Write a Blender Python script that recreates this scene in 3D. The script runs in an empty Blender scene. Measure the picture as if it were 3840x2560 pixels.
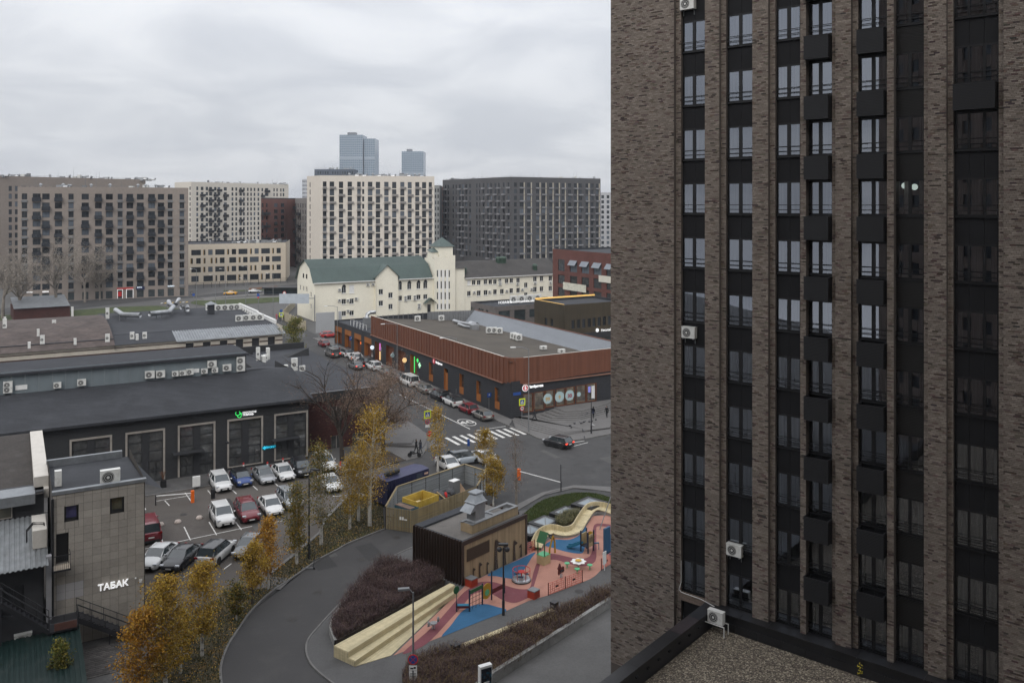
import bpy, math, random
import numpy as np
from math import sin, cos, pi, radians, sqrt, atan2, floor
from mathutils import Vector, Matrix
RN = random.Random(11)
sc = bpy.context.scene
COL = sc.collection
# camera
F = 3230.0      # focal length in pixels of the 3840 px wide photograph
HOR = 763.0     # horizon row
H = 32.0        # eye height in metres
cam_d = bpy.data.cameras.new('camera')
cam = bpy.data.objects.new('camera', cam_d); COL.objects.link(cam)
cam.location = (0, 0, H); cam.rotation_euler = (radians(90), 0, 0)
cam_d.sensor_width = 36.0; cam_d.lens = F / 3840 * 36.0
cam_d.shift_y = -(1280 - HOR) / 3840.0
cam_d.clip_start = 0.5; cam_d.clip_end = 12000
sc.camera = cam
# world / sky
w = bpy.data.worlds.new('World'); sc.world = w; w.use_nodes = True
nt = w.node_tree; nt.nodes.clear()
def wn(t, **k):
 n = nt.nodes.new(t)
 for a, b in k.items(): setattr(n, a, b)
 return n
out = wn('ShaderNodeOutputWorld'); bg = wn('ShaderNodeBackground')
sky = wn('ShaderNodeTexSky', sky_type='NISHITA', sun_disc=False)
SUN_EL, SUN_AZ = radians(42), radians(-166)     # azimuth from +Y towards +X
sky.sun_elevation = SUN_EL; sky.sun_rotation = SUN_AZ
sky.air_density = 1.0; sky.dust_density = 3.0; sky.ozone_density = 1.0
tc = wn('ShaderNodeTexCoord'); sp = wn('ShaderNodeSeparateXYZ')
nt.links.new(tc.outputs['Generated'], sp.inputs[0])
ab = wn('ShaderNodeMath', operation='ABSOLUTE'); nt.links.new(sp.outputs['Z'], ab.inputs[0])
ad = wn('ShaderNodeMath', operation='ADD'); ad.inputs[1].default_value = 0.22; nt.links.new(ab.outputs[0], ad.inputs[0])
dx = wn('ShaderNodeMath', operation='DIVIDE'); nt.links.new(sp.outputs['X'], dx.inputs[0]); nt.links.new(ad.outputs[0], dx.inputs[1])
dy = wn('ShaderNodeMath', operation='DIVIDE'); nt.links.new(sp.outputs['Y'], dy.inputs[0]); nt.links.new(ad.outputs[0], dy.inputs[1])
cb = wn('ShaderNodeCombineXYZ'); nt.links.new(dx.outputs[0], cb.inputs[0]); nt.links.new(dy.outputs[0], cb.inputs[1])
n1 = wn('ShaderNodeTexNoise'); n1.inputs['Scale'].default_value = 1.7; n1.inputs['Detail'].default_value = 5; n1.inputs['Roughness'].default_value = 0.5
n1.inputs['Distortion'].default_value = 0.5
nt.links.new(cb.outputs[0], n1.inputs['Vector'])
rp = wn('ShaderNodeValToRGB'); rp.color_ramp.interpolation = 'EASE'
rp.color_ramp.elements[0].position = 0.32; rp.color_ramp.elements[0].color = (0.645, 0.665, 0.71, 1)
rp.color_ramp.elements[1].position = 0.70; rp.color_ramp.elements[1].color = (0.86, 0.87, 0.895, 1)
nt.links.new(n1.outputs['Fac'], rp.inputs[0])
sk = wn('ShaderNodeMix', data_type='RGBA', blend_type='MULTIPLY'); sk.inputs['Factor'].default_value = 1.0
sk.inputs['B'].default_value = (0.09, 0.09, 0.09, 1)
nt.links.new(sky.outputs[0], sk.inputs['A'])
mx = wn('ShaderNodeMix', data_type='RGBA'); mx.inputs['Factor'].default_value = 0.90
nt.links.new(sk.outputs['Result'], mx.inputs['A']); nt.links.new(rp.outputs[0], mx.inputs['B'])
cie = wn('ShaderNodeMath', operation='MULTIPLY_ADD')      # overcast sky: brightens towards the zenith
nt.links.new(ab.outputs[0], cie.inputs[0]); cie.inputs[1].default_value = 1.35; cie.inputs[2].default_value = 1.0
nt.links.new(mx.outputs['Result'], bg.inputs['Color']); nt.links.new(cie.outputs[0], bg.inputs['Strength'])
nt.links.new(bg.outputs[0], out.inputs[0])
# sun behind the overcast
sl = bpy.data.lights.new('sun', 'SUN'); sl.energy = 1.3; sl.angle = radians(28); sl.color = (1.0, 0.965, 0.92)
so = bpy.data.objects.new('sun', sl); COL.objects.link(so)
sd = Vector((sin(SUN_AZ) * cos(SUN_EL), cos(SUN_AZ) * cos(SUN_EL), sin(SUN_EL)))
so.rotation_euler = sd.to_track_quat('Z', 'Y').to_euler(); so.location = (-30, -60, 120)
vs = sc.view_settings
vs.view_transform = 'Standard'; vs.look = 'None'; vs.exposure = -0.13; vs.gamma = 1.0; vs.use_curve_mapping = False
sc.cycles.use_denoising = True
sc.cycles.max_bounces = 6; sc.cycles.diffuse_bounces = 3; sc.cycles.glossy_bounces = 3
sc.cycles.transmission_bounces = 4; sc.cycles.transparent_max_bounces = 10; sc.cycles.volume_bounces = 0
sc.cycles.caustics_reflective = False; sc.cycles.caustics_refractive = False
# measuring helpers (photo pixel -> place on the ground)
V = Vector
A = V((-.503, .864, 0)).normalized()      # along the side street, away from the viewer
B = V((A.y, -A.x, 0))                     # across it, to the right
def G(px, py, z=0.0):
 Y = F * (H - z) / (py - HOR)
 return V(((px - 1920) * Y / F, Y, z))
def DP(px, py, Y):
 return V(((px - 1920) * Y / F, Y, H - (py - HOR) * Y / F))
ZO = {1: (0, 600, 1.96), 2: (1100, 450, 1.96), 3: (0, 1100, 1.96), 4: (1100, 1050, 1.96), 5: (0, 1760, 1.96), 6: (1100, 1760, 1.96),
      7: (1900, 1380, 4.9), 8: (1650, 2020, 3.618), 9: (1400, 1720, 3.92), 10: (600, 1020, 3.36), 11: (1200, 1180, 3.92),
      12: (1650, 900, 3.618), 13: (0, 1560, 3.92), 14: (0, 1960, 2.6133)}
def S(k, x, y):
 a, b, s = ZO[k]
 return (a + x / s, b + y / s)
def g(k, x, y, z=0.0):
 return G(*S(k, x, y), z)
def gl(k, pts, z=0.0):
 return [g(k, x, y, z) for x, y in pts]
def on_line(P, u, px):
 r = (px - 1920) / F
 return (r * P.y - P.x) / (u.x - r * u.y)
# mesh builder
class MB:
 def __init__(s):
  s.v = []; s.f = []; s.m = []; s.c = []
  s.mi = 0; s.col = None
 def add(s, vs, fs):
  b = len(s.v); s.v.extend(tuple(p) for p in vs)
  for f in fs:
   s.f.append(tuple(b + i for i in f)); s.m.append(s.mi); s.c.append(s.col)
  return s
 def quad(s, a, b, c, d): return s.add((a, b, c, d), ((0, 1, 2, 3),))
 def poly(s, pts): return s.add(pts, (tuple(range(len(pts))),))
 def box(s, o, x, y, z):
  o, x, y, z = V(o), V(x), V(y), V(z)
  p = [o, o + x, o + x + y, o + y, o + z, o + x + z, o + x + y + z, o + y + z]
  f = [(0, 3, 2, 1), (4, 5, 6, 7), (0, 1, 5, 4), (1, 2, 6, 5), (2, 3, 7, 6), (3, 0, 4, 7)]
  if x.cross(y).dot(z) < 0: f = [t[::-1] for t in f]
  return s.add(p, f)
 def cb(s, c, sx, sy, sz, rz=0.0, base=False):
  c = V(c); ex = V((cos(rz), sin(rz), 0)); ey = V((-sin(rz), cos(rz), 0))
  o = c - ex * sx / 2 - ey * sy / 2 - V((0, 0, 0 if base else sz / 2))
  return s.box(o, ex * sx, ey * sy, (0, 0, sz))
 def prism(s, pts, z0, z1, bottom=False):
  pts = [V((p[0], p[1], 0)) for p in pts]
  if sum(pts[i].x * pts[(i + 1) % len(pts)].y - pts[(i + 1) % len(pts)].x * pts[i].y for i in range(len(pts))) < 0: pts = pts[::-1]
  n = len(pts); vs = [(p.x, p.y, z0) for p in pts] + [(p.x, p.y, z1) for p in pts]
  fs = [tuple(range(n, 2 * n))] + [(i, (i + 1) % n, n + (i + 1) % n, n + i) for i in range(n)]
  if bottom: fs.append(tuple(range(n - 1, -1, -1)))
  return s.add(vs, fs)
 def tube(s, pts, r, n=8, cap=True):
  pts = [V(p) for p in pts]; k = len(pts)
  rs = r if isinstance(r, (list, tuple)) else [r] * k
  vs = []; fs = []
  up0 = None
  for i, p in enumerate(pts):
   d = (pts[min(i + 1, k - 1)] - pts[max(i - 1, 0)])
   d = d.normalized() if d.length > 1e-9 else V((0, 0, 1))
   if up0 is None: up0 = V((1, 0, 0)) if abs(d.x) < .8 else V((0, 1, 0))
   a = d.cross(up0); a = a.normalized() if a.length > 1e-6 else d.orthogonal().normalized()
   b = d.cross(a); up0 = -b if False else up0
   for j in range(n):
    t = 2 * pi * j / n
    vs.append(p + (a * cos(t) + b * sin(t)) * rs[i])
  for i in range(k - 1):
   for j in range(n):
    j2 = (j + 1) % n
    fs.append((i * n + j, (i + 1) * n + j, (i + 1) * n + j2, i * n + j2)[::-1])
  if cap:
   fs.append(tuple(range(n))); fs.append(tuple(range((k - 1) * n, k * n))[::-1])
  return s.add(vs, [f[::-1] for f in fs])
 def lathe(s, c, prof, n=16, cap=True):
  c = V(c); vs = []; fs = []
  for r, z in prof:
   for j in range(n):
    t = 2 * pi * j / n; vs.append((c.x + r * cos(t), c.y + r * sin(t), c.z + z))
  for i in range(len(prof) - 1):
   for j in range(n):
    j2 = (j + 1) % n; fs.append((i * n + j, i * n + j2, (i + 1) * n + j2, (i + 1) * n + j))
  if cap:
   fs.append(tuple(range(n))[::-1]); fs.append(tuple(range((len(prof) - 1) * n, len(prof) * n)))
  return s.add(vs, fs)
 def ell(s, c, rx, ry, rz, n=10, m=6):
  c = V(c); vs = [(c.x, c.y, c.z - rz)]; fs = []
  for i in range(1, m):
   a = -pi / 2 + pi * i / m
   for j in range(n):
    t = 2 * pi * j / n; vs.append((c.x + rx * cos(a) * cos(t), c.y + ry * cos(a) * sin(t), c.z + rz * sin(a)))
  vs.append((c.x, c.y, c.z + rz)); L = len(vs) - 1
  for j in range(n):
   fs.append((0, 1 + (j + 1) % n, 1 + j)); fs.append((L, L - n + j, L - n + (j + 1) % n))
  for i in range(m - 2):
   for j in range(n):
    a = 1 + i * n; j2 = (j + 1) % n; fs.append((a + j, a + j2, a + n + j2, a + n + j))
  return s.add(vs, fs)
 def disc(s, c, nrm, r, n=20, th=0.0):
  nrm = V(nrm).normalized(); a = nrm.cross(V((0, 0, 1)))
  a = a.normalized() if a.length > 1e-4 else V((1, 0, 0)); b = nrm.cross(a); c = V(c)
  top = [c + (a * cos(2 * pi * j / n) + b * sin(2 * pi * j / n)) * r for j in range(n)]
  if th:
   bot = [p - nrm * th for p in top]
   return s.add(top + bot, [tuple(range(n))] + [(j, n + j, n + (j + 1) % n, (j + 1) % n) for j in range(n)])
  return s.poly(top)
 def mesh(s, name, mats=None, smooth=False):
  me = bpy.data.meshes.new(name)
  me.from_pydata([tuple(p) for p in s.v], [], s.f)
  if mats:
   for m in (mats if isinstance(mats, (list, tuple)) else [mats]): me.materials.append(m)
  if any(s.m): me.polygons.foreach_set('material_index', s.m)
  if smooth: me.polygons.foreach_set('use_smooth', [True] * len(s.f))
  if any(c is not None for c in s.c):
   at = me.color_attributes.new('Col', 'FLOAT_COLOR', 'CORNER')
   cs = []
   for f, c in zip(s.f, s.c):
    cc = c if c is not None else (1, 1, 1)
    cs.extend((cc[0], cc[1], cc[2], 1.0) * len(f))
   at.data.foreach_set('color', cs)
  me.validate(); me.update()
  return me
 def build(s, name, mats=None, parent=None, smooth=False, label=None, cat=None, group=None, kind=None):
  return place(s.mesh(name, mats, smooth), name, parent, label=label, cat=cat, group=group, kind=kind)
def tag(o, label=None, cat=None, group=None, kind=None):
 if label: o['label'] = label
 if cat: o['category'] = cat
 if group: o['group'] = group
 if kind: o['kind'] = kind
 return o
def place(me, name, parent=None, loc=None, rz=None, local=False, label=None, cat=None, group=None, kind=None, scale=None):
 o = bpy.data.objects.new(name, me); COL.objects.link(o)
 if loc is not None: o.location = loc
 if rz is not None: o.rotation_euler = (0, 0, rz)
 if scale is not None: o.scale = scale
 if parent is not None:
  o.parent = parent
  if not local and parent.parent is None: o.matrix_parent_inverse = parent.matrix_basis.inverted()
 return tag(o, label, cat, group, kind)
def thing(name, label, cat, loc=(0, 0, 0), rz=0.0, group=None):
 o = bpy.data.objects.new(name, None); COL.objects.link(o)
 o.location = loc; o.rotation_euler = (0, 0, rz); o.empty_display_size = .3
 return tag(o, label, cat, group)
def copy_tree(o, parent=None):
 c = o.copy(); COL.objects.link(c)
 if parent is not None:
  c.parent = parent; c.matrix_parent_inverse = o.matrix_parent_inverse.copy()
 for ch in list(o.children): copy_tree(ch, c)
 return c
def struct(mb, name, mats, parent=None):
 return mb.build(name, mats, parent, kind=None if parent else 'structure')
# materials
MATS = {}
def M(name, col, rough=.85, var=.12, scale=1.2, fine=None, bump=0.0, bscale=None, metal=0.0, spec=.4, emit=0.0, ecol=None,
      stain=None, streak=None, attr=False, rnd=0.0, coat=0.0, transl=0.0, dark=None):
 m = bpy.data.materials.new(name); m.use_nodes = True; t = m.node_tree; t.nodes.clear()
 def N(ty, **k):
  n = t.nodes.new(ty)
  for a, b in k.items(): setattr(n, a, b)
  return n
 L = t.links.new
 o = N('ShaderNodeOutputMaterial'); b = N('ShaderNodeBsdfPrincipled')
 geo = N('ShaderNodeNewGeometry')
 base = None
 if attr:
  at = N('ShaderNodeVertexColor', layer_name='Col'); base = at.outputs['Color']
 else:
  rgb = N('ShaderNodeRGB'); rgb.outputs[0].default_value = (*col, 1); base = rgb.outputs[0]
 def mul(sock, fac_socket, lo, hi):
  mr = N('ShaderNodeMapRange'); mr.inputs['From Min'].default_value = .3; mr.inputs['From Max'].default_value = .7
  mr.inputs['To Min'].default_value = lo; mr.inputs['To Max'].default_value = hi
  L(fac_socket, mr.inputs['Value'])
  hs = N('ShaderNodeHueSaturation'); L(mr.outputs[0], hs.inputs['Value']); L(sock, hs.inputs['Color'])
  return hs.outputs[0]
 def noise(scl, det=4, vec=None, rough_=.55):
  n = N('ShaderNodeTexNoise'); n.inputs['Scale'].default_value = scl; n.inputs['Detail'].default_value = det
  n.inputs['Roughness'].default_value = rough_
  L(vec if vec is not None else geo.outputs['Position'], n.inputs['Vector'])
  return n.outputs['Fac']
 if var: base = mul(base, noise(scale), 1 - var, 1 + var)
 if fine: base = mul(base, noise(fine[0], 2), 1 - fine[1], 1 + fine[1])
 if streak:      # (axis scale xyz, amount)
  mp = N('ShaderNodeMapping'); mp.inputs['Scale'].default_value = streak[0]; L(geo.outputs['Position'], mp.inputs['Vector'])
  base = mul(base, noise(1.0, 3, mp.outputs[0]), 1 - streak[1], 1 + streak[1])
 if stain:
  for scol, amt, sscl in (stain if isinstance(stain, list) else [stain]):
   fz = noise(sscl, 5, None, .62)
   mr = N('ShaderNodeMapRange'); mr.inputs['From Min'].default_value = .52; mr.inputs['From Max'].default_value = .68
   mr.inputs['To Min'].default_value = 0; mr.inputs['To Max'].default_value = amt
   L(fz, mr.inputs['Value'])
   mxx = N('ShaderNodeMix', data_type='RGBA'); L(mr.outputs[0], mxx.inputs['Factor']); L(base, mxx.inputs['A'])
   mxx.inputs['B'].default_value = (*scol, 1); base = mxx.outputs['Result']
 if rnd:
  oi = N('ShaderNodeObjectInfo')
  mr = N('ShaderNodeMapRange'); mr.inputs['To Min'].default_value = 1 - rnd; mr.inputs['To Max'].default_value = 1 + rnd
  L(oi.outputs['Random'], mr.inputs['Value'])
  hs = N('ShaderNodeHueSaturation'); L(mr.outputs[0], hs.inputs['Value']); L(base, hs.inputs['Color']); base = hs.outputs[0]
 L(base, b.inputs['Base Color'])
 b.inputs['Roughness'].default_value = rough; b.inputs['Metallic'].default_value = metal
 b.inputs['Specular IOR Level'].default_value = spec
 if coat: b.inputs['Coat Weight'].default_value = coat; b.inputs['Coat Roughness'].default_value = .06
 if emit:
  b.inputs['Emission Color'].default_value = (*(ecol or col), 1); b.inputs['Emission Strength'].default_value = emit
 if bump:
  bp = N('ShaderNodeBump'); bp.inputs['Strength'].default_value = bump; bp.inputs['Distance'].default_value = .02
  L(noise(bscale or 12, 3), bp.inputs['Height']); L(bp.outputs[0], b.inputs['Normal'])
 sh = b.outputs[0]
 if transl:
  tr = N('ShaderNodeBsdfTranslucent'); L(base, tr.inputs['Color'])
  ms = N('ShaderNodeMixShader'); ms.inputs[0].default_value = transl; L(b.outputs[0], ms.inputs[1]); L(tr.outputs[0], ms.inputs[2]); sh = ms.outputs[0]
 L(sh, o.inputs['Surface'])
 MATS[name] = m
 return m
def glass(name, tint=(.75, .8, .82), refl=.9, ior=1.5, rough=.01):
 m = bpy.data.materials.new(name); m.use_nodes = True; t = m.node_tree; t.nodes.clear(); L = t.links.new
 o = t.nodes.new('ShaderNodeOutputMaterial'); fr = t.nodes.new('ShaderNodeFresnel'); fr.inputs[0].default_value = ior
 tr = t.nodes.new('ShaderNodeBsdfTransparent'); tr.inputs[0].default_value = (*tint, 1)
 gl_ = t.nodes.new('ShaderNodeBsdfGlossy'); gl_.inputs['Roughness'].default_value = rough; gl_.inputs[0].default_value = (refl * .88, refl * .95, refl * 1.08, 1)
 mx_ = t.nodes.new('ShaderNodeMixShader'); L(fr.outputs[0], mx_.inputs[0]); L(tr.outputs[0], mx_.inputs[1]); L(gl_.outputs[0], mx_.inputs[2])
 L(mx_.outputs[0], o.inputs[0]); MATS[name] = m
 return m
# shared materials
asphalt = M('asphalt', (.062, .061, .061), .9, .16, .09, fine=(9, .10), stain=[((.10, .098, .094), .35, .35), ((.035, .034, .034), .45, .8)], bump=.15, bscale=40, spec=.3)
asphalt_lot = M('asphalt_lot', (.088, .078, .070), .92, .16, .12, fine=(8, .12), stain=[((.045, .042, .040), .5, .5), ((.13, .115, .10), .4, .25)], bump=.15, bscale=40, spec=.3)
asphalt_drive = M('asphalt_drive', (.058, .056, .056), .9, .10, .15, fine=(12, .10), stain=[((.085, .082, .078), .35, .45)], bump=.12, bscale=50, spec=.3)
asphalt_far = M('asphalt_far', (.10, .098, .095), .9, .18, .02, fine=(.6, .08))
pave = M('pave', (.135, .130, .126), .9, .14, .5, fine=(5, .10), stain=((.075, .072, .07), .5, .5), bump=.2, bscale=20)
pave_dark = M('pave_dark', (.085, .082, .08), .9, .16, .6, fine=(6, .14), stain=((.05, .05, .05), .5, .7), bump=.2)
kerbm = M('kerb', (.145, .14, .134), .9, .2, .9, fine=(9, .1))
concrete = M('concrete', (.27, .265, .25), .9, .16, .8, fine=(7, .08), stain=((.13, .125, .115), .5, .9), bump=.2)
white_line = M('white_line', (.62, .61, .58), .8, .15, 3, fine=(14, .25), stain=((.16, .155, .15), .75, 2.2))
yellow_line = M('yellow_line', (.62, .42, .10), .8, .2, 3)
grass_m = M('grass_m', (.052, .068, .024), 1, .3, .35, fine=(6, .35), stain=[((.10, .085, .045), .5, .5), ((.03, .035, .015), .6, 1.2)], bump=.5, bscale=25)
soil_m = M('soil_m', (.060, .045, .034), 1, .3, .5, fine=(8, .3), stain=((.03, .024, .02), .6, 1.1), bump=.5, bscale=20)
felt = M('felt', (.033, .035, .040), .85, .16, .25, fine=(5, .10), streak=((.15, 1.6, .3), .10), stain=((.055, .058, .064), .35, .5), bump=.15, bscale=9, spec=.35)
felt2 = M('felt2', (.034, .036, .042), .85, .12, .3, fine=(6, .10), stain=((.062, .066, .073), .35, .35), bump=.15, bscale=9, spec=.35)
felt_brown = M('felt_brown', (.074, .063, .050), .9, .18, .22, fine=(7, .10), stain=((.055, .05, .044), .4, .35), bump=.2, bscale=10)
zinc = M('zinc', (.27, .285, .30), .45, .18, .8, metal=.6, fine=(5, .08), stain=((.2, .2, .2), .3, 1))
galv = M('galv', (.40, .41, .42), .4, .15, 1.2, metal=.75)
metal_dark = M('metal_dark', (.022, .022, .025), .5, .1, 2, spec=.5)
metal_grey = M('metal_grey', (.16, .165, .17), .5, .12, 1.5, spec=.5)
lampgrey = M('lampgrey', (.24, .245, .25), .45, .1, 2, metal=.4)
white_paint = M('white_paint', (.72, .72, .70), .5, .08, 2, fine=(9, .05))
ac_white = M('ac_white', (.66, .66, .63), .45, .1, 2, stain=((.35, .33, .29), .35, 2.5))
ac_dark = M('ac_dark', (.05, .05, .05), .6, .1, 2)
black_pl = M('black_pl', (.012, .012, .013), .45, 0, 1)
wood_light = M('wood_light', (.55, .47, .29), .75, .14, .7, streak=((2.5, 2.5, 20), .12), fine=(6, .1), rnd=.10)
plaster_cream = M('plaster_cream', (.80, .76, .635), .9, .05, .12, fine=(2, .03), stain=((.66, .61, .48), .35, .16))
winframe_w = M('winframe_w', (.74, .74, .72), .5, 0)
winframe_d = M('winframe_d', (.03, .031, .034), .5, 0)
farglass = M('farglass', (.024, .028, .033), .15, 0, spec=.5, rnd=.55)
farglass_l = M('farglass_l', (.085, .10, .12), .15, 0, spec=.5, rnd=.5)
shopglass = M('shopglass', (.045, .055, .058), .05, .3, .8, spec=.9, rnd=.3)
red_lamp = M('red_lamp', (.8, .04, .03), .3, 0, emit=1.6, ecol=(1, .08, .04))
tyre = M('tyre', (.016, .016, .017), .8, 0)
rimm = M('rimm', (.35, .355, .36), .35, 0, metal=.8)
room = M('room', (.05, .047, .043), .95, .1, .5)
yellow_sign = M('yellow_sign', (.62, .72, .02), .5, 0, emit=.12)
blue_sign = M('blue_sign', (.02, .07, .28), .5, 0)
red_sign = M('red_sign', (.55, .03, .03), .5, 0)
orange_p = M('orange_p', (.75, .14, .015), .5, .05)
black_p = M('black_p', (.014, .014, .015), .5, 0)
lit_white = M('lit_white', (.9, .9, .9), .5, 0, emit=.55, ecol=(1, 1, 1))
lit_cold = M('lit_cold', (.8, .9, 1), .5, 0, emit=.7, ecol=(.82, .92, 1))
lit_green = M('lit_green', (.1, .9, .2), .5, 0, emit=.6, ecol=(.05, 1, .2))
lit_cyan = M('lit_cyan', (.05, .6, .8), .5, 0, emit=.5, ecol=(.03, .6, .9))
lit_warm = M('lit_warm', (1, .7, .35), .5, 0, emit=.7, ecol=(1, .62, .28))
win_glass = glass('win_glass', (.9, .92, .92), .92, 3.0)
# walls with real openings
def nrm(u): return V((u.y, -u.x, 0))
def wall(mb, O, u, W, Hh, holes, depth=.18, z0=0.0):
 n = nrm(u); O = V((O.x, O.y, 0)); Z = V((0, 0, 1))
 us = sorted({0.0, W} | {h[0] for h in holes} | {h[1] for h in holes}); us = [x for x in us if 0 <= x <= W]
 zs = sorted({z0, Hh} | {h[2] for h in holes} | {h[3] for h in holes}); zs = [z for z in zs if z0 <= z <= Hh]
 P = lambda a, z, d=0.0: O + u * a + Z * z - n * d
 idx = {}
 def vi(a, z):
  k = (round(a, 4), round(z, 4))
  if k not in idx: idx[k] = len(mb.v); mb.v.append(tuple(P(a, z)))
  return idx[k]
 def solid(i, j):
  a, z = (us[i] + us[i + 1]) / 2, (zs[j] + zs[j + 1]) / 2
  return not any(h[0] < a < h[1] and h[2] < z < h[3] for h in holes)
 for j in range(len(zs) - 1):
  i = 0
  while i < len(us) - 1:
   if not solid(i, j): i += 1; continue
   k = i
   while k < len(us) - 1 and solid(k, j): k += 1
   mb.f.append((vi(us[i], zs[j]), vi(us[k], zs[j]), vi(us[k], zs[j + 1]), vi(us[i], zs[j + 1]))); mb.m.append(mb.mi); mb.c.append(mb.col)
   i = k
 for a0, a1, b0, b1 in holes:
  mb.quad(P(a0, b0), P(a1, b0), P(a1, b0, depth), P(a0, b0, depth))
  mb.quad(P(a0, b1, depth), P(a1, b1, depth), P(a1, b1), P(a0, b1))
  mb.quad(P(a0, b0), P(a0, b0, depth), P(a0, b1, depth), P(a0, b1))
  mb.quad(P(a1, b0, depth), P(a1, b0), P(a1, b1), P(a1, b1, depth))
WIN = {}
def win_mesh(w_, h_, style, frame, gl_, fr=.07):
 key = (round(w_, 2), round(h_, 2), style, frame.name, gl_.name)
 if key in WIN: return WIN[key]
 mb = MB(); d = .06
 mb.mi = 0
 mb.box((0, 0, 0), (w_, 0, 0), (0, d, 0), (0, 0, fr)); mb.box((0, 0, h_ - fr), (w_, 0, 0), (0, d, 0), (0, 0, fr))
 mb.box((0, 0, fr), (fr, 0, 0), (0, d, 0), (0, 0, h_ - 2 * fr)); mb.box((w_ - fr, 0, fr), (fr, 0, 0), (0, d, 0), (0, 0, h_ - 2 * fr))
 def vbar(x, t=fr): mb.box((x - t / 2, .004, fr), (t, 0, 0), (0, d - .01, 0), (0, 0, h_ - 2 * fr))
 def hbar(z, x0=fr, x1=None, t=fr): mb.box((x0, .008, z - t / 2), ((x1 or w_ - fr) - x0, 0, 0), (0, d - .02, 0), (0, 0, t))
 if style in ('v', 'tv', 'vh'): vbar(w_ / 2)
 if style == 'vv': vbar(w_ / 3); vbar(w_ * 2 / 3)
 if style in ('l', 'lh'): vbar(w_ * .62)
 if style in ('vh', 'h', 'lh'): hbar(h_ * .36)
 if style == 'tv': hbar(h_ * .72)
 if style == 'grid':
  for i in range(1, 3): vbar(w_ * i / 3, .05); hbar(h_ * i / 3, t=.05)
 mb.mi = 1
 mb.quad((fr, d * .6, fr), (w_ - fr, d * .6, fr), (w_ - fr, d * .6, h_ - fr), (fr, d * .6, h_ - fr))
 WIN[key] = mb.mesh('window', [frame, gl_])
 return WIN[key]
def put_win(parent, O, u, h, style, frame=None, gl_=None, depth=.18, name='window'):
 a0, a1, b0, b1 = h; n = nrm(u)
 p = V((O.x, O.y, 0)) + u * a0 - n * (depth - .06) + V((0, 0, b0))
 return place(win_mesh(a1 - a0, b1 - b0, style, frame or winframe_d, gl_ or farglass), name, parent, p, atan2(u.y, u.x))
def text_mesh(body, size, extr, mat, align='CENTER', bold=0.0):
 c = bpy.data.curves.new('lettering', 'FONT'); c.body = body; c.size = size; c.extrude = extr; c.align_x = align; c.align_y = 'CENTER'
 c.offset = bold; c.resolution_u = 3
 o = bpy.data.objects.new('tmp', c); COL.objects.link(o)
 dg = bpy.context.evaluated_depsgraph_get()
 me = bpy.data.meshes.new_from_object(o.evaluated_get(dg))
 COL.objects.unlink(o); bpy.data.objects.remove(o); bpy.data.curves.remove(c)
 me.materials.clear(); me.materials.append(mat)
 return me
def put_text(body, size, pos, u, mat, parent=None, extr=.03, up=None, bold=0.0, name='lettering', **k):
 me = text_mesh(body, size, extr, mat, bold=bold)
 u = V(u).normalized(); up = V(up or (0, 0, 1)); n = u.cross(up)
 mt = Matrix(((u.x, up.x, n.x, pos[0]), (u.y, up.y, n.y, pos[1]), (u.z, up.z, n.z, pos[2]), (0, 0, 0, 1)))
 me.transform(mt)
 return place(me, name, parent, **k)
# ground, roads, pavements
gm = MB(); gm.quad((-2300, -50, -.02), (2300, -50, -.02), (2300, 2150, -.02), (-2300, 2150, -.02))
struct(gm, 'ground', asphalt_far)
def sheet(name, pts, z, mat, parent=None, kind='structure'):
 mb = MB(); pts = [V((p[0], p[1], z)) for p in pts]
 if sum(pts[i].x * pts[(i + 1) % len(pts)].y - pts[(i + 1) % len(pts)].x * pts[i].y for i in range(len(pts))) < 0: pts = pts[::-1]
 mb.poly(pts)
 return mb.build(name, mat, parent, kind=None if parent else kind)
def slab(name, pts, z0, z1, mat, parent=None, kind='structure'):
 mb = MB(); mb.prism(pts, z0, z1)
 return mb.build(name, mat, parent, kind=None if parent else kind)
def smooth_pts(pts, n=4, closed=False):
 out_ = []; k = len(pts)
 for i in range(k if closed else k - 1):
  p0, p1, p2, p3 = pts[(i - 1) % k if closed else max(i - 1, 0)], pts[i], pts[(i + 1) % k], pts[(i + 2) % k if closed else min(i + 2, k - 1)]
  for j in range(n):
   t = j / n
   out_.append(.5 * ((2 * p1) + (p2 - p0) * t + (2 * p0 - 5 * p1 + 4 * p2 - p3) * t * t + (3 * p1 - p0 - 3 * p2 + p3) * t ** 3))
 if not closed: out_.append(pts[-1])
 return out_
def strip_pts(pts, w0, w1):
 l, r = [], []
 for i, p in enumerate(pts):
  d = (pts[min(i + 1, len(pts) - 1)] - pts[max(i - 1, 0)]); d.z = 0; d.normalize(); n = V((-d.y, d.x, 0))
  l.append(p + n * w0); r.append(p + n * w1)
 return l, r
def kerb(pts, wdt=.16, h=.12, mat=None, parent=None, name='kerb'):
 l, r = strip_pts(pts, wdt / 2, -wdt / 2); mb = MB()
 z = V((0, 0, h))
 for i in range(len(pts) - 1):
  a, b, c, d = [V((q.x, q.y, 0)) for q in (l[i], l[i + 1], r[i + 1], r[i])]
  mb.quad(d + z, c + z, b + z, a + z); mb.quad(a + z, b + z, b, a); mb.quad(c + z, d + z, d, c)
 return mb.build(name, mat or kerbm, parent, kind=None if parent else 'structure')
def ribbon(name, pts, w_, z, mat, parent=None, kind='structure'):
 l, r = strip_pts(pts, w_ / 2, -w_ / 2); mb = MB(); zz = V((0, 0, z))
 for i in range(len(pts) - 1): mb.quad(V((r[i].x, r[i].y, z)), V((r[i + 1].x, r[i + 1].y, z)), V((l[i + 1].x, l[i + 1].y, z)), V((l[i].x, l[i].y, z)))
 return mb.build(name, mat, parent, kind=None if parent else kind)
CL = V((-5.9, 121.9, 0))              # a point on the street's centre line
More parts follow.
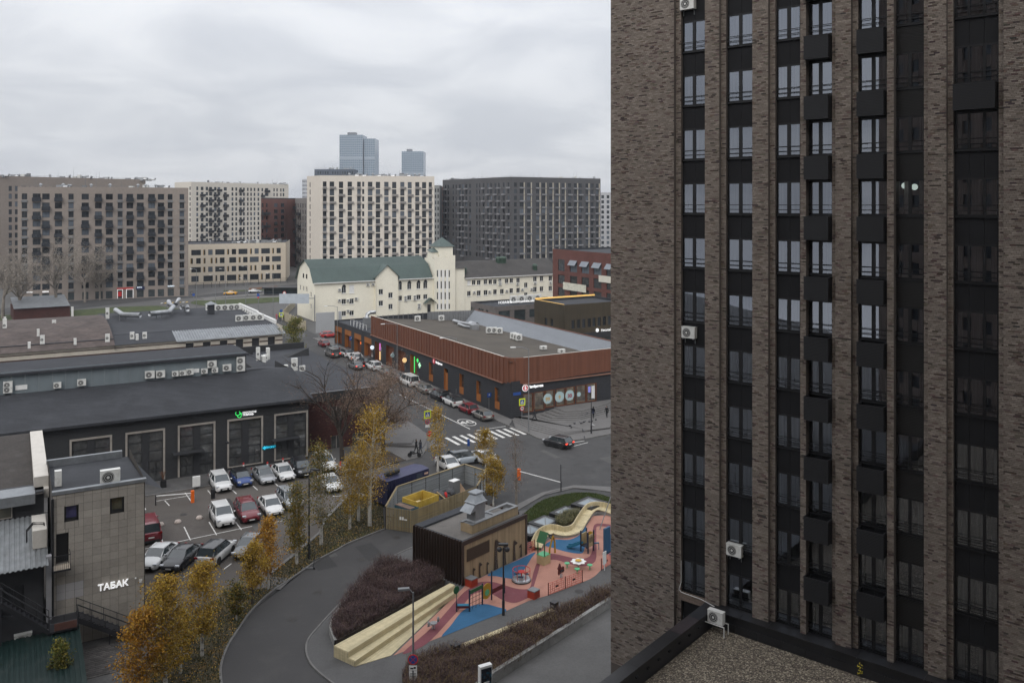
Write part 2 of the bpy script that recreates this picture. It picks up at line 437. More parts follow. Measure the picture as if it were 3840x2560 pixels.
def ST(a, b, z=0.0):                  # street coordinates: a along it (away), b to the right
 return CL + A * a + B * b + V((0, 0, z))
sheet('road', [ST(-75, -30), ST(-75, 60), ST(4, 60), ST(4, 5.7), ST(95, 5.7), ST(95, -9), ST(2, -9), ST(-12, -30)], .0, asphalt)
sheet('parking_lot', [V((-60, 60, 0)), V((-22, 66, 0)), g(6, 640, 240), g(4, 900, 1330), g(4, 560, 1395), g(4, 100, 1330), G(541, 1865), V((-62, 80, 0))], .004, asphalt_lot)
FL = V((-25.5, 108, 0)); NL = nrm(B)   # foot of the long dark hall, its outward normal
slab('pavement', [FL + B * 2 + NL * 0, FL + B * 2 + NL * 4.6, FL - B * 40 + NL * 4.8, FL - B * 40], -.01, .12, pave_dark)
kerb([FL + B * 2 + NL * 4.6, FL - B * 40 + NL * 4.8], .18, .135)
slab('pavement', [ST(-1, 5.7), ST(92, 5.7), ST(92, 8.2), ST(4.5, 8.2), ST(2, 8.2)], -.01, .12, pave)
kerb([ST(-3, 5.7), ST(92, 5.7)], .18, .14)
AX = V((-17.7, 115.9, 0))             # near right corner of the annex
plz = [ST(2, -9.5), ST(-7, -9.5)] + [g(4, x, y) for x, y in ((985, 1215), (960, 1290), (830, 1340), (700, 1365), (330, 1440), (280, 1330), (600, 1240))] + [AX + B * .3, AX + A * 36 + B * .3, ST(42, -9.2)]
slab('plaza', [ST(40, -9.2), ST(2, -6.2), ST(-6, -6.4)] + gl(4, ((985, 1240), (940, 1300), (830, 1330), (720, 1350), (330, 1430), (300, 1330), (590, 1225))) + [AX + B * .2, AX + A * 34 + B * .2], -.01, .10, pave)
for i, q in enumerate((((760, 1075), (850, 1130), (885, 1185), (870, 1225)), ((800, 1060), (890, 1120), (930, 1180), (910, 1235)), ((840, 1045), (940, 1110), (978, 1180), (950, 1240)))):
 l_ = smooth_pts(gl(4, q), 5); inner = [AX + A * 3 + B * .3, AX + B * .3]
 slab('step', l_ + [g(4, 640, 1225), g(4, 690, 1080)], .08, .10 + .13 * (3 - i), pave)
slab('planting_bed', gl(4, ((300, 1395), (700, 1268), (820, 1330), (330, 1440))), -.01, .16, soil_m)
kerb(gl(4, ((300, 1395), (700, 1266), (822, 1330))), .2, .22)
P0 = V((-.16, 127.6, 0))
r7 = lambda x, y, z=0.0: g(7, x, y, z)
kl = [ST(-3, 5.7)] + [r7(x, y) for x, y in ((380, 1195), (560, 1285), (750, 1335), (920, 1358), (1100, 1352), (1400, 1312), (1910, 1215))] + [r7(2600, 1085), r7(2600, 600)]
slab('plaza', smooth_pts(kl[:8], 3) + kl[8:] + [P0 + B * 40, P0 + B * .2], -.012, .13, pave)
kerb(smooth_pts(kl[:9], 3), .2, .15)
for i in range(4):
 t = i / 3
 q = [(80 + 130 * t, 962 - 45 * t), (480 - 60 * t, 1155 - 125 * t), (760 + 0 * t, 1225 - 90 * t), (1010 + 40 * t, 1258 - 45 * t)]
 l_ = [r7(*p) for p in q]
 slab('step', l_ + [r7(1500, 1180), r7(1900, 1130), r7(2000, 700), P0 + B * 21 + nrm(B) * .05, P0 + B * .6 + nrm(B) * .1], .1, .19 + .05 * i, pave)
for i in range(5):
 t = i / 4
 q = [(540 + 330 * t, 892 - 158 * t), (770 + 290 * t, 968 - 162 * t), (1330 + 40 * t, 952 - 152 * t), (1960, 800 - 165 * t)]
 l_ = [r7(*p, .3 + .13 * i) for p in q]
 s0 = P0 + B * (4.6 + i * 1.3) + nrm(B) * .06
 slab('step', [V((p.x, p.y, 0)) for p in l_] + [P0 + B * 24 + nrm(B) * .06, s0], .2, .42 + .13 * i, pave)
for i in range(10):
 b = -5.0 + 1.14 * i
 sheet('crossing_stripe', [ST(-6.0, b), ST(-6.0, b + .48), ST(-1.9, b + .48), ST(-1.9, b)], .006, white_line)
ribbon('lane_line', [ST(.4, .15), ST(26, .15)], .16, .006, white_line)
for i in range(14): ribbon('lane_line', [ST(29 + 4.4 * i, .15), ST(31.6 + 4.4 * i, .15)], .15, .006, white_line)
ribbon('lane_line', [ST(-.8, .3), ST(-.8, 5.3)], .16, .006, white_line)
rc = g(4, 1275, 1045)
ring = MB(); n = 40
for i in range(n):
 a0, a1 = 2 * pi * i / n, 2 * pi * (i + 1) / n
 p = lambda a, r: rc + (B * cos(a) * 1.15 + A * sin(a) * 2.1) * r + V((0, 0, .006))
 ring.quad(p(a0, .9), p(a0, 1.0), p(a1, 1.0), p(a1, .9))
ring.build('road_roundel', white_line, kind='structure')
put_text('40', 2.3, rc + V((0, 0, .002)), B, white_line, up=A, extr=.004, bold=.03, name='road_numerals', kind='structure')
for q in (((2035, 1195), (2140, 1180)), ((2040, 1225), (2165, 1192))): ribbon('lane_line', gl(4, q), .14, .006, white_line)
def pline(k, *pts): ribbon('bay_line', gl(k, pts), .11, .009, white_line)
for q in (((1145, 232), (1430, 185)), ((1360, 170), (1405, 232)), ((1212, 228), (1245, 265)), ((1527, 152), (1555, 187)), ((1708, 150), (1738, 178)), ((1860, 120), (1893, 150)), ((2015, 95), (2045, 122)),
          ((1060, 583), (1400, 510), (1830, 420), (2080, 375)), ((1175, 475), (1205, 553)), ((1353, 420), (1400, 518)), ((1537, 385), (1592, 480)), ((1716, 365), (1775, 442)), ((1905, 340), (1945, 392)),
          ((1350, 790), (1420, 745)), ((1640, 735), (1700, 690)), ((1062, 280), (1070, 295))): pline(5, *q)
for q in (((290, 195), (410, 190)),): pline(6, *q)
lawn_r = smooth_pts(gl(6, ((670, 440), (420, 540), (300, 605), (130, 690))) + gl(5, ((2352, 655), (2130, 812), (1990, 905), (1850, 1040), (1750, 1180), (1670, 1310), (1628, 1430), (1622, 1530), (1650, 1640), (1760, 1800))), 4)
lawn_l = gl(5, ((1300, 1800), (1060, 1640), (1080, 1400), (1250, 1190), (1480, 1000), (1750, 900), (1905, 880), (2050, 725), (2200, 600), (2352, 470))) + gl(6, ((230, 380), (420, 180), (560, 90), (650, 190)))
drive = [lawn_r[i] for i in range(len(lawn_r))] + [V((0, 54, 0)), V((20, 60, 0)), V((40, 75, 0)), V((40, 100, 0)), V((12, 96, 0)), g(6, 905, 560)]
sheet('driveway', drive, .003, asphalt_drive)
lawn_top = [g(6, 670, 440)]
slab('lawn', lawn_r + lawn_l, -.01, .075, M('lawn_soil', (.058, .050, .030), 1, .3, .5, fine=(7, .35), stain=[((.062, .075, .026), .75, .45), ((.15, .085, .022), .55, .9)], bump=.5, bscale=22))
kerb(lawn_r, .16, .13)
kerb(gl(5, ((1990, 770), (2140, 650), (2352, 470))) + gl(6, ((230, 380), (420, 180))), .3, .16)
sheet('path', gl(5, ((1905, 880), (2060, 888), (2145, 805), (1960, 790))), .085, pave)
def in_poly(p, poly):
 c = False; j = len(poly) - 1
 for i in range(len(poly)):
  a, b = poly[i], poly[j]
  if (a.y > p.y) != (b.y > p.y) and p.x < (b.x - a.x) * (p.y - a.y) / (b.y - a.y) + a.x: c = not c
  j = i
 return c
leaf_attr = M('leaf_attr', (1, 1, 1), .8, 0, attr=True, transl=.25)
def litter(name, poly, n, z, seed, cols, s0=.05, s1=.09):
 r = random.Random(seed); mb = MB(); x0, x1 = min(p.x for p in poly), max(p.x for p in poly); y0, y1 = min(p.y for p in poly), max(p.y for p in poly)
 k = 0
 while k < n:
  p = V((r.uniform(x0, x1), r.uniform(y0, y1), z))
  if not in_poly(p, poly): continue
  k += 1; s_ = r.uniform(s0, s1); a = r.random() * 6.28; d = V((cos(a), sin(a), r.uniform(-.3, .3))) * s_; e_ = V((-sin(a), cos(a), r.uniform(-.3, .3))) * s_ * .7
  mb.col = r.choice(cols); mb.quad(p - d, p - e_, p + d, p + e_)
 return mb.build(name, leaf_attr, kind='stuff', label=None)
leaf_cols = [(.42, .22, .03), (.34, .19, .035), (.48, .28, .04), (.25, .12, .03), (.3, .2, .05), (.5, .33, .06)]
o = litter('fallen_leaves', lawn_r + lawn_l, 3600, .09, 4, leaf_cols, .04, .075); o['label'] = 'golden fallen birch leaves scattered over the lawn strip'; o['category'] = 'leaves'
def tufts(name, poly, n, z, seed, cols, h0=.06, h1=.16, w_=.012, dens=None):
 r = random.Random(seed); mb = MB(); x0, x1 = min(p.x for p in poly), max(p.x for p in poly); y0, y1 = min(p.y for p in poly), max(p.y for p in poly)
 k = 0
 while k < n:
  p = V((r.uniform(x0, x1), r.uniform(y0, y1), z))
  if not in_poly(p, poly): continue
  k += 1; h_ = r.uniform(h0, h1); a = r.random() * 6.28; d = V((cos(a), sin(a), 0)) * w_; l_ = V((r.uniform(-.5, .5), r.uniform(-.5, .5), 1)) * h_
  mb.col = r.choice(cols); mb.add([p - d, p + d, p + l_], [(0, 1, 2)])
 return mb.build(name, leaf_attr, kind='stuff')
o = tufts('grass', lawn_r + lawn_l, 15000, .07, 5, [(.04, .05, .018), (.055, .06, .022), (.075, .062, .03), (.03, .036, .015)], .08, .2, .03); o['label'] = 'short patchy grass on the lawn strip under the birches'; o['category'] = 'grass'
wk = smooth_pts(gl(6, ((905, 560), (640, 690), (480, 850), (330, 1000), (200, 1140), (110, 1250), (95, 1340), (130, 1430), (210, 1510), (330, 1600))), 4)
slab('walkway', wk + [V((-2, 56, 0)), V((14, 58, 0)), V((30, 72, 0)), V((36, 92, 0)), g(6, 2352, 330), g(6, 1700, 300), g(6, 905, 450)], -.012, .06, M('walk_asphalt', (.094, .092, .091), .9, .12, .2, fine=(10, .10), stain=[((.06, .058, .057), .4, .6)], bump=.12, bscale=40))
kerb(wk, .13, .10)
lw = smooth_pts(gl(6, ((1690, 335), (1830, 235), (2000, 190), (2130, 178), (2250, 190), (2352, 225), (2500, 290))), 4) + gl(6, ((2500, 330), (2330, 285), (2060, 250), (1715, 420)))
slab('lawn', lw, -.01, .14, grass_m)
o = tufts('grass', lw, 12000, .14, 15, [(.05, .085, .02), (.07, .10, .025), (.10, .105, .035), (.04, .06, .015)], .06, .16, .03); o['label'] = 'green grass bank behind the pyramid skylights'; o['category'] = 'grass'
sheet('pavement', gl(6, ((1640, 300), (1720, 260), (1850, 190), (2060, 140), (2352, 165), (2352, 130), (2060, 118), (1830, 170), (1620, 270))), .075, pave)
kerb(smooth_pts(gl(6, ((1640, 305), (1715, 262), (1850, 185), (1960, 150), (2100, 140), (2352, 170))), 4), .14, .12)
sheet('pavement', [V((-6, 52, 0)), g(6, 1500, 1560), g(6, 1800, 1330), g(6, 2352, 1000), V((40, 80, 0)), V((40, 40, 0))], .066, M('slab_grey', (.11, .107, .104), .9, .12, .4, fine=(8, .10), stain=((.16, .155, .15), .35, .3)))
z10 = lambda pts, z=0.0: gl(10, pts, z)
def far_slab(pts, z, mat, name): sheet(name, z10(pts), z, mat)
far_slab(((-600, 320), (400, 305), (1720, 150), (2600, 40), (2600, 160), (1720, 290), (1130, 290), (0, 345), (-1200, 480), (-2400, 560), (-2400, 500)), .02, asphalt, 'avenue')
far_slab(((380, 380), (520, 340), (1150, 315), (1720, 300), (2400, 220), (2400, 260), (1720, 360), (1000, 410), (560, 425), (400, 400)), .05, grass_m, 'lawn')
far_slab(((-500, 440), (-20, 425), (330, 480), (100, 500), (-700, 560), (-1600, 640), (-2200, 700), (-2200, 560)), .05, grass_m, 'lawn')
far_slab(((500, 325), (1120, 280), (1720, 225), (1720, 245), (1140, 300), (560, 345)), .055, kerbm, 'pavement')
far_slab(((360, 340), (560, 345), (1720, 290), (2300, 240), (2300, 255), (1720, 305), (570, 360), (380, 352)), .06, kerbm, 'pavement')
far_slab(((800, 230), (1200, 225), (1700, 190), (1700, 205), (1200, 240), (800, 245)), .05, grass_m, 'lawn')
far_slab(((1120, 205), (1480, 175), (1480, 195), (1120, 228)), .06, M('hedge_rust', (.12, .055, .025), 1, .3, 1), 'planting_bed')
for i in range(8):
 far_slab(((0 + 45 * i, 400 - 2 * i), (25 + 45 * i, 398 - 2 * i), (45 + 45 * i, 388 - 2 * i), (20 + 45 * i, 390 - 2 * i)), .075, yellow_line if i % 2 else white_line, 'crossing_stripe')
far_slab(((1480, 760), (1820, 760), (1830, 840), (2000, 850), (1990, 800), (1830, 720), (1600, 600), (1430, 600)), .01, asphalt, 'road')
far_slab(((1490, 680), (1560, 672), (1650, 715), (1640, 728), (1560, 715)), .06, grass_m, 'lawn')
patch = M('asphalt_patch', (.040, .039, .039), .92, .12, .6, fine=(10, .12)); patch2 = M('asphalt_pale', (.082, .080, .077), .92, .12, .6, fine=(10, .12)); iron = M('manhole_iron', (.035, .032, .030), .6, .2, 4)
rz_ = random.Random(12)
for i in range(16):
 c = [ST(rz_.uniform(-22, 60), rz_.uniform(-5, 3)), V((rz_.uniform(-42, -20), rz_.uniform(78, 96), 0)), g(6, rz_.uniform(150, 700), rz_.uniform(560, 760)), ST(rz_.uniform(-30, -12), rz_.uniform(2, 20))][i % 4]; w_, l_ = rz_.uniform(.6, 1.8), rz_.uniform(1.2, 4.5)
 sheet('asphalt_patch', [c, c + B * w_, c + B * w_ + A * l_, c + A * l_ * .97 + B * .05], .0055 + .0004 * i, patch if i % 3 else patch2)
for i, (k, x, y) in enumerate(((6, 500, 660), (6, 180, 900), (5, 2150, 1100), (4, 1500, 1230), (4, 1750, 1350), (4, 1100, 1010), (5, 1350, 330), (6, 760, 500), (4, 640, 780), (6, 1500, 1200), (6, 2100, 900))):
 m_ = MB(); m_.disc(g(k, x, y, 0) + V((0, 0, .078 if k == 6 and x > 1000 else .016)), (0, 0, 1), .36, 18); m_.build('manhole_cover', iron, kind='structure')
for b_ in (-3.6, -2.0, 1.6, 3.0): ribbon('tyre_track', [ST(-10, b_), ST(20, b_ + .1), ST(60, b_), ST(90, b_)], .38, .0045 if b_ < 0 else .0046, M('track%d' % int(b_ * 10), (.050, .049, .048), .85, .25, .5, fine=(7, .15)))
# the brick tower on the right
E = V((.7677, -.6409, 0)).normalized(); NT = nrm(E)
C0 = V((5.837, 50.8, 0))
z1x = lambda x: 2240 + x / 2.6133
z2x = lambda x: 2940 + x / 2.6133
def tu(px, d=0.0): return on_line(C0 - NT * d, E, px)
def TP(u, z, d=0.0): return C0 + E * u - NT * d + V((0, 0, z))
brick_attr = M('brick_attr', (1, 1, 1), .9, .06, .4, attr=True, fine=(18, .10), bump=.2, bscale=60)
mortar = M('mortar', (.100, .085, .074), .95, .1, 1)
brick_plain = M('brick_plain', (.15, .115, .094), .9, .18, .5, fine=(9, .18), streak=((1.5, 1.5, 13), .22))
panel_black = M('panel_black', (.013, .013, .0145), .65, .08, .6, spec=.2, fine=(8, .06))
rib_dark = M('rib_dark', (.017, .016, .015), .55, .08, 1, spec=.4)
basket_m = M('basket_m', (.020, .020, .022), .5, .08, 1, spec=.4)
stone_black = M('stone_black', (.016, .016, .018), .4, .25, .8, fine=(5, .15), stain=((.03, .028, .028), .4, .8), spec=.5)
frame_blk = M('frame_blk', (.007, .007, .008), .45, 0, spec=.4)
curt_pale = M('curt_pale', (.72, .72, .71), .9, .06, .4, rnd=.25, streak=((9, 9, .3), .18), transl=.3)
curt_beige = M('curt_beige', (.52, .49, .44), .9, .06, .4, rnd=.35, streak=((9, 9, .3), .2), transl=.3)
curt_teal = M('curt_teal', (.38, .43, .43), .9, .06, .4, rnd=.3, streak=((9, 9, .3), .2), transl=.2)
tower = thing('brick_tower', 'tall brown brick apartment tower with black window bays filling the right side', 'apartment building', TP(0, 0))
TD = .24; BD = .44
X1, X2 = z1x, z2x
piers = [(tu(X1(133)), tu(X1(752))), (tu(X1(1055)), tu(X1(1195))), (tu(X1(1520)), tu(X1(1675))), (tu(X1(1990)), tu(X1(2045))),
         (tu(X2(505)), tu(X2(658))), (tu(X2(1010)), tu(X2(1075))), (tu(X2(1412)), tu(X2(1592))), (tu(X2(2152)), tu(X2(2352)) + 5.0)]
strips = [(piers[0][1], tu(X1(822), TD)), (piers[1][1], tu(X1(1262), TD)), (piers[2][1], tu(X1(1745), TD)), (tu(X2(473), TD), piers[4][0]),
          (piers[4][1], tu(X2(728), TD)), (tu(X2(1372), TD), piers[6][0]), (piers[6][1], tu(X2(1660), TD)), (tu(X2(2105), TD), piers[7][0])]
bays = [(strips[0][1], piers[1][0]), (strips[1][1], piers[2][0]), (strips[2][1], piers[3][0]), (piers[3][1], strips[3][0]),
  (strips[4][1], piers[5][0]), (piers[5][1], strips[5][0]), (strips[6][1], strips[7][0])]
ZT = 62.0
LEDGE = 10.35
def seg_bottom(u): return 0.0 if u < 6.6 else LEDGE
wb = MB()
for a, b in piers: wb.box(TP(a, seg_bottom(a)), E * (b - a), -NT * 1.0, (0, 0, ZT - seg_bottom(a)))
for a, b in strips: wb.box(TP(a, seg_bottom(a), TD), E * (b - a), -NT * .8, (0, 0, ZT - seg_bottom(a)))
wb.build('wall', mortar, tower)
def brick_col(r):
 t = r.random()
 if t < .05: return (.06 + .02 * r.random(), .045 + .015 * r.random(), .040 + .012 * r.random())
 if t < .22: return (.12 + .025 * r.random(), .092 + .02 * r.random(), .078 + .015 * r.random())
 if t < .80:
  k = .172 + .038 * r.random(); return (k, k * .84, k * .71)
 k = .22 + .05 * r.random(); return (k, k * .85, k * .72)
rb = random.Random(5)
bricks = []
LB, HB = .25, .075
for (a, b), d in [(p, 0.0) for p in piers] + [(s_, TD) for s_ in strips]:
 b = min(b, tu(3870, d)); zb = max(seg_bottom(a), 5.0)
 row = 0; z = zb
 while z < 46.2:
  off = (0, .5, .25, .75)[row % 4] * LB; u0 = a - off
  cl = 0
  while u0 < b - .02:
   x0, x1 = max(u0, a), min(u0 + LB - .012, b)
   if x1 - x0 > .03:
    if cl > 0: cl -= 1; c = (.045 + .02 * rb.random(), .035 + .012 * rb.random(), .032 + .01 * rb.random())
    else:
     c = brick_col(rb)
     if rb.random() < .022: cl = rb.choice((1, 1, 2))
    bricks.append((x0, x1, z + .005, z + HB - .007, d, c, rb.random() * .008))
   u0 += LB
  z += HB; row += 1
near = sorted(range(len(bricks)), key=lambda i: abs((bricks[i][0] - 20.2)) + abs(bricks[i][2] - 30.5) * .9)[:280]
nearset = set(near)
mb = MB(); mb.col = (1, 1, 1)
def add_brick(mb, br):
 x0, x1, z0, z1, d, c, pr = br
 o = .014 + pr; mb.col = c
 p = [TP(x0, z0, d), TP(x1, z0, d), TP(x1, z1, d), TP(x0, z1, d)]; f = [q + NT * o for q in p]
 mb.add(p + f, [(4, 5, 6, 7), (0, 1, 5, 4), (1, 2, 6, 5), (2, 3, 7, 6), (3, 0, 4, 7)])
for i, br in enumerate(bricks):
 if i not in nearset: add_brick(mb, br)
mb.build('brick_facing', brick_attr, tower, kind='stuff')
for i in near:
 m1 = MB(); add_brick(m1, bricks[i]); m1.build('brick', brick_attr, tower)
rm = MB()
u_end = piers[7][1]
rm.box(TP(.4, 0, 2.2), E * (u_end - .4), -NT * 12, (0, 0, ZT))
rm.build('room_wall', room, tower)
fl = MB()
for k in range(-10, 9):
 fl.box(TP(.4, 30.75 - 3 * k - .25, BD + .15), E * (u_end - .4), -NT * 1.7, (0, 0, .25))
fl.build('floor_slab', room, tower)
cp = MB(); cp.box(TP(-.2, ZT, -.2), E * (u_end + .4), -NT * 15, (0, 0, .4)); cp.build('roof', felt, tower)
def wavy(w_, h_, amp=.03, n=26, seed=0):
 r = random.Random(seed); mb = MB(); ps = []; ph = r.random() * 6
 for i in range(n + 1):
  x = w_ * i / n; ps.append((x, amp * sin(i * 1.55 + ph) + amp * .5 * sin(i * .63 + ph)))
 for i in range(n):
  a, b = ps[i], ps[i + 1]; mb.quad((a[0], a[1], 0), (b[0], b[1], 0), (b[0], b[1], h_), (a[0], a[1], h_))
 return mb
CUR = {}
def curtain(u0, u1, z0, z1, mat, seed):
 key = (round(u1 - u0, 2), round(z1 - z0, 2), mat.name, seed % 3)
 if key not in CUR: CUR[key] = wavy(u1 - u0, z1 - z0, seed=seed % 3).mesh('curtain', mat, True)
 return CUR[key], TP(u0, z0, BD + .22)
ET = atan2(E.y, E.x)
pane_px = [[(850, 937), (967, 1055)], [(1295, 1390), (1422, 1520)], [(1775, 1862), (1897, 1985)], [(2080, 2172), (2207, 2300)],
           [(762, 860), (898, 1002)], [(1105, 1220), (1252, 1365)], [(1700, 1800), (1825, 1950), (1980, 2090)]]
rw = random.Random(21)
MESH = {}
for bi, (a, b) in enumerate(bays):
 XF = X1 if bi < 4 else X2
 panes = [(tu(XF(p), BD), tu(XF(q), BD)) for p, q in pane_px[bi]]
 panes[-1] = (panes[-1][0], min(panes[-1][1], b - .03))
 if bi == 0:     # black backing that closes the foot of the first bay
  m_ = MB(); m_.box(TP(a, 0, BD - .02), E * (b - a), -NT * .2, (0, 0, 10.1)); m_.build('bay_panel', panel_black, tower)
  m_ = MB(); m_.box(TP(a - .1, 9.95, .12), E * (b - a + .1), -NT * .5, (0, 0, .42)); m_.build('sill_band', brick_plain, tower)
 for k in range(-6, 8):
  gt, gb = 33.05 - 3 * k, 31.5 - 3 * k
  if bi == 6: gt += .02
  w_ = b - a; key = ('fr', bi)
  if key not in MESH:
   fb = MB(); fz0, fz1 = -.09, gt - gb + .09
   xs = [0] + [v - a for p in panes for v in p] + [w_]
   for i in range(0, len(xs), 2):
    if xs[i + 1] - xs[i] > .005: fb.box((xs[i], 0, fz0), (xs[i + 1] - xs[i], 0, 0), (0, .07, 0), (0, 0, fz1 - fz0))
   for p in panes:
    fb.box((p[0] - a, 0, fz0), (p[1] - p[0], 0, 0), (0, .07, 0), (0, 0, .09)); fb.box((p[0] - a, 0, fz1 - .09), (p[1] - p[0], 0, 0), (0, .07, 0), (0, 0, .09))
   fb.box((0, -.09, fz0 - .05), (w_, 0, 0), (0, .16, 0), (0, 0, .05))
   MESH[key] = fb.mesh('window', frame_blk)
  wo = place(MESH[key], 'window', tower, TP(a, gb, BD - .03), ET)
  for j, (p, q) in enumerate(panes):
   kp = ('pane', bi, j)
   if kp not in MESH:
    pm = MB(); pm.quad((0, 0, 0), (q - p, 0, 0), (q - p, 0, gt - gb), (0, 0, gt - gb)); MESH[kp] = pm.mesh('pane', win_glass)
   pt = TP(p, gb, BD); po = place(MESH[kp], 'pane', wo, (p - a, .03, 0), 0)
   t = rw.random()
   if t < .82:
    mt = curt_pale if (bi < 4 and k < 1) else rw.choice((curt_beige, curt_teal, curt_pale if k < 5 else curt_teal))
    f0, f1 = (0, 1) if t < .40 else ((0, .45 + .3 * rw.random()) if rw.random() < .5 else (.35 + .3 * rw.random(), 1))
    if bi >= 4 and rw.random() < .15 and k < 4: continue
    me, pos = curtain(p + (q - p) * f0, p + (q - p) * f1, gb, gt, mt, rw.randrange(99))
    place(me, 'curtain', wo, (p + (q - p) * f0 - a, .13, 0), 0)
  kr = ('rail', bi)
  if kr not in MESH:
   r_ = MB()
   for zz in (.16, .40): r_.box((.01, -.20, zz), (w_ - .02, 0, 0), (0, .03, 0), (0, 0, .035))
   MESH[kr] = r_.mesh('rail', frame_blk)
  place(MESH[kr], 'rail', tower, TP(a, gb, BD), ET)
  s1, s0 = gb - .15, gb - 1.36
  if k == 7: continue
  if bi == 5:
   kk = ('rib', bi)
   if kk not in MESH:
    r_ = MB(); r_.box((0, .03, 0), (w_, 0, 0), (0, .04, 0), (0, 0, s1 - s0))
    nrib = 17
    for i in range(nrib):
     z = (s1 - s0) * i / nrib; r_.box((0, 0, z), (w_, 0, 0), (0, .03, 0), (0, 0, (s1 - s0) / nrib * .55))
    MESH[kk] = r_.mesh('ribbed_panel', rib_dark)
   place(MESH[kk], 'ribbed_panel', tower, TP(a, s0, BD - .06), ET)
  else:
   n_ = 3 if bi == 6 else 2
   kk = ('sp', bi)
   if kk not in MESH:
    r_ = MB(); pw = w_ / n_; r_.box((.006, 0, 0), (pw - .012, 0, 0), (0, .05, 0), (0, 0, s1 - s0)); MESH[kk] = r_.mesh('spandrel_panel', panel_black)
   for i in range(n_): place(MESH[kk], 'spandrel_panel', tower, TP(a + w_ / n_ * i, s0, BD - .02), ET)
  if bi in (3, 4) or (bi == 6 and k == -2):
   kk = ('bas', bi)
   u0, u1 = {3: (tu(X1(2018), -.30), tu(X1(2260), -.30)), 4: (tu(X2(706), -.30), tu(X2(972), -.30)), 6: (tu(X2(1650), -.3), tu(X2(2066), -.3))}[bi]
   if kk not in MESH:
    r_ = MB(); bw = u1 - u0; bh = 1.13; dp = BD + .28; nS = 16
    for i in range(nS):
     z = bh * i / nS; hh = bh / nS * .55
     r_.box((0, 0, z), (bw, 0, 0), (0, .03, 0), (0, 0, hh)); r_.box((bw - .03, .03, z), (.03, 0, 0), (0, dp - .03, 0), (0, 0, hh)); r_.box((0, .03, z), (.03, 0, 0), (0, dp - .03, 0), (0, 0, hh))
    r_.mi = 1; r_.box((.01, .02, 0), (bw - .02, 0, 0), (0, .02, 0), (0, 0, bh)); r_.box((bw - .04, .04, 0), (.02, 0, 0), (0, dp - .04, 0), (0, 0, bh)); r_.box((.02, .04, 0), (.02, 0, 0), (0, dp - .04, 0), (0, 0, bh))
    r_.box((.03, .04, .02), (bw - .06, 0, 0), (0, dp - .05, 0), (0, 0, .03))
    r_.mi = 0; r_.box((-.01, -.012, bh), (bw + .02, 0, 0), (0, .06, 0), (0, 0, .035)); r_.box((bw - .05, .05, bh), (.06, 0, 0), (0, dp - .06, 0), (0, 0, .035)); r_.box((-.01, .05, bh), (.06, 0, 0), (0, dp - .06, 0), (0, 0, .035))
    MESH[kk] = r_.mesh('conditioner_basket', [basket_m, black_p])
   place(MESH[kk], 'conditioner_basket', tower, TP(u0, gb - 1.31, -.28), ET)
lm = MB(); a, b = bays[5]
for px, py in ((1112, 275), (1192, 288)): pass
for uu, zz in ((a + .22, 32.85), (a + .66, 32.78)):
 lm.ell(TP(uu, zz, BD + .55), .15, .15, .15, 14, 8)
lm.build('ceiling_lamp', M('globe', (.9, .95, .9), .4, 0, emit=.7, ecol=(.85, 1, .92)), tower, smooth=True)
# podium roof with gravel in front of the tower
pod = thing('gravel_roof', 'pebble covered flat roof with black stone parapet at the foot of the tower', 'flat roof', TP(7, 0, -.5))
U0, U1 = tu(X1(1065)), tu(X1(1180))
GZ = 9.45
m_ = MB(); m_.box(TP(U1, 0, 0), E * 34, NT * 46, (0, 0, GZ));
def gravel_mat():
 m = bpy.data.materials.new('gravel'); m.use_nodes = True; t = m.node_tree; b = t.nodes['Principled BSDF']; L = t.links.new
 geo = t.nodes.new('ShaderNodeNewGeometry'); vo = t.nodes.new('ShaderNodeTexVoronoi'); vo.inputs['Scale'].default_value = 17; L(geo.outputs['Position'], vo.inputs['Vector'])
 sp_ = t.nodes.new('ShaderNodeSeparateColor'); L(vo.outputs['Color'], sp_.inputs[0])
 cr = t.nodes.new('ShaderNodeValToRGB'); e = cr.color_ramp.elements
 e[0].position = 0; e[0].color = (.035, .028, .022, 1); e[1].position = 1; e[1].color = (.42, .37, .28, 1)
 for p, c in ((.35, (.085, .066, .048, 1)), (.62, (.15, .122, .09, 1)), (.82, (.22, .19, .145, 1))):
  x = e.new(p); x.color = c
 L(sp_.outputs[0], cr.inputs[0]); L(cr.outputs[0], b.inputs['Base Color']); b.inputs['Roughness'].default_value = .85
 bp = t.nodes.new('ShaderNodeBump'); bp.inputs['Strength'].default_value = .8; bp.inputs['Distance'].default_value = .03; bp.invert = True
 L(vo.outputs['Distance'], bp.inputs['Height']); L(bp.outputs[0], b.inputs['Normal'])
 return m
gravel = gravel_mat()
m_.build('gravel_bed', gravel, pod)
rp_ = random.Random(3); gm = MB()
for i in range(9000):
 uu = U1 + .1 + rp_.random() ** 1.2 * 16; dd = -(.6 + rp_.random() * 17); s_ = .018 + rp_.random() * .026
 c = TP(uu, GZ + .008, dd); k_ = rp_.choice((.05, .1, .14, .2, .3, .42)); gm.col = (k_, k_ * .86, k_ * .68)
 sx_, sy_, sz_ = s_ * (1 + rp_.random() * .6), s_, s_ * .6
 gm.add([c + V((sx_, 0, 0)), c + V((0, sy_, 0)), c + V((-sx_, 0, 0)), c + V((0, -sy_, 0)), c + V((0, 0, sz_))], [(0, 1, 4), (1, 2, 4), (2, 3, 4), (3, 0, 4)])
gm.build('pebbles', brick_attr, pod, kind='stuff')
lb = MB(); lb.box(TP(U1 + .01, GZ + .05, 0.02), E * 25, NT * .50, (0, 0, LEDGE - GZ - .13)); lb.build('parapet_wall', stone_black, pod)
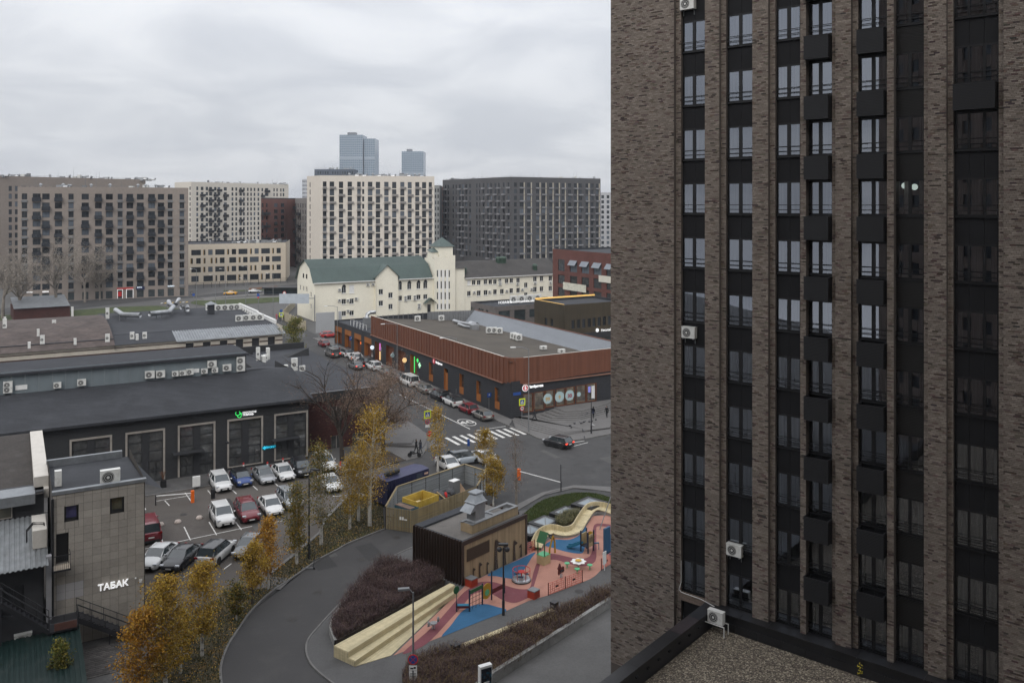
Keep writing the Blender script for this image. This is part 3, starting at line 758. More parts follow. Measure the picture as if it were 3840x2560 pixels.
for i in range(14):
 c = MB(); c.box(TP(U1 - .0 + 1.5 * i, LEDGE - .075, .40), E * 1.488, NT * 1.0, (0, 0, .07)); c.build('coping_slab', stone_black, pod)
for i in range(14):
 c = MB(); c.box(TP(U1 + .02 + 1.25 * i, GZ, -.50), E * 1.235, NT * .05, (0, 0, .42)); c.build('skirting_slab', stone_black, pod)
pb = MB(); pb.box(TP(U0 + .05, 0, -.02), E * (U1 - U0 - .1), NT * 45, (0, 0, LEDGE - .1)); pb.build('parapet_wall', stone_black, pod)
cuts = [-.02, 2.05, 4.05, 6.0, 8.05, 10, 12, 14, 16, 18, 20]
pinkish = M('stone_mauve', (.034, .027, .029), .45, .2, .8, fine=(5, .15))
for i in range(len(cuts) - 1):
 c = MB(); c.box(TP(U0, LEDGE - .1, -cuts[i] - .006), E * (U1 - U0), NT * (cuts[i + 1] - cuts[i] - .012), (0, 0, .105)); c.build('coping_slab', pinkish if i == 1 else stone_black, pod)
for i in range(16):     # drip scuppers on the inner face
 c = MB(); c.box(TP(U1 - .06, LEDGE - .42 - .0, -1.0 - i * 1.02), E * .10, NT * .16, (0, 0, .07)); c.build('drip_bracket', black_p, pod)
rg = random.Random(8)
weed_m = M('weed_m', (.36, .30, .03), .8, .3, 5)
for wi, (px, py, lab) in enumerate(((3225, 2512, 'yellow weed sprig at the black ledge, leftmost of three'), (3268, 2535, 'yellow weed sprig at the black ledge, middle of three'), (3292, 2545, 'yellow weed sprig at the black ledge, rightmost of three'))):
 Y = 41.0; c = DP(px, py, Y); t = thing('weed_sprig', lab, 'plant', c - V((0, 0, .3)), 0, 'weeds on the ledge')
 mm = MB()
 for i in range(26):
  p = c + V((rg.uniform(-.1, .1), rg.uniform(-.1, .1), rg.uniform(-.25, .35))); d = V((rg.uniform(-1, 1), rg.uniform(-1, 1), rg.uniform(-.5, 1))).normalized() * .06; e_ = d.orthogonal().normalized() * .03
  mm.quad(p - d, p - e_, p + d, p + e_)
 mm.build('leaves', weed_m, t)
 mm = MB(); mm.tube([c - V((0, 0, .45)), c + V((0, 0, .3))], [.012, .006], 5); mm.build('stem', soil_m, t)
own = thing('brick_block', 'brown brick apartment block behind the viewpoint, seen only mirrored, sized to shade the brick tower', 'apartment building', (0, -8, 0))  # unseen block, sized to shade the tower and darken its window reflections
mb = MB(); O = V((44, -7, 0)); uu = V((-1, 0, 0)); W_ = 100.0
hs = [(2 + 3.3 * i, 3.6 + 3.3 * i, 1.5 + 3 * j, 3.1 + 3 * j) for i in range(29) for j in range(25)]
wall(mb, O, uu, W_, 78, hs, .25)
mb.box((-56, -24, 0), (100, 0, 0), (0, 16.7, 0), (0, 0, 77.9)); mb.build('wall', brick_plain, own)
mb = MB()
for h in hs: mb.box(O + uu * h[0] + V((0, -.2, h[2])), uu * (h[1] - h[0]), (0, -.05, 0), (0, 0, h[3] - h[2]))
mb.build('window_panes', farglass, own, kind='stuff')
# far and middle apartment blocks
def roof_clutter(t, pts, z, n, seed, mat=None):
 r = random.Random(seed)
 mb = MB()
 for i in range(len(pts) - 1):
  a, b = pts[i], pts[i + 1]; L_ = (b - a).length; k = max(2, int(L_ / 2.5))
  for j in range(k + 1): p = a.lerp(b, j / k); mb.cb((p.x, p.y, z), .06, .06, 1.0, 0, True)
  for hh in (.5, .98): mb.tube([V((a.x, a.y, z + hh)), V((b.x, b.y, z + hh))], .03, 4)
 mb.build('roof_railing', metal_grey, t)
 a, b = pts[0], pts[-1]
 for i in range(n):
  p = a.lerp(b, r.uniform(.04, .96)); q = V((p.x, p.y, z)) + V((r.uniform(-2, 2), 2 + r.random() * 6, 0)); s_ = r.random(); m2 = MB()
  if s_ < .35:
   w_ = r.uniform(1.2, 3); m2.cb(q, w_, 1.2, r.uniform(.8, 1.5), r.uniform(-.3, .3), True); m2.tube([q + V((w_ / 2, 0, .6)), q + V((w_ / 2 + 1.5, 0, .6)), q + V((w_ / 2 + 1.9, 0, 1.3))], .35, 8)
   m2.build('duct', galv, t)
  elif s_ < .6: m2.lathe(q, [(.3, 0), (.3, 1.2), (.55, 1.25), (.5, 1.6), (.1, 1.8)], 8); m2.build('vent', galv, t)
  elif s_ < .85: m2.cb(q, r.uniform(.8, 2), r.uniform(.8, 1.6), r.uniform(1, 1.9), 0, True); m2.build('vent_box', metal_grey if s_ < .7 else ac_white, t)
  else: m2.tube([q, q + V((0, 0, r.uniform(3, 5.5)))], [.05, .03], 4); m2.build('mast', metal_grey, t)
def apartment(name, label, poly, ztop, specs, wallm, cat='apartment building', roofm=None, group=None, par=.5, frame=None, z0=0.0):
 t = thing(name, label, cat, V((poly[0].x, poly[0].y, 0)), 0, group)
 mb = MB(); n = len(poly)
 for i in range(n):
  a, b = poly[i], poly[(i + 1) % n]; u = (b - a); W_ = u.length; u = u / W_
  wall(mb, a, u, W_, ztop, [s_[0] for s_ in specs.get(i, [])], .2, z0)
 mb.poly([V((p.x, p.y, ztop - .6)) for p in poly]) if False else None
 mb.build('wall', wallm, t)
 rb_ = MB(); c = sum(poly, V((0, 0, 0))) / n
 inn = [p + (c - p).normalized() * .35 for p in poly]
 rb_.poly([V((p.x, p.y, ztop - par)) for p in inn])
 for i in range(n):
  j = (i + 1) % n
  rb_.quad(V((poly[i].x, poly[i].y, ztop)), V((poly[j].x, poly[j].y, ztop)), V((inn[j].x, inn[j].y, ztop)), V((inn[i].x, inn[i].y, ztop)))
  rb_.quad(V((inn[i].x, inn[i].y, ztop)), V((inn[j].x, inn[j].y, ztop)), V((inn[j].x, inn[j].y, ztop - par)), V((inn[i].x, inn[i].y, ztop - par)))
 rb_.build('roof', roofm or felt2, t)
 for i, l_ in specs.items():
  a, b = poly[i], poly[(i + 1) % n]; u = (b - a).normalized()
  for s_ in l_: put_win(t, a, u, s_[0], s_[1], frame, s_[2] if len(s_) > 2 else None, .2)
 return t
BAL = {}
def balcony(t, O, u, a0, a1, z, h_, dp, mat, name='balcony', lip=None):
 key = (round(a1 - a0, 2), h_, dp, mat.name)
 if key not in BAL:
  mb = MB(); w_ = a1 - a0
  mb.box((0, -dp, 0), (w_, 0, 0), (0, .06, 0), (0, 0, h_)); mb.box((0, -dp + .06, 0), (.06, 0, 0), (0, dp - .06, 0), (0, 0, h_)); mb.box((w_ - .06, -dp + .06, 0), (.06, 0, 0), (0, dp - .06, 0), (0, 0, h_))
  mb.box((.06, -dp + .06, .02), (w_ - .12, 0, 0), (0, dp - .06, 0), (0, 0, .1))
  nS = 5
  for i in range(nS): mb.box((-.02, -dp - .025, h_ * (i + .2) / nS), (w_ + .04, 0, 0), (0, .02, 0), (0, 0, h_ / nS * .55))
  BAL[key] = mb.mesh(name, mat)
 p = V((O.x, O.y, 0)) + u * a0 + V((0, 0, z))
 return place(BAL[key], name, t, p, atan2(u.y, u.x))
def cols_to_u(P, u, k, xs): return [(on_line(P, u, S(k, a, 0)[0]), on_line(P, u, S(k, b, 0)[0])) for a, b in xs]
rv = random.Random(77)
gpick = lambda: farglass_l if rv.random() < .22 else farglass
# A: brown grey block with dark balconies, shops below
brk_A = M('brick_far_taupe', (.255, .218, .190), .9, .07, .05, fine=(1.5, .06), stain=((.19, .165, .15), .5, .03))
PA0, PA1 = V((-159, 277, 0)), V((-112, 298, 0)); uA = (PA1 - PA0).normalized(); nA = nrm(uA)
polyA = [PA0, PA1, PA1 - nA * 18, PA0 - nA * 18]
xsA = [(160, 200), (240, 298), (310, 365), (403, 456), (503, 541), (600, 653), (698, 748), (778, 829), (865, 901), (930, 979), (1006, 1056), (1090, 1139), (1160, 1206), (1233, 1268), (1320, 1354)]
cA = cols_to_u(PA0, uA, 1, xsA)
spA = []
for ci, (a, b) in enumerate(cA):
 for r_ in range(11):
  zt = 35.2 - 2.93 * r_
  spA.append(((a, b, zt - 1.95, zt), 'l' if b - a > 2.2 else 'v', gpick()))
shopA = [(865, 900), (930, 978), (1006, 1056), (1090, 1138), (1160, 1206), (1233, 1278), (1322, 1356), (240, 290), (310, 362), (420, 455), (500, 545), (605, 650), (700, 755), (778, 826)]
cS = cols_to_u(PA0, uA, 1, shopA)
spA += [((a, b, .25, 2.75), 'vh', shopglass) for a, b in cS]
tA = apartment('apartment_block', 'taupe brick apartment block with dark slate balconies and ground floor shops', polyA, 37.4, {0: spA}, brk_A)
bal_blue = M('balcony_slate', (.020, .024, .031), .6, .08, .3, spec=.4)
for ci, rows in {1: (0, 2, 4, 6, 8), 2: (1, 3, 5, 7), 3: (0, 2, 4, 6), 5: (1, 3, 5, 7), 6: (0, 2, 4, 6), 7: (1, 3, 5, 7, 9), 9: (0, 2, 4, 6, 8), 10: (1, 3, 5, 7, 9), 11: (0, 2, 4, 6, 8), 12: (1, 3, 5, 7, 9)}.items():
 a, b = cA[ci]
 for r_ in rows: balcony(tA, PA0, uA, a - .1, b + .15, 35.2 - 2.93 * r_ - 2.55, 1.25, 1.1, bal_blue)
for ci in (0, 4, 8, 13, 14, 1, 2, 3, 5, 6, 7, 9, 10, 11, 12):
 a, b = cA[ci]
 for r_ in range(11):
  if (ci, r_) and ci in (0, 4, 8, 13, 14):
   m_ = MB(); m_.box(PA0 + uA * (a - .1) + V((0, 0, 35.2 - 2.93 * r_ - 2.75)), uA * (b - a + .2), nA * .28, (0, 0, .62)); m_.build('sill_box', MATS['metal_grey'], tA)
roof_clutter(tA, [PA0.lerp(PA1, .02) - nA * .6, PA1.lerp(PA0, .14) - nA * .6], 36.9, 22, 1)
dp = lambda k, x, y, P, u: (lambda px, py: (lambda a: V((P.x + u.x * a, P.y + u.y * a, H - (py - HOR) * (P.y + u.y * a) / F)))(on_line(P, u, px)))(*S(k, x, y))
for (x0, x1) in ((862, 902), (928, 980)):
 m_ = MB(); p0, p1 = dp(1, x0, 1015, PA0 + nA * .25, uA), dp(1, x1, 1015, PA0 + nA * .25, uA); w_ = (p1 - p0).length; z0_, z1_ = .15, 3.2
 p0.z = 0
 for (a_, b_, c_, d_) in ((0, .13, z0_, z1_), (w_ - .13, w_, z0_, z1_), (0, w_, z1_ - .13, z1_)): m_.box(p0 + uA * a_ + V((0, 0, c_)), uA * (b_ - a_), nA * .06, (0, 0, d_ - c_))
 m_.build('light_frame', lit_white, tA)
m_ = MB(); q = dp(1, 860, 945, PA0 + nA * .1, uA); q2 = dp(1, 980, 945, PA0 + nA * .1, uA); m_.box(V((q.x, q.y, 3.25)), uA * (q2 - q).length, nA * .3, (0, 0, .45)); m_.build('fascia', red_sign, tA)
m_ = MB(); q = dp(1, 1000, 940, PA0 + nA * .1, uA); q2 = dp(1, 1062, 940, PA0 + nA * .1, uA); m_.box(V((q.x, q.y, 2.85)), uA * (q2 - q).length, nA * .25, (0, 0, 1.1)); m_.build('fascia', M('fascia_navy', (.01, .015, .06), .5, 0), tA)
put_text('BHITVA', .45, dp(1, 1026, 936, PA0 + nA * .42, uA), uA, lit_cold, tA, bold=.02)
put_text('OZON', .6, dp(1, 334, 968, PA0 + nA * .3, uA), uA, lit_white, tA, bold=.03)
put_text('ПЛАЗМА', .4, dp(1, 218, 972, PA0 + nA * .3, uA), uA, lit_white, tA, bold=.02)
put_text('КАЗИНО', .5, dp(1, 1257, 927, PA0 + nA * .3, uA), uA, lit_cold, tA, bold=.02)
for (x, y, mt, w_, h_) in ((268, 1022, MATS['lit_cyan'], .9, .9), (232, 1015, lit_warm, .35, .5), (338, 1010, lit_cold, .7, .4), (880, 985, red_sign, 1.1, 1.6)):
 m_ = MB(); q = dp(1, x, y, PA0 + nA * .15, uA); m_.cb(q, w_, .08, h_, atan2(uA.y, uA.x)); m_.build('shop_sign', mt, tA)
# A2: taller block behind it
PQ0 = DP(-60, 660, 318); PQ1 = DP(546, 673, 372); PQ0.z = PQ1.z = 0
uq = (PQ1 - PQ0).normalized(); nq = nrm(uq)
poly2 = [PQ0, PQ1, PQ1 - nq * 18, PQ0 - nq * 18]
sp2 = []
for (x0, x1) in ((-25, 0), (64, 88), (110, 132), (158, 195), (212, 226), (252, 282), (330, 350), (385, 420), (470, 500)):
 a, b = cols_to_u(PQ0, uq, 1, [(x0, x1)])[0]
 if a < 0: a = .3
 for r_ in range(13):
  zt = 38.6 - 2.95 * r_
  if x0 > 140 and r_ > 1: continue
  sp2.append(((a, b, zt - 1.9, zt), 'v', gpick()))
t2 = apartment('apartment_block', 'taller taupe brick block behind the slate balconies, its roof lined with ducts', poly2, 42.3, {0: sp2}, brk_A)
roof_clutter(t2, [PQ0 - nq * .6, PQ1 - nq * .6], 41.8, 26, 2)
# B: cream block with black checkered balconies
crm_B = M('plaster_far_cream', (.62, .575, .50), .9, .05, .03, fine=(1, .03))
PB0 = DP(655, 683, 503); PBc = DP(717, 682, 490); PB1 = DP(1082, 693, 560)
for p in (PB0, PBc, PB1): p.z = 0
ub = (PB1 - PBc).normalized(); nb = nrm(ub); ub0 = (PBc - PB0).normalized()
polyB = [PB0, PBc, PB1, PB1 - nb * 20, PB0 - nb * 6 + V((0, 16, 0))]
xsB = [(1443, 1458), (1476, 1496), (1512, 1530), (1537, 1560), (1574, 1592), (1599, 1619), (1645, 1668), (1702, 1716), (1730, 1744), (1760, 1778), (1786, 1800), (1816, 1828), (1840, 1852), (1865, 1877), (1893, 1906), (1922, 1934), (1948, 1972), (2010, 2020), (2032, 2042), (2060, 2070), (2078, 2090)]
cB = cols_to_u(PBc, ub, 1, xsB)
spB = {1: [], 0: []}
for a, b in cB:
 for r_ in range(11):
  zt = 41.6 - 3.0 * r_; spB[1].append(((a, b, zt - 2.0, zt), 'o' if b - a < 2.4 else 'v', gpick()))
a, b = cols_to_u(PB0, ub0, 1, [(1392, 1401)])[0]
for r_ in range(12): spB[0].append(((a, b, 39.6 - 3 * r_, 41.6 - 3 * r_), 'o', farglass))
tB = apartment('apartment_block', 'pale cream apartment block dotted with black checkerboard balconies', polyB, 44.3, spB, crm_B)
bal_blk = M('balcony_black', (.022, .022, .025), .6, 0)
for ci, off in ((1, 1), (3, 0), (4, 1), (5, 0), (6, 1), (9, 0), (15, 1), (16, 0)):
 a, b = cB[ci]
 for r_ in range(off, 11, 2): balcony(tB, PBc, ub, a - .4, b + .5, 41.6 - 3 * r_ - 2.7, 1.5, 1.2, bal_blk)
roof_clutter(tB, [PBc.lerp(PB1, .1) - nb * 1, PB1 - nb * 1], 43.8, 16, 3)
# C: red-brown block and its grey neighbour
red_C = M('brick_far_red', (.17, .072, .055), .9, .08, .06, fine=(1.5, .06))
PC0, PC1 = DP(979, 742, 400), DP(1092, 743, 440); PC2 = DP(1152, 738, 398)
for p in (PC0, PC1, PC2): p.z = 0
uc = (PC1 - PC0).normalized(); uc2 = (PC2 - PC1).normalized()
spC = []
for (x0, x1) in ((1925, 1937), (1955, 1967), (2015, 2042), (2065, 2090), (2108, 2128)):
 a, b = cols_to_u(PC0, uc, 1, [(x0, x1)])[0]
 for r_ in range(10): spC.append(((a, b, 30.2 - 3 * r_, 32.1 - 3 * r_), 'v', gpick()))
tC = apartment('apartment_block', 'red brown brick apartment block between the cream towers', [PC0, PC1, PC1 + V((8, 14, 0)), PC0 + V((-4, 18, 0))], 34.7, {0: spC}, red_C)
a, b = cols_to_u(PC0, uc, 1, [(1922, 1975)])[0]
for r_ in range(1, 10, 2): balcony(tC, PC0, uc, a, b, 29.6 - 3 * r_, 1.3, 1, bal_blk)
gry_C = M('brick_far_grey', (.20, .185, .17), .9, .07, .05, fine=(1.5, .06))
spC2 = []
PG0 = PC1 + V((2.5, -2, 0)); ug = (PC2 - PG0).normalized()
for (x0, x1) in ((2150, 2157), (2168, 2176), (2186, 2194), (2205, 2213), (2222, 2230), (2240, 2247)):
 a, b = cols_to_u(PG0, ug, 1, [(x0, x1)])[0]
 for r_ in range(11): spC2.append(((a, b, 29.9 - 3 * r_, 32 - 3 * r_), 'o', gpick()))
tC2 = apartment('apartment_block', 'slim grey apartment block with dark staggered balconies left of the cream tower', [PG0, PC2, PC2 + V((6, 16, 0)), PG0 + V((6, 18, 0))], 34.6, {0: spC2}, gry_C)
for j, (x0, x1) in enumerate(((2158, 2178), (2190, 2212))):
 a, b = cols_to_u(PG0, ug, 1, [(x0, x1)])[0]
 for r_ in range(j, 11, 2): balcony(tC2, PG0, ug, a, b, 29.2 - 3 * r_, 1.3, 1, bal_blk)
# F: low school-like block, cream with broad windows
crm_F = M('plaster_school', (.60, .53, .43), .9, .04, .08, fine=(1, .03))
PF0, PF1 = G(640, 1071), G(1071, 1054); uf = (PF1 - PF0).normalized(); nf = nrm(uf)
spF = []; yel = M('panel_yellow', (.24, .14, .02), .7, 0)
rowsF = [(13.7, 11.55, [(1406, 1477), (1530, 1563), (1582, 1651), (1703, 1736), (1753, 1819), (1871, 1902), (1920, 1984), (2033, 2064)], [(1494, 1510), (1670, 1684), (1838, 1852), (2001, 2014)]),
         (10.4, 8.2, [(1442, 1476), (1616, 1651), (1685, 1736), (1787, 1820), (1836, 1902), (1952, 1982), (2000, 2065)], [(1400, 1418), (1496, 1511), (1548, 1563), (1582, 1597), (1754, 1769), (1920, 1934)]),
         (6.9, 4.8, [(1406, 1477), (1530, 1563), (1582, 1651), (1703, 1736), (1753, 1819), (1920, 1984), (2033, 2064)], [(1494, 1510), (1670, 1684), (1838, 1852), (1870, 1885), (2001, 2014)]),
         (3.4, 1.1, [(1406, 1460), (1495, 1565), (1617, 1650), (1668, 1737), (1788, 1820), (1837, 1902), (1952, 1984), (2000, 2065)], [(1582, 1597), (1752, 1768), (1918, 1932)])]
for zt, zb, wide, slim in rowsF:
 for a, b in cols_to_u(PF0, uf, 1, wide): spF.append(((a, b, zb, zt), 'v' if b - a < 4.5 else 'vv', gpick()))
 for a, b in cols_to_u(PF0, uf, 1, slim): spF.append(((a, b, zb, zt), 'o', farglass))
tF = apartment('school_building', 'four storey cream school with broad dark windows and slim yellow edged ones', [PF0, PF1, PF1 + V((-6, 30, 0)), PF0 + V((-10, 30, 0))], 15.9, {0: spF}, crm_F, 'school')
for zt, zb, wide, slim in rowsF:
 for i, (a, b) in enumerate(cols_to_u(PF0, uf, 1, slim)):
  m_ = MB(); m_.box(PF0 + uf * (a + .02) + nf * .01 + V((0, 0, zb)), uf * .28, -nf * .15, (0, 0, zt - zb)); m_.build('yellow_reveal', yel, tF)
roof_clutter(tF, [PF0.lerp(PF1, .2) - nf * 3, PF1 - nf * 3], 15.4, 18, 6)
fe = thing('mesh_fence', 'dark mesh fence with posts along the school pavement', 'fence', G(690, 1085))
f0, f1 = g(10, 340, 215), g(10, 1700, 130); L_ = (f1 - f0).length; uu = (f1 - f0).normalized()
k = int(L_ / 3)
for i in range(k + 1): m_ = MB(); m_.cb(f0 + uu * (L_ * i / k), .12, .12, 2.1, 0, True); m_.build('post', metal_dark, fe)
m_ = MB()
for hh in (.3, 1.1, 2.0): m_.tube([f0 + V((0, 0, hh)), f1 + V((0, 0, hh))], .035, 4)
for i in range(int(L_ / .35)): p = f0 + uu * (.35 * i); m_.cb(p + V((0, 0, .3)), .03, .03, 1.7, 0, True)
m_.build('wires', metal_dark, fe)
# D: cream tower in the middle
crm_D = M('plaster_mid_cream', (.65, .595, .52), .9, .05, .04, fine=(1.2, .03), stain=((.56, .49, .41), .3, .04))
PD0, PDc, PD1 = DP(1151, 658, 349), DP(1202, 657, 338), DP(1629, 664, 350)
for p in (PD0, PDc, PD1): p.z = 0
ud = (PD1 - PDc).normalized(); nd = nrm(ud); ud0 = (PDc - PD0).normalized()
xsD = [(217, 244), (267, 300), (335, 366), (399, 431), (469, 496), (506, 521), (548, 581), (606, 638), (668, 700), (726, 757), (786, 816), (841, 870), (896, 926), (946, 976), (995, 1019)]
cD = cols_to_u(PDc, ud, 2, xsD); spD = {1: [], 0: []}
for ci, (a, b) in enumerate(cD):
 for r_ in range(12):
  zt = 40.6 - 2.93 * r_; full = (ci + r_) % 2 == (0 if ci < 5 else 1)
  spD[1].append(((a, b, zt - (2.55 if full and ci not in (0, 4, 5, 14) else 1.95), zt), 'vh' if full else 'v', gpick()))
a, b = cols_to_u(PD0, ud0, 2, [(119, 126)])[0]
for r_ in range(12): spD[0].append(((a, b, 38.5 - 2.93 * r_, 40.5 - 2.93 * r_), 'o', farglass))
tD = apartment('apartment_block', 'broad cream apartment tower with grey conditioner boxes under its windows', [PD0, PDc, PD1, PD1 - nd * 16, PD0 - nd * 14 + V((0, 4, 0))], 43.0, spD, crm_D)
bas_D = M('basket_taupe', (.27, .255, .245), .7, .05, .3)
for ci, (a, b) in enumerate(cD):
 for r_ in range(12):
  if ci in (0, 4, 14) or ((ci + r_) % 2 != (0 if ci < 5 else 1) and ci != 5):
   balcony(tD, PDc, ud, a - .05 if ci in (0, 4, 14) else a, b + (.05 if ci in (0, 4, 14) else .7), 40.6 - 2.93 * r_ - 2.75, .75, .7, bas_D, 'conditioner_basket')
roof_clutter(tD, [PDc.lerp(PD1, .12) - nd * .8, PDc.lerp(PD1, .9) - nd * .8], 42.5, 24, 4)
# E: dark grey block
gry_E = M('brick_far_charcoal', (.085, .083, .085), .9, .08, .05, fine=(1.5, .06))
PE0, PEc, PE1 = DP(1660, 673, 433), DP(1916, 663, 381), DP(2252, 670, 410)
for p in (PE0, PEc, PE1): p.z = 0
ue0 = (PEc - PE0).normalized(); ue = (PE1 - PEc).normalized(); ne = nrm(ue); ne0 = nrm(ue0)
xsE = [(1622, 1643), (1664, 1692), (1718, 1744), (1784, 1808), (1828, 1852), (1880, 1904), (1926, 1950), (1972, 1994), (2018, 2042), (2062, 2084), (2098, 2120), (2148, 2168), (2186, 2206), (2224, 2244)]
cE = cols_to_u(PEc, ue, 2, xsE); spE = {0: [], 1: []}
for ci, (a, b) in enumerate(cE):
 for r_ in range(12): zt = 41.3 - 2.93 * r_; spE[1].append(((a, b, zt - 1.95, zt), 'v', gpick()))
xsE0 = [(1112, 1124), (1132, 1144), (1170, 1180), (1192, 1200), (1216, 1230), (1240, 1252), (1264, 1278), (1292, 1306), (1344, 1354), (1366, 1374), (1392, 1404), (1424, 1438), (1448, 1460), (1478, 1492), (1506, 1518), (1540, 1554), (1574, 1588)]
cE0 = cols_to_u(PE0, ue0, 2, xsE0)
for a, b in cE0:
 for r_ in range(12): zt = 41.3 - 2.93 * r_; spE[0].append(((a, b, zt - 1.95, zt), 'o', gpick()))
tE = apartment('apartment_block', 'dark charcoal apartment block with pale conditioner boxes, its corner facing us', [PE0, PEc, PE1, PE1 + V((-10, 18, 0)), PE0 + V((8, 18, 0))], 43.8, spE, gry_E)
bas_E = M('basket_silver', (.25, .25, .26), .6, .05, .3); pan_E = M('panel_beige', (.42, .38, .31), .8, .05, .3)
for ci, (a, b) in enumerate(cE):
 for r_ in range(12):
  zt = 41.3 - 2.93 * r_
  if ci and (ci + r_) % 2 == 1: balcony(tE, PEc, ue, a - .1, b + .45, zt - 2.7, .7, .7, bas_E, 'conditioner_basket')
  if ci and ci % 2 == 1 or ci in (2, 4, 6):
   m_ = MB(); m_.box(PEc + ue * (b + .12) + ne * .012 + V((0, 0, zt - 2.6)), ue * .6, -ne * .05, (0, 0, 2.75)); m_.build('beige_panel', pan_E, tE)
for ci in (0, 4, 5, 6, 10, 11, 12, 13, 14, 15, 16):
 a, b = cE0[ci]
 for r_ in range(ci % 2, 12, 2): balcony(tE, PE0, ue0, a - .1, b + .5, 41.3 - 2.93 * r_ - 2.7, .75, .9, bas_E, 'conditioner_basket')
roof_clutter(tE, [PE0 - ne0 * .8, PEc + V((0, 1.2, 0)), PE1 - ne * .8], 43.3, 30, 5)
# slivers of further blocks
def far_block(px0, px1, pyt, Y, label, col, cols_, nrow, dz=2.95, wfrac=.5, name='apartment_block', top=None, cat='apartment building', skew=0.0, glassm=None, group=None, frame=None):
 a = DP(px0, pyt, Y); b = DP(px1, pyt, Y * (1 + skew)); zt = a.z; a.z = b.z = 0; u = (b - a).normalized(); W_ = (b - a).length
 sp_ = [((W_ * (i + .5 - wfrac / 2) / cols_, W_ * (i + .5 + wfrac / 2) / cols_, zt - 3.4 - dz * r_, zt - 1.6 - dz * r_), 'v', glassm or gpick()) for i in range(cols_) for r_ in range(nrow)]
 return apartment(name, label, [a, b, b + V((0, 18, 0)), a + V((0, 18, 0))], zt, {0: sp_}, M('plaster_' + str(len(MATS)), col, .9, .06, .05, fine=(1, .04)), cat, group=group), a, b, zt
far_block(1628, 1648, 695, 420, 'grey block sliver right of the broad cream tower', (.25, .255, .25), 2, 11)
far_block(1648, 1664, 702, 460, 'narrow red brick block sliver beside the charcoal block', (.26, .10, .075), 2, 11)
far_block(2250, 2330, 722, 500, 'pale grey block between charcoal block and brick tower', (.42, .42, .43), 4, 13)
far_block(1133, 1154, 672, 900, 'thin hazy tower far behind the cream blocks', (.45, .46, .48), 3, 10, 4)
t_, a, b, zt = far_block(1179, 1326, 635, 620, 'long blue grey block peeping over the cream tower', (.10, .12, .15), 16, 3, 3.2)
roof_clutter(t_, [a + V((0, 1, 0)), b + V((0, 1, 0))], zt, 8, 9)
# two glass towers far away in the haze
hz = M('tower_glass_hazed', (.19, .25, .31), .25, .05, .01, spec=.6); hzf = M('tower_frame', (.33, .38, .43), .6, 0)  # blue of the distant haze is mixed into the glass colour
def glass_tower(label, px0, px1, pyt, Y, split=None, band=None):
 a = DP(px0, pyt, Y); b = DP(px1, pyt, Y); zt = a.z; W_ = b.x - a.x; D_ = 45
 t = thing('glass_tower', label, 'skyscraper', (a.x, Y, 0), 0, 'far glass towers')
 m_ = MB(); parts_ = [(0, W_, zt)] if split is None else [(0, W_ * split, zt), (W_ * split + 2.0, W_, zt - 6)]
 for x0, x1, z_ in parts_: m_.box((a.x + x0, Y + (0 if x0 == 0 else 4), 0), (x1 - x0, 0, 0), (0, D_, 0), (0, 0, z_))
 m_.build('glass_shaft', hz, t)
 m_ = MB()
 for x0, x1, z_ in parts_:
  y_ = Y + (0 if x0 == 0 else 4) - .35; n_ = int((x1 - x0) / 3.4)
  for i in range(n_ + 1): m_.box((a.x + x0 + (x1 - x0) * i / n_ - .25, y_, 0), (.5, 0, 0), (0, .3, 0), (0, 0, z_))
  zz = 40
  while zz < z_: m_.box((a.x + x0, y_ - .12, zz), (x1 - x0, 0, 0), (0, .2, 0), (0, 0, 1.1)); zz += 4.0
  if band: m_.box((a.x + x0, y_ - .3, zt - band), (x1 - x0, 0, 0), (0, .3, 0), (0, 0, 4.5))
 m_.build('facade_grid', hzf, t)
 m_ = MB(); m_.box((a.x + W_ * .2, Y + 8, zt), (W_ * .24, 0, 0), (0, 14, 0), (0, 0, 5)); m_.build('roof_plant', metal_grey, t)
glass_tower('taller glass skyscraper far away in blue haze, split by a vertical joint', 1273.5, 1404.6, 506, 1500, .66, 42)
glass_tower('shorter glass skyscraper far away in blue haze, right of the taller one', 1506.6, 1588, 568, 1650, None, 45)
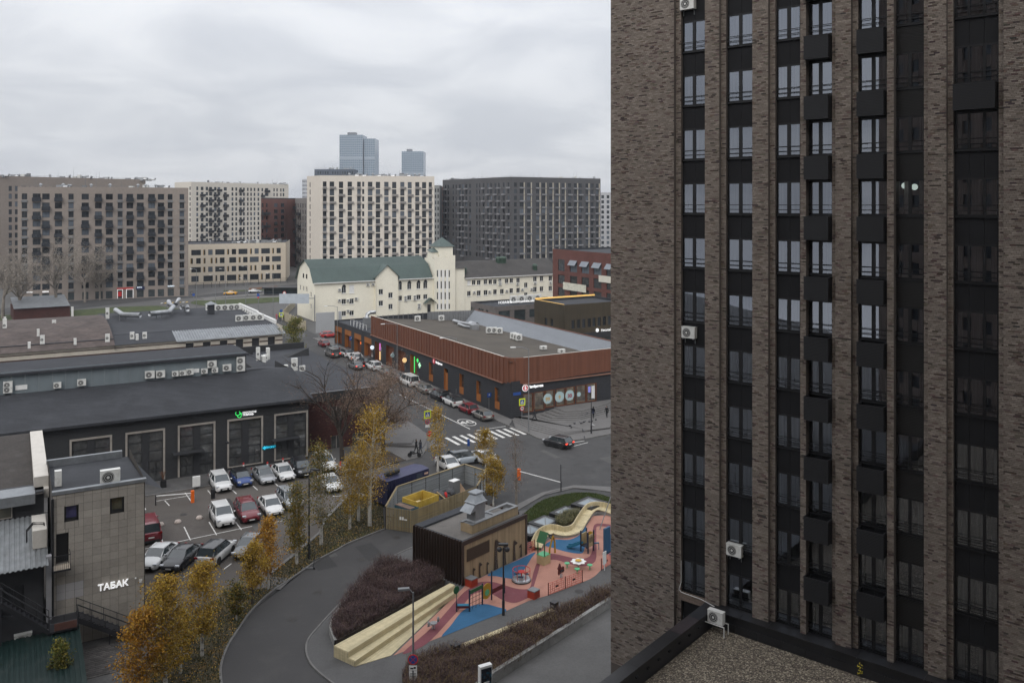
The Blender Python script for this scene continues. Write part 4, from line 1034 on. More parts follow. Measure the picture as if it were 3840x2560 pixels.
# generic small things on walls and roofs
AC = {}
ORD = ['first', 'second', 'third', 'fourth', 'fifth', 'sixth', 'seventh', 'eighth', 'ninth', 'tenth', 'eleventh', 'twelfth', 'thirteenth', 'fourteenth', 'fifteenth']
def ac_parts(w_, h_, d_, twin):
 key = (w_, h_, d_, twin)
 if key in AC: return AC[key]
 c = MB(); c.box((-w_ / 2, -d_, 0), (w_, 0, 0), (0, d_, 0), (0, 0, h_)); c.box((-w_ / 2 - .012, -d_ - .012, h_), (w_ + .024, 0, 0), (0, d_ + .02, 0), (0, 0, .025))
 f = MB(); g_ = MB()
 for i in range(2 if twin else 1):
  zc = h_ * (.5 if not twin else (.27 + .47 * i)); r_ = min(h_ * (.42 if not twin else .21), w_ * .36)
  f.disc((-w_ * .12, -d_ - .006, zc), (0, -1, 0), r_, 18);
  for q in (.55, .85):
   n = 18
   for j in range(n):
    a0, a1 = 2 * pi * j / n, 2 * pi * (j + 1) / n; p = lambda a, rr: V((-w_ * .12 + cos(a) * r_ * rr, -d_ - .014, zc + sin(a) * r_ * rr))
    g_.quad(p(a0, q), p(a0, q + .06), p(a1, q + .06), p(a1, q))
  g_.disc((-w_ * .12, -d_ - .016, zc), (0, -1, 0), r_ * .25, 10)
 l_ = MB()
 for sx in (-.38, .38): l_.box((w_ * sx - .02, -d_ - .03, -.06), (.04, 0, 0), (0, d_ + .03, 0), (0, 0, .06)); l_.box((w_ * sx - .02, -.05, -.3), (.04, 0, 0), (0, .04, 0), (0, 0, .26))
 AC[key] = (c.mesh('casing', ac_white), f.mesh('fan', ac_dark), g_.mesh('fan_grille', ac_white), l_.mesh('bracket', metal_grey))
 return AC[key]
def ac_unit(pos, n_out, label, w_=.85, h_=.6, d_=.32, twin=False, group='conditioner units on walls and roofs', legs=True):
 rz = atan2(n_out.y, n_out.x) + pi / 2
 t = thing('air_conditioner', label, 'air conditioner', pos, rz, group)
 a = ac_parts(w_, h_, d_, twin)
 for nm, me in zip(('casing', 'fan', 'fan_grille', 'bracket'), a):
  if nm == 'bracket' and not legs: continue
  place(me, nm, t, local=True)
 return t
def hole(k, x0, y0, x1, y1, P, u):
 a, b = dp(k, x0, y1, P, u), dp(k, x1, y1, P, u); c = dp(k, (x0 + x1) / 2, y0, P, u); d = dp(k, (x0 + x1) / 2, y1, P, u)
 o = V((P.x, P.y, 0)); return ((V((a.x, a.y, 0)) - o).dot(u), (V((b.x, b.y, 0)) - o).dot(u), d.z, c.z)
def ub(mb, P, u, a0, a1, z0, z1, d0, d1):
 n = nrm(u); mb.box(V((P.x, P.y, z0)) + u * a0 + n * d0, u * (a1 - a0), n * (d1 - d0), (0, 0, z1 - z0)); return mb
# cream mansion with green roof and castle tower
PM = V((-53.7, 234, 0)); EAV = 10.6
man = thing('mansion', 'cream mansion with green gambrel roof, castle tower and dark roofed right wing', 'mansion', PM)
hz2 = [(356, 1228, 388, 1273, 'v'), (412, 1213, 448, 1271, 'b'), (356, 1315, 388, 1353, 'v'), (413, 1312, 445, 1350, 'v'), (357, 1403, 388, 1440, 'v'), (413, 1400, 445, 1436, 'v'),
       (769, 1202, 799, 1250, 'v'), (838, 1199, 868, 1244, 'v'), (906, 1196, 935, 1241, 'v'), (956, 1192, 986, 1238, 'v'), (769, 1291, 800, 1328, 'v'), (838, 1288, 868, 1323, 'v'), (905, 1284, 936, 1319, 'v'), (956, 1281, 986, 1316, 'v')]
hb2 = [(628, 1243, 660, 1283, 'v'), (699, 1268, 731, 1307, 'v'), (628, 1327, 660, 1366, 'v'), (700, 1352, 731, 1391, 'v')]
UB0, UB1 = on_line(PM, B, S(2, 598, 0)[0]), on_line(PM, B, S(2, 762, 0)[0])
UT0, UT1 = 35.5, on_line(PM, B, S(2, 1180, 0)[0]); UW1 = on_line(PM, B, S(2, 1257, 0)[0]); UE = 79.0
mb = MB(); hf = [hole(2, *h[:4], PM, B) for h in hz2]; wall(mb, PM, B, UT0, EAV, hf, .2)
PB_ = PM + nrm(B) * .7 + B * UB0
hbh = [hole(2, *h[:4], PB_, B) for h in hb2]; wall(mb, PB_, B, UB1 - UB0, EAV + .9, hbh, .2)
nB = nrm(B)
for uu in (UB0, UB1): q = PM + B * uu; mb.quad(q, q + nB * .7, q + nB * .7 + V((0, 0, EAV + .9)), q + V((0, 0, EAV + .9)))
D_G = 16.0
prof = [(0, EAV), (2.6, 14.2), (8.0, 16.35), (13.4, 14.2), (16, EAV)]
PGL = PM + A * D_G; uG = -A
hg2 = [(70, 1127, 80, 1160), (93, 1133, 103, 1166), (47, 1213, 56, 1250), (70, 1220, 80, 1256), (93, 1225, 103, 1262), (125, 1265, 134, 1302), (47, 1290, 56, 1326), (70, 1297, 80, 1333), (94, 1305, 103, 1341), (125, 1352, 134, 1386)]
hgh = [hole(2, *h, PGL, uG) for h in hg2]
wall(mb, PGL, uG, D_G, EAV, [h for h in hgh if h[3] < EAV], .2)
mb.poly([PGL + uG * (D_G - d) + V((0, 0, z)) for d, z in prof][::-1])
PTw = PM + B * UT0 + nB * .9; WT = UT1 - UT0
ht2 = [(x, y0, x + 11, y1) for y0, y1 in ((1103, 1155), (1184, 1240), (1265, 1320), (1350, 1390)) for x in (1055, 1083, 1112, 1142)]
hth = [hole(2, *h, PTw, B) for h in ht2]; wall(mb, PTw, B, WT, 15.9, hth, .15)
for uu in (0, WT): q = PTw + B * uu; mb.quad(q, q + A * 7, q + A * 7 + V((0, 0, 15.9)), q + V((0, 0, 15.9)))
PW = PM + B * UW1
hw2 = [(1279, 1178, 1306, 1213, 'b')] + [(x, 1177, x + 27, 1212, 'v') for x in (1313, 1350)] + [(x, 1172, x + 26, 1207, 'v') for x in (1400, 1436, 1470)] + [(1507, 1168, 1531, 1200, 'v'), (1556, 1166, 1581, 1200, 'v'), (1591, 1163, 1616, 1197, 'v'), (1640, 1160, 1666, 1195, 'v'), (1697, 1195, 1722, 1232, 'v'), (1763, 1150, 1790, 1187, 'v'), (1812, 1147, 1838, 1184, 'v'), (1877, 1145, 1903, 1182, 'v'),
      (1278, 1257, 1305, 1294, 'v'), (1350, 1253, 1378, 1291, 'v'), (1400, 1250, 1428, 1287, 'v'), (1470, 1245, 1497, 1282, 'v'), (1520, 1242, 1548, 1279, 'v'), (1590, 1237, 1616, 1273, 'v'), (1640, 1234, 1666, 1270, 'v'), (1697, 1268, 1722, 1305, 'v'), (1763, 1226, 1790, 1263, 'v'), (1812, 1223, 1838, 1259, 'v'), (1877, 1220, 1903, 1256, 'v')]
hwh = [hole(2, *h[:4], PW, B) for h in hw2]; wall(mb, PW, B, UE - UW1, 9.85, hwh, .2)
PL_ = PM + B * UT1 + nB * .2; wall(mb, PL_, B, UW1 - UT1, 12.9, [], .2)
q = PM + B * UW1; mb.quad(q + nB * .2, q + A * 6, q + A * 6 + V((0, 0, 12.9)), q + nB * .2 + V((0, 0, 12.9)))
q = PM + B * UE; mb.quad(q, q + A * 15, q + A * 15 + V((0, 0, 12)), q + V((0, 0, 9.85)))
for i in range(7):
 if i % 2 == 0: ub(mb, PTw, B, WT * i / 7, WT * (i + 1) / 7, 15.9, 16.7, -.35, 0)
ub(mb, PTw, B, 0, WT, 15.9, 16.25, -.3, -.05)
TC = PTw + B * (WT * .32) + A * 1.6
wall(mb, TC, B, WT * .68, 19.4, [], .2, 15); q = TC + B * WT * .68; mb.quad(q + V((0, 0, 0)), q + A * 5.5, q + A * 5.5 + V((0, 0, 19.4)), q + V((0, 0, 19.4)))
q = TC; mb.quad(q + A * 5.5 + V((0, 0, 15)), q + V((0, 0, 15)), q + V((0, 0, 19.4)), q + A * 5.5 + V((0, 0, 19.4)))
T2 = PTw + B * .1 + A * 2.2; wall(mb, T2, B, WT * .36, 17.8, [], .2, 15.2); mb.quad(T2 + A * 3 + V((0, 0, 15)), T2 + V((0, 0, 15)), T2 + V((0, 0, 17.8)), T2 + A * 3 + V((0, 0, 17.8)))
GA = 14.6; wb_ = UB1 - UB0
mb.poly([PB_ + V((0, 0, EAV + .9)), PB_ + B * wb_ + V((0, 0, EAV + .9)), PB_ + B * wb_ / 2 + V((0, 0, GA))])
mb.build('wall', plaster_cream, man)
mb = MB(); ub(mb, PTw, B, .3, WT - .2, 15.78, 15.88, -7, -.3); mb.build('tower_deck', felt2, man)
pilm = M('pilaster_white', (.82, .81, .78), .8, .03, 1)
mb = MB()
for x in (1066, 1094, 1124):
 h = hole(2, x, 1100, x + 15, 1395, PTw, B); ub(mb, PTw, B, h[0], h[1], max(h[2], .2), h[3], 0, .04)
mb.build('pilaster', pilm, man)
def arch(P, u, h):       # pointed head above an arched window
 m_ = MB(); a0, a1, z0, z1 = h; n = nrm(u); mid = (a0 + a1) / 2
 pts = [(a0, z1), (a0 + (a1 - a0) * .18, z1 + .5), (mid, z1 + .8), (a1 - (a1 - a0) * .18, z1 + .5), (a1, z1)]
 m_.poly([V((P.x, P.y, 0)) + u * a + V((0, 0, z)) + n * .012 for a, z in pts]); return m_
for h, s_ in zip(hf, hz2):
 if s_[4] == 'b': o_ = put_win(man, PM, B, h, 'o', winframe_w, white_paint, .12, 'roller_blind')
 else:
  o_ = put_win(man, PM, B, h, 'v', winframe_w, farglass, .2)
 m_ = MB(); ub(m_, PM, B, h[0] - .1, h[1] + .1, h[2] - .12, h[2], 0, .12); m_.build('sill', winframe_w, man)
for i in (0, 6, 7, 8, 9): arch(PM, B, hf[i]).build('window_arch', farglass, man)
for h in hbh:
 put_win(man, PB_, B, h, 'v', winframe_w, farglass, .2); m_ = MB(); ub(m_, PB_, B, h[0] - .1, h[1] + .1, h[2] - .12, h[2], 0, .12); m_.build('sill', winframe_w, man)
for h in hgh:
 if h[3] < EAV: put_win(man, PGL, uG, h, 'v', winframe_w, farglass, .2)
 else: m_ = MB(); ub(m_, PGL, uG, h[0], h[1], h[2], h[3], 0, .03); m_.build('window', farglass, man)
for h in hth: put_win(man, PTw, B, h, 'o', winframe_w, farglass, .15)
for h, s_ in zip(hwh, hw2):
 put_win(man, PW, B, h, 'v' if s_[4] == 'v' else 'o', winframe_w, farglass if s_[4] == 'v' else white_paint, .2)
 m_ = MB(); ub(m_, PW, B, h[0] - .1, h[1] + .1, h[2] - .12, h[2], 0, .12); m_.build('sill', winframe_w, man)
green_r = M('green_tile', (.072, .100, .092), .6, .10, .3, fine=(2, .06), spec=.4)
dark_r = M('dark_shingle', (.062, .058, .055), .9, .14, .3, fine=(3, .15), stain=((.09, .085, .08), .4, .5))
def roof_courses(mb, O, u, W_, p0, p1, n, lift=.05, o0=0.0, o1=0.0):
 for i in range(n):
  t0, t1 = i / n, (i + 1) / n
  d0, z0 = p0[0] + (p1[0] - p0[0]) * t0, p0[1] + (p1[1] - p0[1]) * t0; d1, z1 = p0[0] + (p1[0] - p0[0]) * t1, p0[1] + (p1[1] - p0[1]) * t1
  a = -nrm(u)
  q = lambda x, d, z: V((O.x, O.y, 0)) + u * x + a * d + V((0, 0, z))
  mb.quad(q(-o0, d0, z0 + lift), q(W_ + o1, d0, z0 + lift), q(W_ + o1, d1, z1), q(-o0, d1, z1))
  mb.quad(q(-o0, d0, z0 - .02), q(W_ + o1, d0, z0 - .02), q(W_ + o1, d0, z0 + lift), q(-o0, d0, z0 + lift))
rfm = MB()
roof_courses(rfm, PM, B, UT0, (-.55, EAV - .25), (2.6, 14.2), 15, .06, .6, -.4)
roof_courses(rfm, PM, B, UT0, (2.6, 14.2), (8.0, 16.35), 14, .06, .6, -.4)
q = lambda x, d, z: PM + B * x + A * d + V((0, 0, z))
rfm.quad(q(-.6, 8, 16.35), q(UT0, 8, 16.35), q(UT0, 13.4, 14.2), q(-.6, 13.4, 14.2)); rfm.quad(q(-.6, 13.4, 14.2), q(UT0, 13.4, 14.2), q(UT0, 16.5, 10.3), q(-.6, 16.5, 10.3))
rfm.build('roof', green_r, man)
rg_ = MB()   # bay roof
q2 = lambda x, d, z: PB_ + B * x + A * d + V((0, 0, z))
for s_ in (0, 1):
 xe = -.5 if s_ == 0 else wb_ + .5
 f4 = [q2(xe, -.45, EAV + .5), q2(wb_ / 2, -.45, GA + .1), q2(wb_ / 2, 5.2, GA + .1), q2(xe, 3.2, EAV + .5)]
 rg_.poly(f4 if s_ else f4[::-1]); f5 = [p - V((0, 0, .18)) for p in f4]; rg_.quad(f4[0], f4[1], f5[1], f5[0])
rg_.build('bay_roof', green_r, man)
pr = MB(); c_ = TC + B * WT * .34 + A * 2.75; hs_ = WT * .34 + .45
cs_ = [c_ - B * hs_ - A * 3.2, c_ + B * hs_ - A * 3.2, c_ + B * hs_ + A * 3.2, c_ - B * hs_ + A * 3.2]; ap = c_ + V((0, 0, 22.0))
for i in range(4): pr.add([cs_[i] + V((0, 0, 19.25)), cs_[(i + 1) % 4] + V((0, 0, 19.25)), ap], [(0, 1, 2)])
pr.poly([p + V((0, 0, 19.25)) for p in cs_]); pr.build('turret_roof', green_r, man)
pr = MB(); a_ = T2 - B * .3 - A * .3; b_ = T2 + B * WT * .36 - A * .3; pr.add([a_ + V((0, 0, 17.7)), b_ + V((0, 0, 17.7)), b_ + A * 3.4 + V((0, 0, 19)), a_ + A * 3.4 + V((0, 0, 18.2))], [(0, 1, 2, 3)]); pr.build('turret_roof', green_r, man)
rw_ = MB(); WW = UE - UW1
roof_courses(rw_, PW, B, WW, (-.5, 9.75), (7.5, 14.3), 18, .05, .2, 1)
qq = lambda x, d, z: PW + B * x + A * d + V((0, 0, z)); rw_.quad(qq(-.2, 7.5, 14.3), qq(WW + 1, 7.5, 14.3), qq(WW + 1, 15.5, 9.7), qq(-.2, 15.5, 9.7)); rw_.add([qq(-.2, 7.5, 14.3), qq(-.2, 15, 9.7), qq(-.2, 0, 9.7)], [(0, 1, 2)])
rw_.build('wing_roof', dark_r, man)
pr = MB(); lw_ = UW1 - UT1; q3 = lambda x, d, z: PL_ + B * x + A * d + V((0, 0, z)); pr.poly([q3(-.3, -.5, 12.8), q3(lw_ + .5, -.5, 12.8), q3(lw_ * .3, 2.8, 14.6), q3(-.3, 2.8, 14.6)]); pr.add([q3(lw_ + .5, -.5, 12.8), q3(lw_ + .5, 6, 12.8), q3(lw_ * .3, 2.8, 14.6)], [(0, 1, 2)]); pr.build('wing_roof', dark_r, man)
gut = MB()
ub(gut, PM, B, -.3, UB0, EAV - .42, EAV - .22, .5, .66); ub(gut, PM, B, UB1 + .4, UT0, EAV - .42, EAV - .22, .5, .66); ub(gut, PW, B, 0, WW, 9.55, 9.75, .45, .6)
gut.build('gutter', pilm, man)
for x in (150, 598, 762, 1030, 1257):
 a = on_line(PM, B, S(2, x, 0)[0]); m_ = MB(); p = PM + B * a + nB * .95 if x < 1200 else PW + nB * .15; m_.tube([p + V((0, 0, .2)), p + V((0, 0, 9.6))], .07, 6); m_.build('downpipe', plaster_cream, man)
for x in (1277, 1620, 1800, 1600, 1578):   # green roof vents
 a = on_line(PW, B, S(2, x, 0)[0]); d = 2.0 if x in (1277, 1800) else 6.2; p = PW + B * a + A * d; zz = 9.75 + 4.55 * (d + .5) / 8
 m_ = MB(); m_.lathe((p.x, p.y, zz - .3), [(.7, 0), (.7, 1.4), (.95, 1.45), (.8, 1.8), (.1, 2.2)], 10); m_.build('roof_vent', M('vent_green', (.03, .06, .04), .5, 0) if 'vent_green' not in MATS else MATS['vent_green'], man)
m_ = MB(); h = hole(2, 985, 1362, 1008, 1402, PM, B); ub(m_, PM, B, h[0], h[1], .2, 2.6, .01, .06); m_.build('door', metal_dark, man)
m_ = MB(); p = PM + B * ((h[0] + h[1]) / 2); hw_ = 1.9
for s_ in (-1, 1): f4 = [p + B * s_ * hw_ + V((0, 0, 3)), p + V((0, 0, 4.6)), p + nB * 1.6 + V((0, 0, 4.6)), p + nB * 1.6 + B * s_ * hw_ + V((0, 0, 3))]; m_.poly(f4 if s_ < 0 else f4[::-1])
m_.build('porch_roof', green_r, man)
i = 0
for (x, y, tw) in ((340, 1247, 0), (546, 1208, 0), (586, 1207, 0), (339, 1324, 0), (402, 1325, 0), (461, 1312, 0), (402, 1402, 0), (824, 1310, 1), (892, 1305, 1), (923, 1366, 1), (1039, 1327, 0)):
 q = dp(2, x, y, PM + nB * .02, B); ac_unit(q - V((0, 0, .4)) if not tw else q - V((0, 0, .8)), nB, 'white conditioner on the cream mansion, %s from the gable end' % ORD[i], .9, .75 if not tw else 1.5, .35, bool(tw)); i += 1
i = 0
for (x, y, tw) in ((1517, 1195, 1), (1328, 1265, 0), (1441, 1260, 0), (1568, 1255, 0), (1646, 1203, 0), (1682, 1245, 0), (1751, 1241, 0), (1775, 1198, 0), (1888, 1195, 0)):
 q = dp(2, x, y, PW + nB * .02, B); ac_unit(q - V((0, 0, .4)) if not tw else q - V((0, 0, .8)), nB, 'white conditioner on the right wing of the mansion, %s unit' % ORD[i], .9, .7 if not tw else 1.4, .35, bool(tw)); i += 1
bwm = M('fence_beige', (.42, .37, .27), .85, .08, .5)
fw = thing('boundary_wall', 'beige panel wall between posts beside the mansion', 'wall', g(10, 1560, 610))
pts_ = [g(10, 1545, 600), g(10, 1700, 672), g(10, 1830, 735)]
a_, b_ = pts_[0], pts_[2]; L_ = (b_ - a_).length; uu = (b_ - a_).normalized(); n_ = 8
for i in range(n_):
 m_ = MB(); m_.box(a_ + uu * (L_ * i / n_ + .15), uu * (L_ / n_ - .3), nrm(uu) * .1, (0, 0, 2.3)); m_.build('panel', bwm, fw)
for i in range(n_ + 1): m_ = MB(); m_.cb(a_ + uu * (L_ * i / n_), .3, .3, 2.5, atan2(uu.y, uu.x), True); m_.build('post', bwm, fw)
fw2 = thing('boundary_wall', 'long beige panel wall running up to the avenue behind the shrubs', 'wall', g(10, 1545, 480))
a_, b_ = g(10, 1535, 598), g(10, 1700, 430); L_ = (b_ - a_).length; uu = (b_ - a_).normalized()
for i in range(12): m_ = MB(); m_.box(a_ + uu * (L_ * i / 12 + .1), uu * (L_ / 12 - .2), nrm(uu) * .1, (0, 0, 2.2)); m_.build('panel', bwm, fw2)
gw = thing('boundary_wall', 'pale grey wall between the mansion and the low shop wing', 'wall', g(10, 1965, 770))
a_, b_ = g(10, 1965, 770), g(10, 2200, 755); uu = (b_ - a_).normalized(); m_ = MB(); m_.box(a_, uu * (b_ - a_).length, nrm(uu) * -.25, (0, 0, 5.0)); m_.build('panel', M('grey_wall', (.35, .36, .37), .8, .06, .4), gw)
m_ = MB(); m_.cb(a_ + uu * 6 + V((0, 0, 0)), .7, .7, 5.1, atan2(uu.y, uu.x), True); m_.build('pier', MATS['grey_wall'], gw)
# supermarket: black brick box with terracotta sheet crown
blk_brick = M('black_brick', (.028, .029, .033), .75, .12, .4, fine=(6, .22), spec=.4, streak=((1, 1, 14), .15))
terra = M('terracotta_sheet', (.148, .059, .035), .65, .10, .25, streak=((3.0, 3.0, .05), .13), rnd=.04, spec=.3)
orange_wood = M('orange_wood', (.27, .095, .022), .7, .1, .5, streak=((5, 5, .4), .12))
brown_wood = M('brown_wood', (.12, .038, .015), .7, .1, .5, streak=((5, 5, .4), .15))
sup = thing('supermarket', 'black brick supermarket crowned with a terracotta corrugated metal band', 'shop', P0)
P1 = P0 + A * 57.1; PLw = P0 + A * 80.4; uS = -A      # street side, left to right
z4h = lambda x0, y0, x1, y1: hole(4, x0, y0, x1, y1, P1, uS)
z11h = lambda x0, y0, x1, y1: hole(11, x0, y0, x1, y1, P1, uS)
big = [z11h(805, 405, 910, 690), z11h(970, 460, 1085, 750), z11h(1150, 530, 1260, 832), z11h(1325, 600, 1455, 905)]
big = [(a, b, .13, z1) for a, b, z0, z1 in big]
thin = [(a, b, z0, z1) for a, b, z0, z1 in (z11h(1600, 705, 1662, 1042), z11h(1820, 790, 1880, 1118), z11h(2048, 870, 2112, 1210), z4h(1345, 742, 1379, 932), z4h(1480, 792, 1516, 990))]
thin = [(a, b, .14 if i == 1 else .75, min(z1, 4.4)) for i, (a, b, z0, z1) in enumerate(thin)]
mb = MB(); wall(mb, P1, uS, 57.1, 8.6, big, 1.2); mb2 = MB()
mb = MB(); wall(mb, P1, uS, 57.1, 5.4, big + thin, .5)
PR0 = P0; hR = [hole(7, 300, 440, 490, 790, P0, B), hole(7, 500, 408, 700, 745, P0, B), hole(7, 705, 375, 885, 720, P0, B), hole(7, 905, 350, 1085, 700, P0, B), hole(7, 1090, 325, 1255, 672, P0, B), hole(7, 1275, 275, 1465, 640, P0, B), hole(7, 1470, 215, 1650, 560, P0, B)]
hR = [(a, b, 1.0 if i > 1 else .75, 3.55 + .05 * i) for i, (a, b, _, _) in enumerate(hR)]
wall(mb, P0, B, 26, 5.6, hR, .35)
PQ = P0 + B * 24; mb.quad(PQ, PQ + A * 52, PQ + A * 52 + V((0, 0, 7)), PQ + V((0, 0, 7)))
mb.quad(P1, P1 + B * 13, P1 + B * 13 + V((0, 0, 8.6)), P1 + V((0, 0, 8.6))) if False else None
wall(mb, P1 + A * 23.3, -A, 23.3, 5.3, [(lambda h: (h[0] + 23.3, h[1] + 23.3, .13, min(h[3], 4.2)))(z11h(*q)) for q in ((225, 170, 320, 440), (360, 225, 460, 500), (500, 280, 605, 560), (648, 335, 755, 620))], 1.0)
wall(mb, PLw + B * 14, -B, 14, 5.3, [], .2)
mb.build('wall', blk_brick, sup)
n_s = nrm(uS)
for i, h in enumerate(big):
 m_ = MB(); o_ = P1 + uS * h[0] - n_s * .5; m_.box(o_ + V((0, 0, h[2])), uS * (h[1] - h[0]), -n_s * .05, (0, 0, h[3] - h[2])); m_.build('portal_back', brown_wood, sup)
 m_ = MB(); m_.box(P1 + uS * (h[0] + (h[1] - h[0]) * .55) - n_s * .42 + V((0, 0, .15)), uS * ((h[1] - h[0]) * .42), -n_s * .05, (0, 0, 2.9)); m_.build('glass_door', shopglass, sup)
 m_ = MB(); m_.box(P1 + uS * (h[0] + .002) - n_s * .49 + V((0, 0, h[2])), uS * .08, n_s * .47, (0, 0, h[3] - h[2])); m_.build('portal_side', brown_wood if i < 3 else orange_wood, sup)
for i, h in enumerate(thin):
 m_ = MB(); m_.box(P1 + uS * (h[0] + .01) - n_s * .49 + V((0, 0, h[2])), uS * .07, n_s * .47, (0, 0, h[3] - h[2])); m_.build('window_reveal', orange_wood, sup)
 if i != 1:
  o_ = put_win(sup, P1, uS, (h[0] + .08, h[1], 1.75, h[3]), 'h', brown_wood, shopglass, .45); m_ = MB(); m_.box(P1 + uS * (h[0] + .1) - n_s * .3 + V((0, 0, h[2])), uS * (h[1] - h[0] - .12), n_s * .34, (0, 0, 1.0)); m_.build('window_box', orange_wood, sup)
 else: m_ = MB(); m_.box(P1 + uS * (h[0] + .1) - n_s * .3 + V((0, 0, .15)), uS * (h[1] - h[0] - .15), n_s * .05, (0, 0, 3.0)); m_.build('door', orange_wood, sup)
lowo = [(lambda h: (h[0] + 23.3, h[1] + 23.3, .13, min(h[3], 4.2)))(z11h(*q)) for q in ((225, 170, 320, 440), (360, 225, 460, 500), (500, 280, 605, 560), (648, 335, 755, 620))]
Plw = P1 + A * 23.3
for h in lowo:
 m_ = MB(); m_.box(Plw + uS * (h[0] + .01) - n_s * .35 + V((0, 0, 3.0)), uS * (h[1] - h[0] - .02), n_s * .3, (0, 0, h[3] - 3.02)); m_.build('lintel_panel', orange_wood, sup)
 m_ = MB(); m_.box(Plw + uS * h[0] - n_s * .9 + V((0, 0, .13)), uS * (h[1] - h[0]), -n_s * .05, (0, 0, 2.9)); m_.build('portal_back', brown_wood, sup)
 m_ = MB(); m_.box(Plw + uS * (h[0] + .01) - n_s * .85 + V((0, 0, .14)), uS * .07, n_s * .8, (0, 0, 2.84)); m_.build('portal_side', orange_wood, sup)
m_ = MB(); m_.poly([p + V((0, 0, 5.0)) for p in (P1 + B * .3, P1 + B * 14, PLw + B * 14, PLw + B * .3)][::-1][::-1]); m_.build('low_roof', felt2, sup)
for i, h in enumerate(hR):
 a0, a1, z0, z1 = h
 fr_ = MB()
 for (x0, x1, y0, y1) in ((a0, a0 + .12, z0, z1), (a1 - .12, a1, z0, z1), (a0 + .12, a1 - .12, z1 - .12, z1), (a0 + .12, a1 - .12, z0, z0 + .12)): ub(fr_, P0, B, x0, x1, y0, y1, -.2, .02)
 wo = fr_.build('window', brown_wood, sup)
 m_ = MB(); n = nrm(B); o_ = P0 + B * (a0 + .12) - n * .1; m_.quad(o_ + V((0, 0, z0 + .12)), o_ + B * (a1 - a0 - .24) + V((0, 0, z0 + .12)), o_ + B * (a1 - a0 - .24) + V((0, 0, z1 - .12)), o_ + V((0, 0, z1 - .12))); m_.build('pane', win_glass, wo)
inm = M('shop_interior', (.40, .33, .22), .9, .35, .9, fine=(3, .3), stain=[((.08, .12, .05), .7, .7), ((.25, .08, .04), .5, 1.1)])
m_ = MB(); ub(m_, P0, B, 1.0, 24, .8, 4.2, -2.4, -2.3); ub(m_, P0, B, 1.0, 24, .75, .8, -2.3, -.4); m_.build('shop_shelves', inm, sup)
m_ = MB()
for x in range(6): ub(m_, P0, B, 3 + 3 * x, 4.6 + 3 * x, 4.12, 4.16, -1.5, -1.3)
m_.build('ceiling_lamp', M('tube_lamp', (1, .95, .85), .5, 0, emit=16, ecol=(1, .9, .72)), sup)
poster = M('poster_teal', (.40, .52, .53), .6, .05, 1); red_t = M('print_red', (.30, .03, .06), .6, 0); gold_t = M('print_gold', (.5, .33, .12), .6, 0)
for (x, y, rr, body, mt) in ((755, 560, 1.0, '99', gold_t), (972, 525, 1.05, '9', gold_t), (1158, 498, 1.05, '30', red_t)):
 q = dp(7, x, y, P0 + nrm(B) * .04, B); q.z = max(q.z, 1.9); m_ = MB(); m_.disc(q, nrm(B), .78 * rr, 24, .02); po = m_.build('poster', poster, sup)
 put_text(body, .8, q + nrm(B) * .012 - V((0, 0, .1)), B, mt, po, .008, bold=.03)
q = dp(7, 1327, 480, P0 + nrm(B) * .04, B); m_ = MB(); m_.disc(q, nrm(B), .36, 20, .02); m_.build('poster', poster, sup)
q = dp(7, 1588, 440, P0 + nrm(B) * .1, B); m_ = MB(); m_.cb(q, .62, .04, 2.0, atan2(B.y, B.x)); m_.build('banner', white_paint, sup)
q = dp(7, 1520, 390, P0 - nrm(B) * .3, B); m_ = MB(); m_.cb(q, .4, .05, .9, atan2(B.y, B.x)); m_.build('screen', M('screen_violet', (.2, .2, .8), .5, 0, emit=1, ecol=(.35, .35, 1)), sup)
q = dp(7, 345, 365, P0 + nrm(B) * .1, B); m_ = MB(); m_.disc(q, nrm(B), .52, 24, .08); so_ = m_.build('sign_disc', lit_white, sup)
m_ = MB(); m_.disc(q + nrm(B) * .012, nrm(B), .44, 24, .005); m_.build('sign_face', M('sign_red', (.42, .03, .05), .5, 0, emit=.25, ecol=(.6, .03, .06)), so_)
put_text('5', .78, q + nrm(B) * .03, B, lit_white, so_, .01, bold=.02)
q = dp(7, 538, 332, P0 + nrm(B) * .1, B); put_text('Пятёрочка', .50, q, B, lit_white, sup, .05, bold=.015)
q = dp(11, 1672, 680, P1 + n_s * .1, uS); m_ = MB(); m_.disc(q, n_s, .5, 20, .08); so_ = m_.build('sign_disc', MATS['sign_red'], sup); put_text('5', .7, q + n_s * .02, uS, lit_white, so_, .01)
q = dp(11, 1748, 715, P1 + n_s * .1, uS); put_text('Пятёрочка', .50, q, uS, lit_white, sup, .05)
q = dp(7, 190, 470, P0 + nrm(B) * .06, B); m_ = MB(); m_.cb(q, 1.3, .05, .42, atan2(B.y, B.x)); m_.build('street_sign', blue_sign, sup)
for (x, y, r_, mt) in ((770, 482, .42, lit_cold), (1068, 598, .4, MATS['poster_teal']), (1246, 668, .45, lit_warm)):
 q = dp(11, x, y, P1 + n_s * .7, uS); m_ = MB(); m_.disc(q, (B * .2 - A * .98), r_, 18, .15); m_.build('blade_sign', mt, sup)
for (x, y, w_, h_, mt) in ((882, 470, .35, 1.4, M('lit_pink', (.8, .2, .7), .5, 0, emit=.6, ecol=(.9, .25, .8))), (882, 600, .4, 1.7, lit_warm), (602, 415, .6, .5, M('lit_orange', (1, .2, .02), .5, 0, emit=.7, ecol=(1, .22, .02)))):
 q = dp(11, x, y, P1 - n_s * .2, uS); m_ = MB(); m_.cb(q, w_, .08, h_, atan2(uS.y, uS.x)); m_.build('light_panel', mt, sup)
